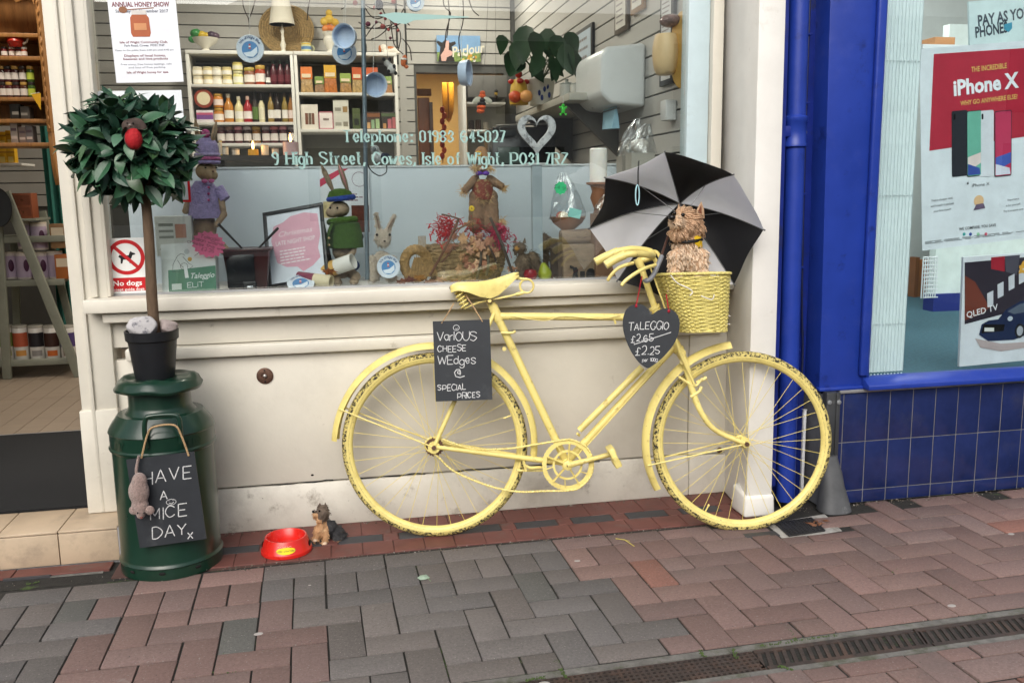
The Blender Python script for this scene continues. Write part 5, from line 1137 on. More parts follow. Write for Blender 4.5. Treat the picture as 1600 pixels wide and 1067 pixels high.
for i in range(8):
    MB().tube([can(i, 0, v/12) - UA*.004 for v in range(13)], .0017, 6).build('rib', M_steel, umb, smooth=True)
    tp_ = can(i, 0, 1); dv = (tp_-can(i, 0, .92)).normalized(); MB().tube([tp_-dv*.004, tp_+dv*.006, tp_+dv*.008], [.002, .0034, .001], 7).build('rib_tip', M_steel, umb, smooth=True)
    MB().tube([UH - UA*.12, can(i, 0, .52) - UA*.004], .0014, 6).build('stretcher', M_steel, umb, smooth=True)
hs_ = B(1032, 403, .10); sh_dir = (hs_-UH)
MB().tube([UH + UA*.03, UH, hs_], .0045, 10).build('shaft', mat('dark_wood_shaft', (.06, .03, .022), .4), umb, smooth=True)
MB().tube([UH - UA*.10, UH - UA*.135], .009, 12).build('runner', M_black, umb, smooth=True)
hk = [B(1034, 400, .10), B(1029, 412, .115), B(1023, 426, .125), B(1016, 436, .13), B(1010, 439, .13), B(1007, 436, .13)]
MB().tube(smooth_path(hk, 6), .0085, 12).build('crook_handle', mat('grey_plastic_handle', (.19, .20, .22), .35), umb, smooth=True)
s0 = can(7, .62, .90); sp_ = [W(998, 252, s0.y-.012), W(997, 268, s0.y-.02), W(997, 290, s0.y-.02)]; MB().tube(sp_, .0075, 6, flat=.2).build('strap', M_ub, umb); l0 = W(996, 305, s0.y-.022)
MB().tube([l0 + Vec((.0065*math.cos(t), 0, .034*math.sin(t))) for t in [2*math.pi*i/24 for i in range(24)]], .0022, 7, closed=True).build('strap_tab', plain('a9d3dc', .4), umb, smooth=True)
# ================================================================ chalkboards on the bicycle
o_f = .10; f_, w_, h_ = qframe(B(677, 502, o_f), B(766, 499, o_f), B(681, 627, o_f))
cb1 = thing('cheese_chalkboard', 'rectangular slate chalkboard about cheese wedges hung from the saddle', 'chalkboard', f_[0])
sheet('slate', f_, w_, h_, M_chalkb, cb1, t=.0055)
def bq(x, y): p = B(x, y, o_f) - f_[0]; return p.dot(f_[1]), p.dot(f_[2])
ch = MB()
for s, x, y, h, xs in (('various', 683, 533, .034, .85), ('CHEESE', 684, 550, .026, .8), ('wedges', 684, 570, .034, .9), ('SPECIAL', 684, 610, .025, .78), ('PRICES', 715, 622, .025, .74)):
    a = bq(x, y); S = {'various': 'VarIOUS', 'wedges': 'WEdges'}.get(s, s); scribe(ch, S, f_, h*.82, .0025, a[0], a[1], jit=.12, off=.006, slant=.05, gap=1.5, xs=xs*.86)
a = bq(717, 583); k = .018; ch.ribbon([(a[0]+k*x, a[1]+k*y) for x, y in ((.1, -.1), (-.25, .05), (-.2, .4), (.3, .45), (.35, 0), (.2, -.35), (.1, -.1), (.3, .3), (.2, .75), (-.4, .75), (-.85, .2), (-.6, -.6), (.2, -.8), (1.1, -.55))], f_, .0032, .006)
a = bq(713, 512); ch.ribbon([(a[0]+.0105*math.cos(t*.35), a[1]+.0095*math.sin(t*.35)) for t in range(19)], f_, .002, .006); ch.ribbon([(a[0]-.004, a[1]-.002), (a[0], a[1]-.005), (a[0]+.005, a[1]-.001)], f_, .0018, .006)
ch.build('chalk_writing', M_chalk, cb1)['kind'] = 'stuff'
for pa_, pb_ in ((B(690, 505, o_f+.007), B(709, 474, .05)), (B(754, 503, o_f+.007), B(727, 460, .05))): MB().tube([pa_, pa_.lerp(pb_, .5)+Vec((.001, -.002, 0)), pb_], .0022, 6).build('string', M_string, cb1, smooth=True)
o_h = .205; f_, w_, h_ = qframe(B(973, 475, o_h), B(1061, 472, o_h), B(973, 575, o_h))
hb_ = thing('heart_chalkboard', 'heart shaped slate chalkboard with taleggio price hung from handlebars', 'chalkboard', f_[0])
def hq(x, y): p = B(x, y, o_h) - f_[0]; return p.dot(f_[1]), p.dot(f_[2])
hp = [hq(*p) for p in ((1018, 491), (1012, 483), (1005, 477), (997, 475), (988, 476.5), (980, 482), (975, 491), (973, 503), (974, 517), (979, 534), (987, 551), (998, 566), (1007, 573), (1012, 575), (1018, 572), (1030, 563), (1042, 551), (1052, 538), (1059, 523), (1061.5, 508), (1060, 496), (1055, 488), (1047, 483), (1038, 482), (1028, 485))]
hp2 = [(v.x, v.y) for v in smooth_path([Vec((*p, 0)) for p in hp], 3, closed=True)]
MB().prism(hp2, f_, .0055).build('slate', M_chalkb, hb_)
ch = MB()
for s, x, y, h, xs in (('TALEGGIO', 981, 516, .030, .72), ('£2.65', 985, 534, .028, .85), ('£2.25', 992, 555, .032, .85), ('per 100g', 1003, 565, .0135, .8)):
    a = hq(x, y); scribe(ch, s, f_, h*.82, .0025 if h > .02 else .0016, a[0], a[1], jit=.11, off=.006, slant=.12, gap=1.5, xs=xs*.92)
a, b = hq(990, 538), hq(1048, 519); ch.ribbon([a, b], f_, .0026, .0064); ch.build('chalk_writing', M_chalk, hb_)['kind'] = 'stuff'
M_redstr = plain('a3182c', .7)
for pa_, pb_ in ((B(994, 478, o_h+.007), B(1003, 432, .04)), (B(1045, 486, o_h+.007), B(1041, 460, .1))): MB().tube([pa_, pb_], .0023, 6).build('string', M_redstr, hb_, smooth=True); MB().ell(pa_, (.005, .004, .006), 8, 6).build('knot', M_redstr, hb_)
# ================================================================ shop interior shell
FZ = .12
fl = struct('shop_floor', MB().bb(-2.8, 1.45, .3, 3.75, .05, FZ-.004), mat('floor_underlay', (.1, .08, .06), .9))
for k in range(24):
    x0 = -2.78 + k*.11
    if x0 < -.75:
        for j in range(3): y0 = 1.222 + j*.84 + (k % 2)*.0; MB().bb(x0, x0+.1075, y0, min(3.74, y0+.837), FZ-.004, FZ+.001+random.uniform(0, .0006)).build('floor_plank', M_floorw, fl)
MB().bb(-.7, 1.45, .3, 3.74, FZ-.004, FZ).build('floor_covering', M_floorw, fl)
M_groove = mat('slat_groove_shadow', (.10, .10, .095), .7)
DX0, DX1, DZ = .665, 1.345, 2.15
wb = MB(); wb.bb(-2.8, DX0, 3.75, 3.85, FZ, 2.9); wb = struct('shop_wall_back', wb, M_groove)
wh = struct('shop_wall_back_header', MB().bb(DX0, 1.5, 3.75, 3.85, DZ, 2.9), M_groove); wj = struct('shop_wall_back_jamb', MB().bb(DX1, 1.5, 3.75, 3.85, FZ, DZ), M_groove)
pz = .0852; zs = [2.548 + pz*k for k in range(-16, 5)]
for z in zs:
    if z+pz-.007 > 2.9: continue
    MB().bb(-2.75, DX0-.02 if z < DZ else .52, 3.735, 3.751, z+.0035, z+pz-.0035).build('slat', M_slat, wb, bevel=.002, seg=1)
    if z >= DZ-.02: MB().bb(.60, 1.40, 3.735, 3.751, max(z+.0035, DZ+.002), z+pz-.0035).build('slat', M_slat, wh, bevel=.002, seg=1)
MB().bb(.535, .585, 3.728, 3.751, FZ, 2.9).build('cover_strip', M_slat, wb)
wr_ = struct('shop_wall_right', MB().bb(1.452, 1.5, .09, 3.75, .8, 2.9), M_groove)
for k in range(24):
    z = .86 + k*.0885
    MB().bb(1.436, 1.4535, .095, 3.74, z+.0035, min(2.9, z+.085)).build('slat', M_slat, wr_, bevel=.002, seg=1)
struct('shop_wall_left', MB().bb(-2.9, -2.8, .1, 3.85, FZ, 2.9), mat('left_wall_paint', (.42, .42, .40), .7))
struct('shop_ceiling', MB().bb(-2.9, 1.5, .1, 3.85, 2.9, 3.0), M_ceil)
struct('shop_front_wall_left', MB().bb(-3.4, -2.0, -.02, .12, 0, 2.62), M_cream)  # unseen continuation of the front, added to block light beside the doorway
# lit ceiling downlights of the cheese shop
for k, (x, y) in enumerate(((-.5, 2.7), (.6, 2.6), (-1.7, 1.9), (.35, 1.2), (1.0, 3.2), (-.6, 1.1))):
    dl = thing('ceiling_downlight', ['warm downlight over the jar shelves', 'warm downlight before the parlour sign', 'warm downlight inside the doorway', 'warm downlight over the middle of shop', 'warm downlight by the back doorway', 'warm downlight behind the honey show poster'][k], 'downlight', (x, y, 2.899))
    MB().lathe([(.07, 0), (.07, -.012), (.05, -.012)], 18, (x, y, 2.899)).build('rim', plain('e8e8e8'), dl); MB().lathe([(.05, -.01), (0, -.01)], 18, (x, y, 2.899)).build('diffuser', mat('warm_lamp', (1, .9, .75), emit=10), dl)
    l = bpy.data.lights.new('lamp', 'AREA'); l.shape = 'DISK'; l.size = .22; l.energy = [18, 14, 13, 12, 10, 8][k]; l.color = (1, .90, .76); lo = bpy.data.objects.new('lamp', l); COL.objects.link(lo); lo.parent = dl; lo.location = (0, 0, -.03)
# back room through the doorway
M_warm = mat('warm_cream_wall', (.62, .47, .25), .7, var=.06)
struct('back_room_wall', MB().bb(.2, 2.2, 6.2, 6.3, FZ, 2.6), M_warm); struct('back_room_wall_left', MB().bb(.1, .2, 3.85, 6.3, FZ, 2.6), M_warm); struct('back_room_wall_right', MB().bb(2.2, 2.3, 3.85, 6.3, FZ, 2.6), mat('grey_room_wall', (.4, .39, .36), .7))
struct('back_room_ceiling', MB().bb(.1, 2.3, 3.85, 6.3, 2.5, 2.6), M_warm); struct('back_room_floor', MB().bb(.1, 2.3, 3.75, 6.3, .02, FZ), mat('brown_room_floor', (.2, .14, .09), .6))
dl = thing('ceiling_downlight', 'glowing downlight in the room behind the back doorway', 'downlight', (1.1, 5.0, 2.499)); MB().lathe([(.08, -.001), (.08, -.014), (.06, -.012)], 18, (1.1, 5.0, 2.499)).build('rim', plain('e8e8e8'), dl); MB().lathe([(.06, -.011), (0, -.011)], 18, (1.1, 5, 2.499)).build('diffuser', MATS['warm_lamp'], dl)
l = bpy.data.lights.new('lamp', 'AREA'); l.shape = 'DISK'; l.size = .25; l.energy = 34; l.color = (1, .74, .42); lo = bpy.data.objects.new('lamp', l); COL.objects.link(lo); lo.parent = dl; lo.location = (0, 0, -.03)
# ---------------------------------------------------------------- measuring inside
def dep(p): return (p-CAM).dot(AF)
def S_(Y, x=600, y=200): return dep(W(x, y, Y))/FPX      # metres per photograph pixel at depth Y
def bbox(Y, x0, x1, y0, y1, d=.1):     # box filling a pixel rectangle at front plane Y
    a, b = W(x0, (y0+y1)/2, Y), W(x1, (y0+y1)/2, Y); t, u = W((x0+x1)/2, y0, Y), W((x0+x1)/2, y1, Y); return a.x, b.x, Y, Y+d, u.z, t.z
def pbox(name, Y, x0, x1, y0, y1, d, m, parent, bevel=.002): return MB().bb(*bbox(Y, x0, x1, y0, y1, d)).build(name, m, parent, bevel=bevel)
LR = Mat.Rotation(R_(-100-90+90), 3, 'Z')
def jar(Y, x, yb, h, w, body, lid='b9a25a', label='e9e4d6', lab='', kind='jar', cat='jar', grp=None, lidr=1.0, z=None):
    c = W(x, yb, Y); 
    if z is not None: c.z = z
    s = S_(Y, x, yb); H, R = h*s, w*s/2; c = c + Vec((0, R, 0))
    t = thing({'jar': 'jam_jar', 'bottle': 'bottle', 'tin': 'tin'}.get(kind, kind), lab, cat, c, grp)
    if kind == 'jar': pr, lp, lb = [(0, 0), (R*.93, 0), (R, H*.05), (R, H*.70), (R*.86, H*.79), (R*.82, H*.81), (0, H*.81)], [(R*.88*lidr, H*.80), (R*.92*lidr, H*.82), (R*.92*lidr, H*.97), (R*.86*lidr, H), (0, H)], (.16, .58)
    elif kind == 'bottle': pr, lp, lb = [(0, 0), (R*.94, 0), (R, H*.03), (R, H*.55), (R*.8, H*.66), (R*.42, H*.76), (R*.36, H*.90), (0, H*.9)], [(R*.42, H*.86), (R*.44, H*.88), (R*.44, H*.99), (R*.3, H), (0, H)], (.14, .42)
    elif kind == 'slim': pr, lp, lb = [(0, 0), (R*.95, 0), (R, H*.03), (R, H*.6), (R*.55, H*.70), (R*.5, H*.78), (0, H*.78)], [(R*.58, H*.74), (R*.6, H*.76), (R*.55, H), (0, H)], (.1, .5)
    else: pr, lp, lb = [(0, 0), (R*.95, 0), (R, H*.02), (R, H*.93), (R*.96, H*.94), (0, H*.94)], [(R*.98, H*.93), (R, H*.94), (R, H*.985), (R*.95, H), (0, H)], (.08, .85)
    MB().lathe(pr, 16, c).build('body', plain(body, .2), t, smooth=True); MB().lathe(lp, 16, c).build('lid', plain(lid, .35, metal=0), t, smooth=True)
    if label: MB().lathe([(R*1.012, H*lb[0]), (R*1.012, H*lb[1])], 10, c, Mat.Rotation(R_(-90-70+8), 3, 'Z'), ang=R_(140)).build('label', plain(label, .6), t, smooth=True)
    return t
def carton(Y, x0, x1, y0, y1, d, col, lab, name='box', cat='box', print_=(), grp=None, z=None):
    b = list(bbox(Y, x0, x1, y0, y1, d))
    if z is not None: b[5] += z-b[4]; b[4] = z
    t = thing(name, lab, cat, ((b[0]+b[1])/2, Y+d/2, b[4]), grp); MB().bb(*b).build('carton', plain(col, .6), t, bevel=.0015)
    f = fr((b[0], Y, b[4])); w, h = b[1]-b[0], b[5]-b[4]
    for u0, v0, u1, v1, cc_ in print_: patch('printed_panel', rect(u0*w, v0*h, (u1-u0)*w, (v1-v0)*h), f, plain(cc_, .5), t, off=.0006)
    return t
# ---------------------------------------------------------------- shelving units on the back wall
M_shelf = mat('white_shelf_board', (.74, .73, .69), .45, var=.03); M_shback = mat('grey_shelf_back', (.20, .20, .185), .7)
YS = 3.40
def shelf_unit(lab, x0, x1, ytop, shelves, ybot):
    zt = W((x0+x1)/2, ytop, YS).z; xa, xb = W(x0, 150, YS).x, W(x1, 150, YS).x; zb = .13
    t = thing('shelf_unit', lab, 'shelves', ((xa+xb)/2, 3.55, zb), 'white shelf units on the back wall')
    for x in (xa, xb-.022): MB().bb(x, x+.022, YS, 3.733, zb, zt).build('side_panel', M_shelf, t, bevel=.001)
    MB().bb(xa+.022, xb-.022, 3.72, 3.733, zb, zt-.03).build('back_panel', M_shback, t); MB().bb(xa, xb, YS-.004, 3.733, zt, zt+.024).build('top', M_shelf, t, bevel=.001); out = []
    for y in shelves:
        z = W((x0+x1)/2, y, YS).z; MB().bb(xa+.0225, xb-.0225, YS+.001, 3.719, z-.02, z).build('shelf', M_shelf, t, bevel=.001); out.append(z)
    return zt+.024, out
ztL, ZL = shelf_unit('left white shelf unit filled with jars and bottles on back wall', 294, 461, 85, (132, 191, 224, 262), 300)
ztR, ZR = shelf_unit('right white shelf unit with pasta packets and gift boxes', 462, 622, 87, (145, 202, 262), 300)
JY = YS+.03; r1, r2, r3 = ZL[0], ZL[1], ZL[2]
gz = 'jars and bottles on the left shelf unit'
sj = S_(JY)
for i, (x, a, b) in enumerate(((309, 'e8dcc0', 'd9d2bd'), (325, 'ead9a8', 'd7c79a'), (339, 'ece5d0', 'd9cfb4'), (355, 'ead9a0', 'd6c590'))):
    for j in range(2): jar(JY, x, 131, 13.2, 15.5, a, b, 'f0ece2', '%s pale curd jar from the left in %s row, top shelf' % (ORD[i], ['lower', 'upper'][j]), grp='pale curd jars stacked on the top shelf', z=r1+j*13.3*sj)
jar(JY, 372, 131, 21, 16, 'dcd68a', 'cfc9a0', 'f0eede', 'lower lemon curd jar of the stacked pair on top shelf', z=r1); jar(JY, 372, 131, 12.5, 16, 'e6dd96', 'c9b566', 'efe9d0', 'upper lemon curd jar of the stacked pair on top shelf', z=r1+21*sj)
jar(JY, 390, 131, 26.5, 17.5, '8d5a3f', 'b8a34e', 'e9e2d8', 'brown chutney jar with white label on top shelf', z=r1); jar(JY, 407, 131, 30, 16.5, 'a83c1c', 'c9a34c', 'efe9e2', 'red chutney jar with gold lid on top shelf', z=r1)
jar(JY, 419, 131, 27, 7.5, '3a1d18', '2a2524', 'f2efe8', 'tiny dark bottle with white label beside red bottles', kind='bottle', cat='bottle', z=r1)
for i, x in enumerate((428, 439, 450)): jar(JY, x, 131, 37.5, 11, '4d1620', '16291f', '6a2630', '%s dark red bottle with green capsule on top shelf' % ORD[i], kind='bottle', cat='bottle', grp='dark red bottles on the top shelf', z=r1)
# second shelf
tn = thing('round_gift_tin', 'round red and cream tin leaning above purple box on shelf', 'tin', W(319, 168, JY)); c = W(319, 155, JY+.02); MB().lathe([(0, 0), (13.6*sj, 0), (13.6*sj, .03), (0, .03)], 28, c, Mat.Rotation(R_(90), 3, 'X')).build('tin', plain('8e3a26', .4), tn, smooth=True); MB().lathe([(0, .031), (9.6*sj, .0312), (9.6*sj, .0305)], 28, c, Mat.Rotation(R_(90), 3, 'X')).build('cream_label', plain('e9dcba', .5), tn)
carton(JY, 307, 333, 171, 190, .07, 'dcd3d8', 'purple and white biscuit box under the round tin', print_=((0, .25, 1, .62, '7a4a8c'), (0, .62, 1, .8, 'c45a7a')), z=r2)
jar(JY, 342, 190, 22, 15.5, 'c9812c', 'b98e34', 'f0e4d8', 'lower honey jar of the stacked pair on second shelf', z=r2); jar(JY, 342, 190, 21, 15.5, 'd0842c', 'b98e34', 'f2dfd6', 'upper honey jar of the stacked pair on second shelf', z=r2+22*sj)
for x, h, w, a, l, lb_, lab, kd in ((358, 44, 14.5, 'c17e2f', 'c9c2b0', 'f2ede2', 'orange juice bottle on the second shelf', 'bottle'), (374, 40, 13.5, 'ddd2a0', 'd9d2b8', 'f2efe4', 'cream coloured dressing bottle on second shelf', 'bottle'), (388, 40.5, 14, 'a01c26', 'd8b9a8', 'f4ece6', 'bright red sauce bottle on second shelf', 'bottle'),
    (399.5, 47, 9.5, '2e231c', '191512', '5d7a3a', 'slim dark oil bottle on second shelf', 'slim'), (409.5, 45, 9.5, 'd9d0a8', '1c1816', 'e9e2c6', 'slim cream bottle with dark cap on second shelf', 'slim'), (424, 45, 10, '9a7f45', '3a2b1e', 'f0ece6', 'leftmost golden vinegar bottle on second shelf', 'bottle'), (434, 45.5, 11, '2a1a14', '1e1410', 'f0ece6', 'dark brown vinegar bottle on second shelf', 'bottle'), (446, 45, 10, '8f7a3c', '3a2b1e', 'f0ece6', 'golden vinegar bottle right of the dark one', 'bottle'), (455.5, 44, 9, '9a6a38', '3a2b1e', 'f3e0da', 'amber vinegar bottle at end of second shelf', 'bottle')):
    jar(JY, x, 190, h, w, a, l, lb_, lab, kind=kd, cat='bottle', grp=gz, z=r2)
for i, x in enumerate((346, 359, 373, 387, 401, 416, 429, 443, 457)): jar(JY, x, 223, 26, 13, ['4a1620', '3d1520', '55202a', '3a2420', '8a5a20', '4b1a20', '4a1620', '4a1a24', '3f1a22'][i], ['6b4f4a', '8a6a5a', 'c98a96', 'b9aeb0', 'b99a52', '9a9094', 'b5696c', 'c98a96', '9a9094'][i], 'e4dcd6', '%s jam jar from the left on the third shelf' % ORD[i], lidr=1.12, grp='jam jars on the third shelf', z=r3)
# right unit
for i, (x, y0, w, hd, bd_) in enumerate(((479, 105, 20, 'd9762a', 'a98a5c'), (499, 119, 16, '6f8a3c', '8a6a4a'), (516, 102, 21, 'd9a832', 'b0672c'), (540, 114, 19, '8aa04a', '97703f'), (558, 105, 17, 'c4561f', 'a58a5a'), (582, 105, 20, 'c8581f', '9a7648'), (605, 118, 17, '7d9a45', 'a8784a'))):
    s = S_(JY); b = bbox(JY, x-w/2, x+w/2, y0, 144, .07); z0 = ZR[0]; hgt = (144-y0)*s
    t = thing('pasta_packet', '%s pasta packet from the left on the right shelf unit' % ORD[i], 'packet', ((b[0]+b[1])/2, JY+.03, z0), 'pasta packets on the right shelf unit')
    mb = MB().hexa([(b[0], JY, z0), (b[1], JY, z0), (b[1], JY+.07, z0), (b[0], JY+.07, z0)], [(b[0]+.006, JY+.012, z0+hgt*.55), (b[1]-.006, JY+.012, z0+hgt*.55), (b[1]-.006, JY+.05, z0+hgt*.55), (b[0]+.006, JY+.05, z0+hgt*.55)]); mb.build('bag', plain(bd_, .35, var=.5, scale=60, bump=.6, bscale=60), t, bevel=.006)
    MB().hexa([(b[0]+.004, JY+.008, z0+hgt*.53), (b[1]-.004, JY+.008, z0+hgt*.53), (b[1]-.004, JY+.052, z0+hgt*.53), (b[0]+.004, JY+.052, z0+hgt*.53)], [(b[0]+.005, JY+.026, z0+hgt), (b[1]-.005, JY+.026, z0+hgt), (b[1]-.005, JY+.032, z0+hgt), (b[0]+.005, JY+.032, z0+hgt)]).build('header_card', plain(hd, .5), t)
    patch('header_print', rect(b[0]+.012-b[0], .0, (b[1]-b[0])-.026, hgt*.14), fr((b[0], JY+.006, z0+hgt*.58)), plain('ecd9b8', .5), t)
z0 = ZR[1]
carton(JY, 470, 497, 163, 202, .08, 'e4ddd2', 'white gift box with brown motif on the lower right shelf', print_=((.25, .2, .42, .65, '7a4a34'), (.45, .2, .6, .65, '6a5a4a'), (.63, .2, .78, .65, '7a4a34')), z=z0)
carton(JY, 498, 521, 174, 202, .06, 'e8e0dc', 'small white gift box with pink border on lower right shelf', print_=((0, 0, 1, .07, 'c07a86'), (0, .93, 1, 1, 'c07a86'), (0, 0, .07, 1, 'c07a86'), (.93, 0, 1, 1, 'c07a86'), (.3, .5, .7, .62, '8a7a74')), z=z0)
carton(JY, 521, 545, 156, 202, .08, 'd9d8cd', 'tall cream cheese gift box on lower right shelf', print_=((.62, .58, .92, .78, 'a98a5e'), (.1, .62, .5, .74, '9a978c'), (.62, .1, .92, .26, '8a8474'), (.1, .12, .5, .24, '9a978c')), z=z0)
carton(JY, 551, 563, 169, 202, .05, '4d5a34', 'narrow green box between cream box and flower tins', print_=((.2, .2, .8, .5, '1f2417'),), z=z0)
carton(JY, 570, 594, 175, 202, .06, '4a352c', 'brown box with flowers printed on lower right shelf', print_=((0, .72, 1, .92, '8a5a3a'), (.1, .05, .35, .4, 'c9a070'), (.42, .05, .62, .55, '8fae8a'), (.7, .05, .95, .6, '9fb98a')), z=z0)
carton(JY, 596, 620, 175, 202, .06, '3a352f', 'dark box with pink flowers printed on lower right shelf', print_=((0, .74, 1, .92, '5a6a4a'), (.1, .05, .3, .35, 'b98a5a'), (.4, .05, .65, .6, 'c0707a'), (.7, .05, .95, .7, 'b5686c')), z=z0)
# on top of the shelves
zt_ = ztL
fb_ = thing('fruit_bowl', 'white footed bowl of pottery fruit on top of shelves', 'bowl', W(322, 83, JY+.1)); c = W(322, 83, JY+.1); c.z = zt_; s = S_(JY+.1)
MB().lathe([(0, 0), (.045, 0), (.04, .012), (.02, .025), (.025, .035), (.075, .07), (.092, .098), (.088, .098), (.07, .075), (0, .05)], 28, c).build('bowl', plain('e2ddd0', .3), fb_, smooth=True)
for dx, dz, r, hx in ((-.06, .13, .04, '3f8a4a'), (-.085, .09, .03, '4a9a5a'), (-.02, .12, .035, 'd6b53c'), (.01, .115, .03, 'cfae2e'), (.045, .12, .034, '4a3a4c'), (.07, .115, .03, '5a4656')): MB().ell(c+Vec((dx, 0, dz)), (r, r, r*.8), 12, 8).build('pottery_fruit', plain(hx, .35), fb_, smooth=True)
wt = thing('wicker_tray', 'round woven straw tray leaning behind the table lamp', 'tray', W(448, 84, 3.66)); c = W(448, 48, 3.68); s = S_(3.68); M_straw = mat('woven_straw', (.42, .29, .13), .85, var=.4, scale=70, bump=.9, bscale=110)
for k in range(9): r = (10+k*3.5)*s; MB().tube([c + Vec((r*math.cos(t)*1.02, -.004+.03*(k/9)**2*-1, r*math.sin(t)*.92)) for t in [2*math.pi*i/44 for i in range(44)]], 2.0*s, 7, closed=True).build('straw_coil', M_straw, wt, smooth=True)
MB().ell(c, (10*s, .01, 10*s), 20, 8).build('centre', M_straw, wt, smooth=True)
lp = thing('table_lamp', 'white table lamp with pale fabric shade on the shelves', 'lamp', W(443, 83, JY+.12)); c = W(443, 83, JY+.12); c.z = zt_; s = S_(JY+.12)
MB().lathe([(0, 0), (8*s, 0), (8*s, 2*s), (4*s, 4*s), (3*s, 8*s), (4.4*s, 14*s), (2.5*s, 20*s), (2*s, 30*s), (3*s, 34*s), (1.5*s, 38*s), (1.2*s, 46*s), (0, 46*s)], 18, c).build('turned_stem', plain('ddd8ca', .4), lp, smooth=True)
MB().lathe([(19*s, 43*s), (13*s, 78*s), (12.7*s, 78*s), (18.6*s, 43*s)], 30, c).build('lamp_shade', mat('cream_lamp_shade', (.72, .68, .58), .8, var=.04), lp, smooth=True, ang=60)
mg = thing('painted_mug', 'yellow and blue painted mug beside the table lamp', 'mug', W(480, 84, JY+.1)); c = W(479, 84, JY+.1); c.z = ztR; MB().lathe([(0, 0), (.034, 0), (.036, .004), (.036, .075), (.033, .075), (.032, .01), (0, .01)], 20, c).build('cup', plain('ccd0a8', .35), mg, smooth=True)
for z1, z2, hx in ((.006, .018, 'd9b53c'), (.03, .05, '5f86b0'), (.062, .07, 'd9b53c')): MB().lathe([(.0366, z1), (.0366, z2)], 20, c).build('painted_band', plain(hx, .4), mg, smooth=True)
MB().tube([c + Vec((.036+.02*math.sin(t), 0, .037+.022*math.cos(t))) for t in [math.pi*i/8 for i in range(9)]], .004, 6).build('handle', plain('ccd0a8', .35), mg, smooth=True)
cv = thing('chick_vase', 'white scalloped vase with yellow pottery chicks on shelves', 'vase', W(517, 85, JY+.1)); c = W(517, 85, JY+.1); c.z = ztR; MB().lathe([(0, 0), (.045, 0), (.045, .008), (.02, .03), (.045, .07), (.05, .1), (.04, .125), (.055, .155), (.05, .155), (0, .12)], 24, c).build('vase', plain('e4e0d6', .3), cv, smooth=True)
for dx, dz, r, hx in ((-.03, .175, .026, 'd98a4a'), (.0, .18, .026, 'd5763a'), (.03, .175, .025, 'd98a4a'), (-.035, .225, .03, 'd9b54a'), (.0, .24, .034, 'd9b54a'), (.04, .22, .028, 'cfa83e'), (.0, .285, .024, 'd9b54a')): MB().ell(c+Vec((dx, -.01, dz)), r, 12, 8).build('chick' if dz > .2 else 'egg', plain(hx, .4), cv, smooth=True)
pp = thing('puppy_figure', 'small orange and white puppy figure lying on shelves', 'figure', W(608, 86, JY+.1)); c = W(608, 86, JY+.1); c.z = ztR+.02
bd, nm = voxel_body([(c+Vec((.02, 0, .012)), (.06, .03, .026), None), (c+Vec((-.04, -.01, .03)), (.03, .028, .026), None), (c+Vec((.06, -.01, -.004)), (.025, .02, .014), None), (c+Vec((-.03, -.02, -.004)), (.025, .02, .014), None)], .007, 2); bd.build('body', plain('dad3c8', .5), pp, smooth=True)
MB().ell(c+Vec((.01, 0, .026)), (.035, .028, .018), 12, 8).build('orange_patch', plain('b5682c', .5), pp, smooth=True); MB().ell(c+Vec((-.065, -.012, .022)), (.012, .02, .024), 10, 8).build('ear', plain('b0602a', .5), pp, smooth=True)
# ---------------------------------------------------------------- things hung on or standing by the back wall
f_, w_, h_ = qframe(W(682, 56, 3.715), W(750, 57, 3.715), W(683, 97, 3.715)); ps = thing('parlour_sign', 'painted cow sign reading parlour on the grey slat wall', 'sign', f_[0]); sheet('panel', f_, w_, h_, plain('7fa6cf', .5), ps, t=.012)
patch('meadow', rect(0, 0, w_, h_*.36), f_, plain('7d9450', .6, var=.5, scale=60), ps, off=.0125)
cow = patch('cow_head', [(w_*a, h_*b) for a, b in ((.02, 0), (.06, .3), (.08, .55), (.0, .72), (.02, .8), (.12, .72), (.2, .84), (.3, .72), (.42, .78), (.44, .68), (.34, .58), (.36, .3), (.4, .0))], f_, plain('2c2624', .6), ps, off=.0132); patch('cow_muzzle', [(w_*a, h_*b) for a, b in ((.1, .02), (.08, .25), (.16, .42), (.22, .8), (.28, .8), (.27, .45), (.36, .38), (.34, .25), (.22, .16), (.2, .02))], f_, plain('dcb0a4', .6), cow, off=.0138)
m = MB(); put_text(m, 'Parlour', f_, .075, w_*.72, h_*.28, bold=.02, off=.0146, slant=.2, rot=.15, width=.25); m.build('lettering', plain('e6e0cc', .5), ps)
for k in range(12): a, b = random.uniform(.42, .98), random.uniform(.03, .3); patch('painted_flower', circ(w_*a, h_*b, .011, 7), f_, plain(['e9d27a', 'e9e6da', 'd9a23c'][k % 3], .6), ps, off=.0138)
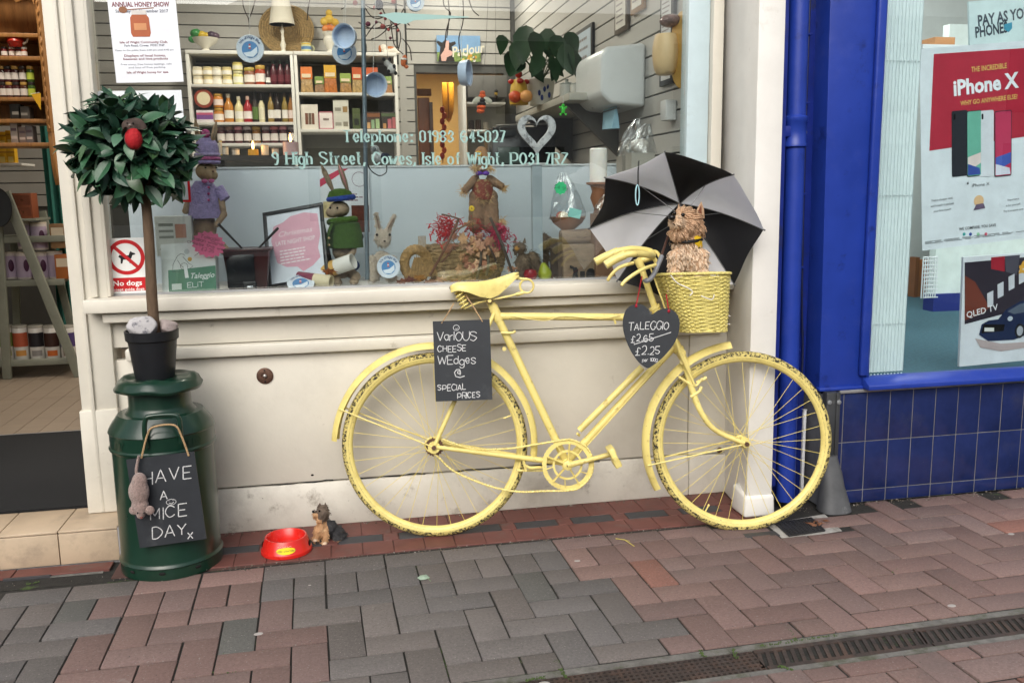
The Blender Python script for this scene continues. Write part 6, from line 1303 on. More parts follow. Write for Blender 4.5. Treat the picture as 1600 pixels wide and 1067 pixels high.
# back doorway furnishings
bd_ = thing('brown_door', 'reddish brown wooden door standing open in the back doorway', 'door', W(665, 250, 4.0)); pbox('leaf', 4.0, 655, 673, 153, 300, .05, mat('reddish_wood', (.17, .062, .03), .5, var=.3, stretch=(8, 8, 1)), bd_); pbox('edge', 3.97, 673, 678, 160, 300, .1, mat('dark_wood_edge', (.07, .04, .03), .5), bd_)
pbox('transom', 4.01, 652, 674, 139, 150, .04, plain('8a5a2a', .5), bd_)
sb_ = thing('wooden_paddle', 'long yellow wooden paddle board hanging in the back room', 'board', W(699, 190, 5.0)); s = S_(5.0); c = W(699, 130, 5.0); MB().prism([(-9*s, 0), (9*s, 0), (9.5*s, -30*s), (8*s, -44*s), (4*s, -56*s), (0, -61*s), (-4*s, -56*s), (-7.5*s, -44*s), (-9*s, -30*s)], fr(c), .03).build('board', plain('c8922e', .45, var=.25), sb_, bevel=.004); MB().prism([(-1*s, 0), (1*s, 0), (1*s, -55*s), (-1*s, -55*s)], fr(c+Vec((0, -.032, 0))), .004).build('stringer', plain('8f5f1e', .5), sb_)
rg_ = thing('red_garland', 'red hanging garland at the edge of back doorway', 'garland', W(692, 240, 4.6)); 
for k in range(9): MB().ell(W(691+(k % 2)*3, 172+k*9, 4.6), (.022, .02, .03), 9, 7).build('bead', plain(['a8241c', 'c4502a'][k % 2], .5), rg_, smooth=True)
MB().tube([W(692, 165, 4.6), W(692, 255, 4.6)], .004, 6).build('cord', plain('5a1a14'), rg_)
cp = thing('grey_cupboard', 'pale grey corner cupboard with open shelf beside the back doorway', 'cupboard', W(750, 260, 3.5)); pbox('side_panel', 3.45, 725, 730, 128, 330, .28, M_shelf, cp); pbox('top_box', 3.45, 731, 792, 118, 152, .28, mat('grey_cupboard_paint', (.16, .155, .145), .6), cp); pbox('back_board', 3.70, 731, 790, 150, 330, .02, plain('8f8d84', .6), cp)
for y in (160, 203): pbox('shelf', 3.47, 730, 790, y, y+3, .22, M_shelf, cp)
for i, (x, h, hx) in enumerate(((737, 14, '2a211c'), (748, 15, '3a2a20'), (760, 12, '7a7468'))): jar(3.5, x, 202.5, h, 9, hx, '1e1a18', None, ['dark small jar nearest the doorway on cupboard shelf', 'brown small jar on the cupboard shelf', 'grey small jar on the cupboard shelf'][i], kind='tin', cat='jar')
# coffee machine and counter behind the display
ct = thing('shop_counter', 'long grey shop counter behind the window display', 'counter', (.3, 1.9, FZ)); MB().bb(-.72, 1.30, 1.78, 2.35, FZ, 1.22).build('carcass', plain('8a8880', .6), ct); MB().bb(-.75, 1.32, 1.74, 2.38, 1.22, 1.255).build('worktop', plain('b9b6aa', .4), ct, bevel=.003)
cm = thing('coffee_machine', 'black coffee machine on the counter behind heart ornament', 'coffee machine', W(820, 290, 1.85)); b = bbox(1.85, 768, 872, 198, 300, .3); MB().hexa([(b[0], 1.85, 1.256), (b[1]-.03, 1.85, 1.256), (b[1]-.03, 2.15, 1.256), (b[0], 2.15, 1.256)], [(b[0]+.01, 1.87, b[5]), (b[1], 1.87, b[5]), (b[1], 2.15, b[5]), (b[0]+.01, 2.15, b[5])]).build('casing', mat('gloss_black_plastic', (.012, .013, .015), .18), cm, bevel=.012)
p = bbox(1.84, 778, 812, 230, 256, .01); MB().bb(*p).build('drip_panel', plain('4d5a58', .2), cm, bevel=.004); p = bbox(1.84, 780, 806, 203, 213, .01); MB().bb(*p).build('control_panel', plain('2c3236', .2), cm, bevel=.003)
MB().tube([W(775, 197, 1.9), W(865, 193, 1.9)], .006, 8).build('cup_rail', plain('b0b0b0', .3, metal=.9), cm)
# ---------------------------------------------------------------- right wall: shelf, plant, dispenser, frames
XR = 1.436
rs = thing('wall_shelf', 'grey wooden wall shelf under the big pot plant', 'shelf', WX(870, 165, 1.30)); z = W(890, 155, 1.25).z; MB().bb(1.13, XR-.001, .95, 2.25, z-.035, z).build('board', plain('a9a69c', .5), rs, bevel=.003)
for y in (1.15, 2.05): MB().prism([(0, 0), (-.28, 0), (0, -.26)], (Vec((XR-.002, y, z-.036)), UX, UZ), .03).build('bracket', plain('55524c', .6), rs)
pl_ = thing('pot_plant', 'large leafy green pot plant on the grey wall shelf', 'plant', Vec((1.27, 1.55, z))); pc = Vec((1.25, 1.5, z)); 
c = W(845, 160, 1.6); c = Vec((c.x, 1.6, z)); MB().lathe([(0, 0), (.06, 0), (.078, .12), (.082, .135), (.074, .135), (0, .11)], 26, c).build('pot', plain('d3d0c6', .35), pl_, smooth=True)
for k, (a, zz) in enumerate(((-1.9, .06), (-1.5, .08), (-1.1, .05), (-1.7, .035), (-1.25, .095))): MB().ell(c + Vec((.072*math.cos(a), .072*math.sin(a), zz)), (.008, .004, .016), 8, 6).build('blue_leaf_print', plain('2a3a80', .4), pl_, smooth=True)
rgp = random.Random(5); M_pl = mat('dark_glossy_plant', (.016, .05, .018), .35, var=.3)
def bigleaf(mb, base, tip, w, nrm):
    d = tip-base; L = d.length; d.normalize(); x = d.cross(nrm).normalized(); n_ = x.cross(d); P = [(-.0, 0), (-.6, .08), (-1, .3), (-.85, .55), (-.45, .82), (0, 1), (.45, .82), (.85, .55), (1, .3), (.6, .08)]
    mid = [base + d*L*t - n_*L*.12*t*t for t in (.1, .5, .95)]
    vs = [base + d*(L*b) + x*(w*a) - n_*(L*.12*b*b) + n_*abs(a)*w*.18 for a, b in P]; mb.add(vs+[mid[1]], [(i, (i+1) % 10, 10) for i in range(10)])
for (x0, y0, x1, y1, Yl) in ((812, 62, 805, 108, 1.5), (822, 40, 815, 100, 1.45), (835, 50, 842, 98, 1.4), (852, 45, 862, 95, 1.5), (866, 55, 880, 100, 1.4), (880, 70, 893, 118, 1.3), (893, 78, 905, 122, 1.3), (845, 85, 832, 120, 1.35), (862, 88, 872, 128, 1.3), (818, 95, 797, 118, 1.5), (785, 55, 783, 85, 1.6), (830, 100, 850, 128, 1.5), (876, 96, 862, 125, 1.5), (800, 80, 796, 118, 1.6), (850, 60, 832, 85, 1.6), (888, 50, 900, 90, 1.5), (856, 100, 882, 118, 1.6)):
    a, b = W(x0, y0, Yl), W(x1, y1, Yl-.05); mb = MB(); bigleaf(mb, a, b, (b-a).length*.30, Vec((rgp.gauss(0, .4), -1, .35)).normalized()); mb.build('leaf', M_pl, pl_, smooth=True); MB().tube(smooth_path([c+Vec((0, 0, .12)), (a+c)/2+Vec((0, 0, .09)), a], 4), .003, 5).build('stalk', plain('3a4a22', .6), pl_, smooth=True)
cn = c+Vec((-.13, -.04, 0))
hn = thing('pottery_hen', 'red and yellow pottery hen house ornament before the plant', 'ornament', cn); MB().lathe([(0, 0), (.05, 0), (.055, .05), (.058, .055), (.05, .06), (.045, .1), (.03, .13), (0, .14)], 20, cn).build('body', plain('c9a13a', .4), hn, smooth=True)
for a in (0, 1.6, 3.1, 4.7): MB().ell(cn + Vec((.04*math.cos(a), .04*math.sin(a), .12)), (.02, .02, .014), 10, 7).build('red_frill', plain('b0261c', .4), hn, smooth=True)
MB().ell(cn + Vec((0, 0, .16)), (.02, .02, .022), 10, 8).build('knob', plain('b0261c', .4), hn, smooth=True)
for i, (x, y, hx, nm_) in enumerate(((754+60, 160, 'c8502a', 'orange pottery pumpkin on the wall shelf'), (838-18, 158, 'd99a5a', 'peach coloured pottery egg on the wall shelf'))):
    c2 = cn + Vec((-.04+.055*i, -.09-.03*i, .0)); t = tag(MB().ell(c2+Vec((0, 0, .032)), (.034, .034, .032), 16, 10).build('pottery_fruit', plain(hx, .4), None, smooth=True), nm_, 'ornament')
for i, (dy, h, r, hx) in enumerate(((-.22, .085, .038, 'cfd2cf'), (-.34, .07, .042, 'c4c6c2'), (-.46, .10, .05, 'b9c0bd'))):
    cc2 = Vec((c.x+.09+.03*i, c.y+dy, z)); t = thing('storage_jar', ['white enamel mug', 'short glass jar', 'glass storage jar'][i]+' on the wall shelf '+['beside the plant pot', 'between mug and big jar', 'near the paper dispenser'][i], 'jar', cc2); MB().lathe([(0, 0), (r*.9, 0), (r, .006), (r, h), (r*.92, h), (r*.9, .01), (0, .01)], 22, cc2).build('body', plain(hx, .2), t, smooth=True); MB().lathe([(r*.95, h), (r*.98, h+.006), (r*.4, h+.014), (.008, h+.016), (.01, h+.028), (0, h+.03)], 22, cc2).build('lid', plain('9aa09c', .25), t, smooth=True)
# paper towel dispenser
ds = thing('towel_dispenser', 'white plastic paper towel dispenser mounted on the slat wall', 'dispenser', Vec((XR-.1, .95, 1.5))); ya, yb_ = 1.17, .72
z0, z1 = W(950, 170, .8).z, W(950, 70, .8).z
pts = [(0, z0), (-.17, z0+.015), (-.215, z0+.06), (-.215, z1-.06), (-.19, z1-.02), (0, z1)]
mb = MB(); k = len(pts); mb.add([Vec((XR-.001+x, ya, zz)) for x, zz in pts] + [Vec((XR-.001+x, yb_, zz)) for x, zz in pts], [tuple(range(k)), tuple(range(2*k-1, k-1, -1))]+[(i, k+i, k+(i+1) % k, (i+1) % k) for i in range(k)]); mb.build('casing', mat('white_plastic', (.66, .69, .70), .3, var=.03), ds, bevel=.02, seg=4)
MB().ell((XR-.19, ya+.002, (z0+z1)/2-.02), (.014, .004, .045), 14, 8).build('blue_window', plain('24389a', .2), ds, smooth=True)
tl = thing('hanging_towel', 'pale blue paper towel sheet below the dispenser', 'paper towel', Vec((XR-.12, .9, z0-.1))); MB().hexa([(XR-.14, .80, z0-.09), (XR-.10, .80, z0-.09), (XR-.10, .95, z0-.085), (XR-.14, .95, z0-.085)], [(XR-.125, .78, z0+.01), (XR-.12, .78, z0+.01), (XR-.12, .98, z0+.01), (XR-.125, .98, z0+.01)]).build('sheet', plain('8fb9cc', .8), tl); MB().bb(XR-.13, XR-.11, .77, .99, z0-.004, z0+.001).build('slot', plain('5a6064'), tl)
# framed notice and cheese board on the right wall
def wallframe(lab, y0, y1, za, zb, fc, pc_, deep=.018, lines=8, cat='framed notice'):
    t = thing('framed_notice', lab, cat, (XR-.01, (y0+y1)/2, za)); yl, yh = min(y0, y1), max(y0, y1); MB().bb(XR-deep, XR-.0008, yl, yh, za, zb).build('frame', plain(fc, .4), t, bevel=.003)
    f = (Vec((XR-deep-.0006, yh-.022, za+.022)), Vec((0, -1, 0)), UZ); w, h = yh-yl-.044, zb-za-.044; MB().prism(rect(0, 0, w, h), f, .0008).build('paper', plain(pc_, .6), t); m = MB(); lines_print(m, f, w*.1, h*.08, w*.8, h*.84, lines, .3, .0016, int(y0*100)); m.build('print', plain('8a8284', .6), t)['kind'] = 'stuff'; return t
wallframe('tall black framed price list on the slat wall', .345, .50, W(1020, 133, .42).z, 2.3, '17181c', 'd9d9d9', lines=26)
wallframe('black framed picture above the pot plant', 1.55, 1.95, 1.92, 2.14, '141414', 'b9c9d6', lines=3, cat='picture'); wallframe('black framed picture beside the towel dispenser', 1.27, 1.42, 1.66, 1.92, '16181a', 'aebbb4', lines=3, cat='picture'); wallframe('thin framed certificate at top of the slat wall', .95, 1.15, 2.0, 2.3, '5a5046', 'd6d3cb'); wallframe('wooden framed certificate at top beside dispenser', .72, .90, 2.05, 2.35, '8f6a3c', 'd6d3cb')
ch_ = thing('cheese_board_display', 'pale cheese block in wrapping hanging on wooden board by window', 'display cheese', WX(1050, 140, XR)); yc = .235; zb0, zb1 = WX(1058, 143, XR-.02).z, WX(1065, 22, XR-.02).z
f = (Vec((XR-.03, yc-.05, (zb0+zb1)/2)), Vec((.35, -1, 0)).normalized(), UZ); hh = (zb1-zb0)/2; MB().prism(circ(0, 0, .075, 28, hh), f, .014).build('backing_board', plain('c99f52', .5, var=.15), ch_, bevel=.003)
mb = MB().ell((XR-.085, yc+.01, (zb0+zb1)/2-.005), (.055, .06, hh*.78), 20, 14)
for v in mb.v: v.z = (zb0+zb1)/2-.005 + max(-hh*.56, min(hh*.50, v.z-((zb0+zb1)/2-.005)))
mb.build('cheese', mat('pale_cheese_rind', (.62, .45, .24), .45, var=.1, wear=[((.30, .17, .14), 16, .58, .64)]), ch_, smooth=True, ang=50)
MB().ell((XR-.07, yc, zb1-.03), (.045, .05, .026), 12, 9).build('wrapped_top', mat('crinkled_wrap', (.26, .17, .16), .15, var=.5, scale=60, bump=1, bscale=60), ch_, smooth=True)
MB().bb(XR-.05, XR-.001, .33, .40, WX(1025, 195, XR).z, WX(1025, 165, XR).z).build('soap_box', plain('d0d2d2', .35), None, bevel=.006); tag(bpy.data.objects['soap_box'], 'small white wall box below the framed price list', 'wall box')
# ---------------------------------------------------------------- seen through the open door
TY = 2.72
M_stand = mat('sage_green_paint', (.225, .235, .19), .6, var=.12)
sd_ = thing('slatted_stand', 'sage green slatted wooden display stand inside the doorway', 'display stand', G(60, 590, FZ))
def pbar(name, x0, y0, x1, y1, Y, w, parent=sd_, m=None, Y2=None, d=.03):
    a, b = W(x0, y0, Y), W(x1, y1, Y if Y2 is None else Y2); t = (b-a).normalized(); s_ = t.cross(UY).normalized(); n_ = s_.cross(t); mb = MB(); q = [s_*w/2+n_*d/2, s_*-w/2+n_*d/2, s_*-w/2-n_*d/2, s_*w/2-n_*d/2]; mb.hexa([a+v for v in q], [b+v for v in q]); return mb.build(name, m or M_stand, parent, bevel=.003)
pbar('leg', -6, 300, 12, 592, TY, .05); pbar('strut', 8, 300, 124, 588, TY-.05, .055); pbar('leg', 66, 330, 128, 575, TY+.45, .045); pbar('leg', 22, 380, 28, 540, TY+.45, .045)
for y, yy in ((372, 0), (441, .0), (567, 0)):
    for k in range(5): a, b = W(-40, y, TY+.03), W(118 if y > 500 else 100, y, TY+.03); MB().bb(a.x, b.x, TY+.03+k*.085, TY+.10+k*.085, a.z-.018, a.z).build('slat', M_stand, sd_, bevel=.002)
    a, b = W(-40, y, TY), W(118 if y > 500 else 100, y, TY); MB().bb(a.x, b.x, TY, TY+.028, a.z-.035, a.z+.004).build('shelf_edge', M_stand, sd_, bevel=.002)
za = W(30, 564, TY+.06).z
for i, (x, hx, tt2) in enumerate(((32, 'b0563a', 'ginger'), (57, '1f1c22', 'black'), (81, '3a1f18', 'dark brown'), (106, '4f3f74', 'purple'), (9, '7a8a4a', 'green'))):
    t = jar(TY+.06, x, 564, 55, 22, 'd6d2cc', 'a8a49a', None, 'white biscuit tin with %s label on the lowest stand shelf' % tt2, kind='tin', cat='tin', grp='biscuit tins on the stand'); 
    R = 11*S_(TY+.06, x, 560); H = 55*S_(TY+.06, x, 560); MB().lathe([(R*1.012, H*.40), (R*1.012, H*.80)], 10, world_loc(t), Mat.Rotation(R_(-152), 3, 'Z'), ang=R_(140)).build('label', plain(hx, .5), t, smooth=True); MB().lathe([(R*1.012, H*.14), (R*1.012, H*.30)], 8, world_loc(t), Mat.Rotation(R_(-120), 3, 'Z'), ang=R_(80)).build('biscuit_print', plain(['c98f4a', '8f8a88', 'c4642a', '8a7a70', '9aa05a'][i], .5), t, smooth=True)
for i, (x, yb2, w) in enumerate(((12, 437, 24), (36, 437, 23), (62, 437, 25), (86, 436, 22), (60, 391, 24), (36, 389, 20))):
    t = jar(TY+.06, x, yb2, 43, w, 'd8cfc9', 'cbbfae', 'b7a5bb', '%s lilac jar %s the stand' % (['leftmost', 'second', 'third', 'rightmost', 'large', 'small'][i], 'on middle shelf of' if i < 4 else 'on top shelf of'), kind='tin', cat='jar', grp='lilac jars on the stand')
    R = w/2*S_(TY+.06, x, yb2); H = 43*S_(TY+.06, x, yb2); MB().ell(world_loc(t)+Vec((R*.55, -R*.86, H*.5)), (R*.34, R*.12, H*.22), 12, 8, Mat.Rotation(R_(32), 3, 'Z')).build('purple_seal', plain('4a2342', .5), t, smooth=True)
for i, (x, y0, y1, hx) in enumerate(((88, 350, 388, '8a6a48'), (96, 398, 436, 'a8602c'))): carton(TY+.02, x-10, x+14, y0, y1, .1, hx, ['cellophane bag of brown biscuits on stand top shelf', 'orange packet at the end of stand middle shelf'][i], 'packet', 'packet', print_=((.1, .5, .9, .85, 'd9c9b0'),))
cs_ = carton(TY-.02, 20, 50, 302, 342, .12, '8a4a2c', 'small brown chest of drawers on the doorway stand', 'small_chest', 'chest', print_=((.08, .1, .92, .44, '7a3f24'), (.08, .54, .92, .92, '7a3f24'), (.46, .24, .54, .3, 'c9a860'), (.46, .7, .54, .76, 'c9a860')))
pbox('riser_shelf', TY-.03, -30, 56, 342, 346, .3, M_stand, sd_); pbox('riser_shelf', TY-.03, -30, 34, 255, 259, .25, M_shelf, sd_)
for i, (x, y0, y1) in enumerate(((4, 206, 232), (16, 204, 230), (4, 232, 256), (17, 232, 256))): carton(TY+.0, x-7, x+6, y0, y1, .06, 'd9a81c', '%s yellow tea carton in the stack by the pine shelf' % ['upper left', 'upper right', 'lower left', 'lower right'][i], 'tea_carton', 'carton', print_=((.2, .1, .8, .45, 'e9d27a'), (.0, .7, 1, .8, 'b5801a')), grp='yellow tea cartons')
bb_ = thing('round_blackboard', 'dark round blackboard edge beside the doorway stand', 'blackboard', W(2, 350, TY-.1)); c = W(-2, 324, TY-.1); MB().prism(circ(0, 0, .075, 28, .115), fr(c), .012).build('board', M_chalkb, bb_); MB().tube([c+Vec((.075*math.cos(t), -.013, .115*math.sin(t))) for t in [2*math.pi*i/30 for i in range(30)]], .003, 6, closed=True).build('rim', plain('1a1a1a', .5), bb_)
# hanging pine shelf
M_pine = mat('orange_pine', (.33, .155, .048), .42, var=.3, scale=6, stretch=(6, 6, 1), wear=[((.2, .085, .028), 9, .55, .7)])
DY = 2.35; dr = thing('pine_wall_shelf', 'orange pine shelf unit with scalloped top hanging inside doorway', 'shelves', W(40, 240, DY))
xr = W(66, 60, DY).x; xl = xr-.75; zb_, ztop = W(60, 215, DY).z, 2.55
MB().bb(xr-.022, xr, DY, DY+.26, zb_+.03, ztop).build('side_panel', M_pine, dr, bevel=.003); MB().bb(xl, xr-.023, DY+.24, DY+.26, zb_+.12, ztop).build('back_board', M_pine, dr)
MB().prism([(0, 0), (.24, 0), (.24, -.10), (.20, -.16), (.16, -.10), (.12, -.17), (.09, -.26), (.05, -.30), (.02, -.24), (0, -.12)], (Vec((xr-.022, DY+.01, zb_+.03)), UY, UZ), .022).build('shaped_bracket', M_pine, dr, bevel=.002)
MB().prism([(xl, .20), (xr-.02, .20), (xr-.02, 0)]+[(xr-.02-(xr-.02-xl)*i/24, .075+.065*math.sin(i*.9+2.2)) for i in range(1, 24)]+[(xl, 0)], fr((0, DY-.002, ztop-.24)), .018).build('scalloped_apron', M_pine, dr, bevel=.002)
MB().bb(xl, xr+.03, DY-.03, DY+.27, ztop, ztop+.05).build('cornice', M_pine, dr, bevel=.008)
MB().tube([Vec((xr-.011, DY-.004, zb_+.05+(ztop-zb_-.07)*i/80)) + Vec((.004*math.cos(i*1.3), .003*math.sin(i*1.3), 0)) for i in range(81)], .005, 6).build('rope_moulding', M_pine, dr, smooth=True)
zsh = []
for y in (52, 88, 152, 186, 223): z = W(45, y, DY).z; zsh.append(z); MB().bb(xl, xr-.023, DY+.005, DY+.239, z-.022, z).build('shelf', M_pine, dr, bevel=.002)
k = 0
for (zi, xs_, h, w, bodies, lids) in ((1, (6, 18, 28, 37), 15, 9.5, ('6a1c20', '7a2420', '5a1a1c', '8a3a24'), 'c9c2bc'), (2, (4, 14, 25, 37, 49), 24, 11, ('3a1a1e', '4a1e22', '3f1a1c', '4a2a1c', '3f5a24'), 'b58f4a')):
    for j in range(2):
        for i, x in enumerate(xs_):
            if zi == 1 and j == 1 and i in (0, 3): continue
            jar(DY+.04, x, 88 if zi == 1 else 150, h, w, bodies[i], lids if (i+j) % 2 else '2a2424', 'd9d2cc' if i < 4 else 'b8c94a', '%s small preserve jar, %s row, %s pine shelf' % (ORD[i], ['lower', 'upper'][j], ['second', 'third'][zi-1]), grp='preserve jars on the pine shelf', z=zsh[zi]+j*h*S_(DY+.04, x, 100)*1.01)
tp2 = thing('red_teapot', 'red and white pottery teapot on the pine shelf', 'teapot', W(23, 60, DY+.05)); c = W(23, 57, DY+.05); c.z = zsh[1] + 15.2*S_(DY, 20, 60); MB().lathe([(0, 0), (.03, 0), (.045, .03), (.035, .055), (.012, .065), (.012, .075), (0, .08)], 18, c).build('body', plain('a8281c', .3), tp2, smooth=True); MB().tube([c+Vec((.04, 0, .02)), c+Vec((.06, 0, .03)), c+Vec((.068, 0, .05))], [.009, .006, .004], 7).build('spout', plain('d9d2c8', .3), tp2, smooth=True)
for i, (x, y0, y1, hx) in enumerate(((24, 160, 184, '2a2826'), (38, 164, 184, '4a4642'))): carton(DY+.03, x-9, x+8, y0, y1, .08, hx, ['dark wrapped packet on the fourth pine shelf', 'grey wrapped packet on the fourth pine shelf'][i], 'packet', 'packet', print_=((.2, .3, .8, .5, '8a8680'),), z=zsh[3])
for i, (x, y0, y1, hx) in enumerate(((22, 190, 221, '9a8f88'), (35, 196, 221, '7a6a64'), (46, 194, 221, '6f6a6c'))): carton(DY+.03, x-6, x+5, y0, y1, .08, hx, ['tall pale book like carton on lowest pine shelf', 'middle patterned carton on lowest pine shelf', 'dark patterned carton on lowest pine shelf'][i], 'carton', 'carton', print_=((.1, .2, .9, .35, 'b9a8a0'), (.1, .6, .9, .75, '5a4a52')), z=zsh[4])
pn = thing('yellow_pennant', 'small yellow paper pennant hanging from the pine shelf', 'pennant', W(56, 168, DY-.02)); MB().prism([(0, 0), (.05, .008), (.042, -.085)], fr(W(49, 148, DY-.03)), .001).build('paper', plain('d9a51c', .6), pn); MB().tube([W(48, 147, DY-.03), W(62, 145, DY-.03)], .0015, 5).build('thread', plain('e8e0d0'), pn)
tc_ = thing('teal_curtain', 'teal green cloth hanging behind the pine shelf', 'cloth', W(85, 300, 3.2)); mb = MB(); n = 26; a, b = W(60, 180, 3.25), W(118, 180, 3.25); pts = [(a.x+(b.x-a.x)*i/n, 3.25+.02*math.sin(i*1.1)) for i in range(n+1)]; zt2 = W(80, 155, 3.25).z
vs = [Vec((x, y, z)) for z in (.2, zt2) for x, y in pts] + [Vec((x, y+.004, z)) for z in (.2, zt2) for x, y in pts]; q = n+1; mb.add(vs, [(i, i+1, q+i+1, q+i) for i in range(n)]+[(2*q+i+1, 2*q+i, 3*q+i, 3*q+i+1) for i in range(n)]); mb.build('drape', mat('teal_cloth', (.035, .17, .14), .85, var=.15), tc_, smooth=True); MB().tube([Vec((a.x-.03, 3.25, zt2)), Vec((b.x+.03, 3.25, zt2))], .008, 8).build('rail', plain('6a6a66', .4), tc_)
pf = thing('wall_picture', 'dark framed pale picture on the wall beside pine shelf', 'picture', W(70, 150, 3.6)); b = bbox(3.6, 58, 80, 56, 150, .02); MB().bb(*b).build('frame', plain('3a2a22', .5), pf, bevel=.003); MB().bb(b[0]+.03, b[1]-.03, 3.597, 3.6, b[4]+.03, b[5]-.03).build('print', plain('b5b2a4', .6), pf)
# ================================================================ window display
struct_d = thing('display_deck', 'low white display deck behind the window glass', 'display shelf', (.3, .28, .86))
MB().bb(-.77, 1.35, .075, .56, .855, .888).build('board', M_shelf, struct_d)
DZ_ = .888
dpn = thing('display_screen', 'pale blue grey screen panel behind the window display', 'screen', (.2, .56, .888))
a, b = W(236, 262, .56), W(966, 258, .56)
MB().bb(a.x-.1, b.x, .56, .575, .86, W(600, 262, .56).z).build('panel', mat('pale_blue_screen', (.54, .605, .65), .3, var=.04, scale=3), dpn, bevel=.002); zz = W(600, 262, .56).z; MB().bb(a.x-.1, b.x, .555, .58, zz, zz+.008).build('top_edge', plain('c9d0d2', .3), dpn)
for x in (330, 600, 820): p = W(x, 300, .59); MB().bb(p.x-.012, p.x+.012, .576, .60, .86, zz).build('upright', plain('8f979a', .4), dpn)
def D(x, y, Y=.3): return W(x, y, Y)
def onz(p): p = Vec(p); p.z = DZ_; return p
# no dogs sign
f_, w_, h_ = qframe(D(163, 373, .030), D(233, 371, .030), D(170, 461, .030)); nd = thing('no_dogs_sign', 'white and red no dogs except guide dogs sign in window corner', 'sign', f_[0])
sheet('sheet', f_, w_, h_, plain('eef0ee', .35), nd); Y0 = .030
cx, cy = px2(f_, 197, 402, Y0); Rn = .062
m = MB(); n = 44; m.add([f_[0]+f_[1]*(cx+r*math.cos(2*math.pi*i/n))+f_[2]*(cy+r*math.sin(2*math.pi*i/n))+f_[1].cross(f_[2])*.0006 for r in (Rn, Rn*.79) for i in range(n)], [(i, (i+1) % n, n+(i+1) % n, n+i) for i in range(n)]); M_sr = plain('c01b22', .4)
dogp = [(-.5, .05), (-.42, .2), (-.28, .15), (.18, .15), (.26, .38), (.34, .5), (.4, .38), (.6, .3), (.62, .22), (.42, .16), (.36, -.02), (.3, -.15), (.3, -.5), (.2, -.5), (.16, -.2), (-.2, -.18), (-.28, -.5), (-.38, -.5), (-.36, -.1)]
patch('dog_symbol', [(cx+a*Rn*.82, cy+b*Rn*.7) for a, b in dogp], f_, plain('15161a', .4), nd); m.build('prohibition_ring', M_sr, nd)
m = MB(); m.ribbon([(cx-Rn*.62, cy+Rn*.62), (cx+Rn*.62, cy-Rn*.62)], f_, Rn*.19, .0012); m.build('prohibition_bar', M_sr, nd)
a, b = px2(f_, 171, 456, Y0), px2(f_, 224, 433, Y0); patch('red_panel', rr(a[0], a[1], b[0]-a[0]+.012, b[1]-a[1], .005), f_, M_sr, nd)
m = MB(); x, y = px2(f_, 198, 446, Y0); put_text(m, 'No dogs', f_, .0185, x+.004, y, bold=.02, off=.0016, width=.096); x, y = px2(f_, 198, 454, Y0); put_text(m, 'except guide dogs', f_, .0095, x+.004, y, bold=.015, off=.0016, width=.112); m.build('lettering', plain('f4f4f2', .4), nd)
# honey show poster and a second white poster
f_, w_, h_ = qframe(D(165, -20, .030), D(272, -20, .030), D(182, 130, .030)); Y0 = .03; hp_ = thing('honey_show_poster', 'white annual honey show poster hung at top of window', 'poster', f_[0]); sheet('sheet', f_, w_, h_, plain('e2e6ee', .4), hp_)
m = MB()
def line(s, x, y, h, w, hx=None, bold=.015):
    a = px2(f_, x, y, Y0); put_text(m, s, f_, h, a[0], a[1], bold=bold, off=.0008, width=w)
line('ANNUAL HONEY SHOW', 220, 11, .016, .186, bold=.03); line('Isle of Wight Community Club,', 225, 68, .008, .155); line('Displays of local honey,', 227, 89, .008, .135); line('beeswax and hive products', 228, 94, .008, .145); line('Isle of Wight honey for sale', 231, 115, .008, .135); m.build('maroon_lettering', plain('7a3a48', .5), hp_)['kind'] = 'stuff'
m = MB(); line('Saturday 4th November 2017', 222, 20, .010, .17); line('Park Road, Cowes  PO31 7NP', 226, 73, .007, .13); line('Open to the public from 2.00 pm until 4.45 pm', 226, 80, .006, .19, bold=0); line('Free entry, free honey tastings, cafe', 229, 102, .006, .165, bold=0); line('and lots of free parking', 230, 107, .006, .12, bold=0); m.build('grey_lettering', plain('5a5f70', .5), hp_)['kind'] = 'stuff'
a = px2(f_, 221, 58, Y0); jr = patch('printed_honey_jar', [(a[0]-.027, a[1]), (a[0]+.027, a[1]), (a[0]+.032, a[1]+.012), (a[0]+.030, a[1]+.062), (a[0]+.022, a[1]+.074), (a[0]-.022, a[1]+.074), (a[0]-.030, a[1]+.062), (a[0]-.032, a[1]+.012)], f_, plain('a8552c', .4), hp_, off=.0006); patch('printed_jar_top', rect(a[0]-.024, a[1]+.072, .048, .014), f_, plain('c9c4c0', .4), jr, off=.0012); patch('printed_label', rect(a[0]-.02, a[1]+.022, .04, .022), f_, plain('c98a5a', .4), jr, off=.0012)
m = MB(); m.ribbon([(a[0]-.04, a[1]+.088), (a[0]+.05, a[1]+.094)], f_, .003, .001); m.prism(circ(a[0]-.05, a[1]+.088, .014, 14, .011), f_, .0004, .0008); m.build('printed_dipper', plain('8a5a3c', .5), hp_)
f_, w_, h_ = qframe(D(140, 143, .032), D(283, 141, .032), D(150, 232, .032)); wp_ = thing('white_poster', 'plain white poster behind the bay tree in the window', 'poster', f_[0]); sheet('sheet', f_, w_, h_, plain('dfe5ea', .4), wp_); m = MB(); lines_print(m, f_, w_*.12, h_*.1, w_*.76, h_*.7, 7, .3, .0008); m.build('print', plain('9aa2ac', .5), wp_)['kind'] = 'stuff'
rp_ = thing('red_edged_card', 'white card with red border beside the bay tree', 'card', D(290, 310, .035)); b = bbox(.033, 280, 297, 272, 316, .002); MB().bb(*b).build('card', plain('d62a30', .4), rp_); MB().bb(b[0], b[1]-.008, .0315, .0325, b[4]+.008, b[5]).build('paper', plain('e4e8ea', .4), rp_)
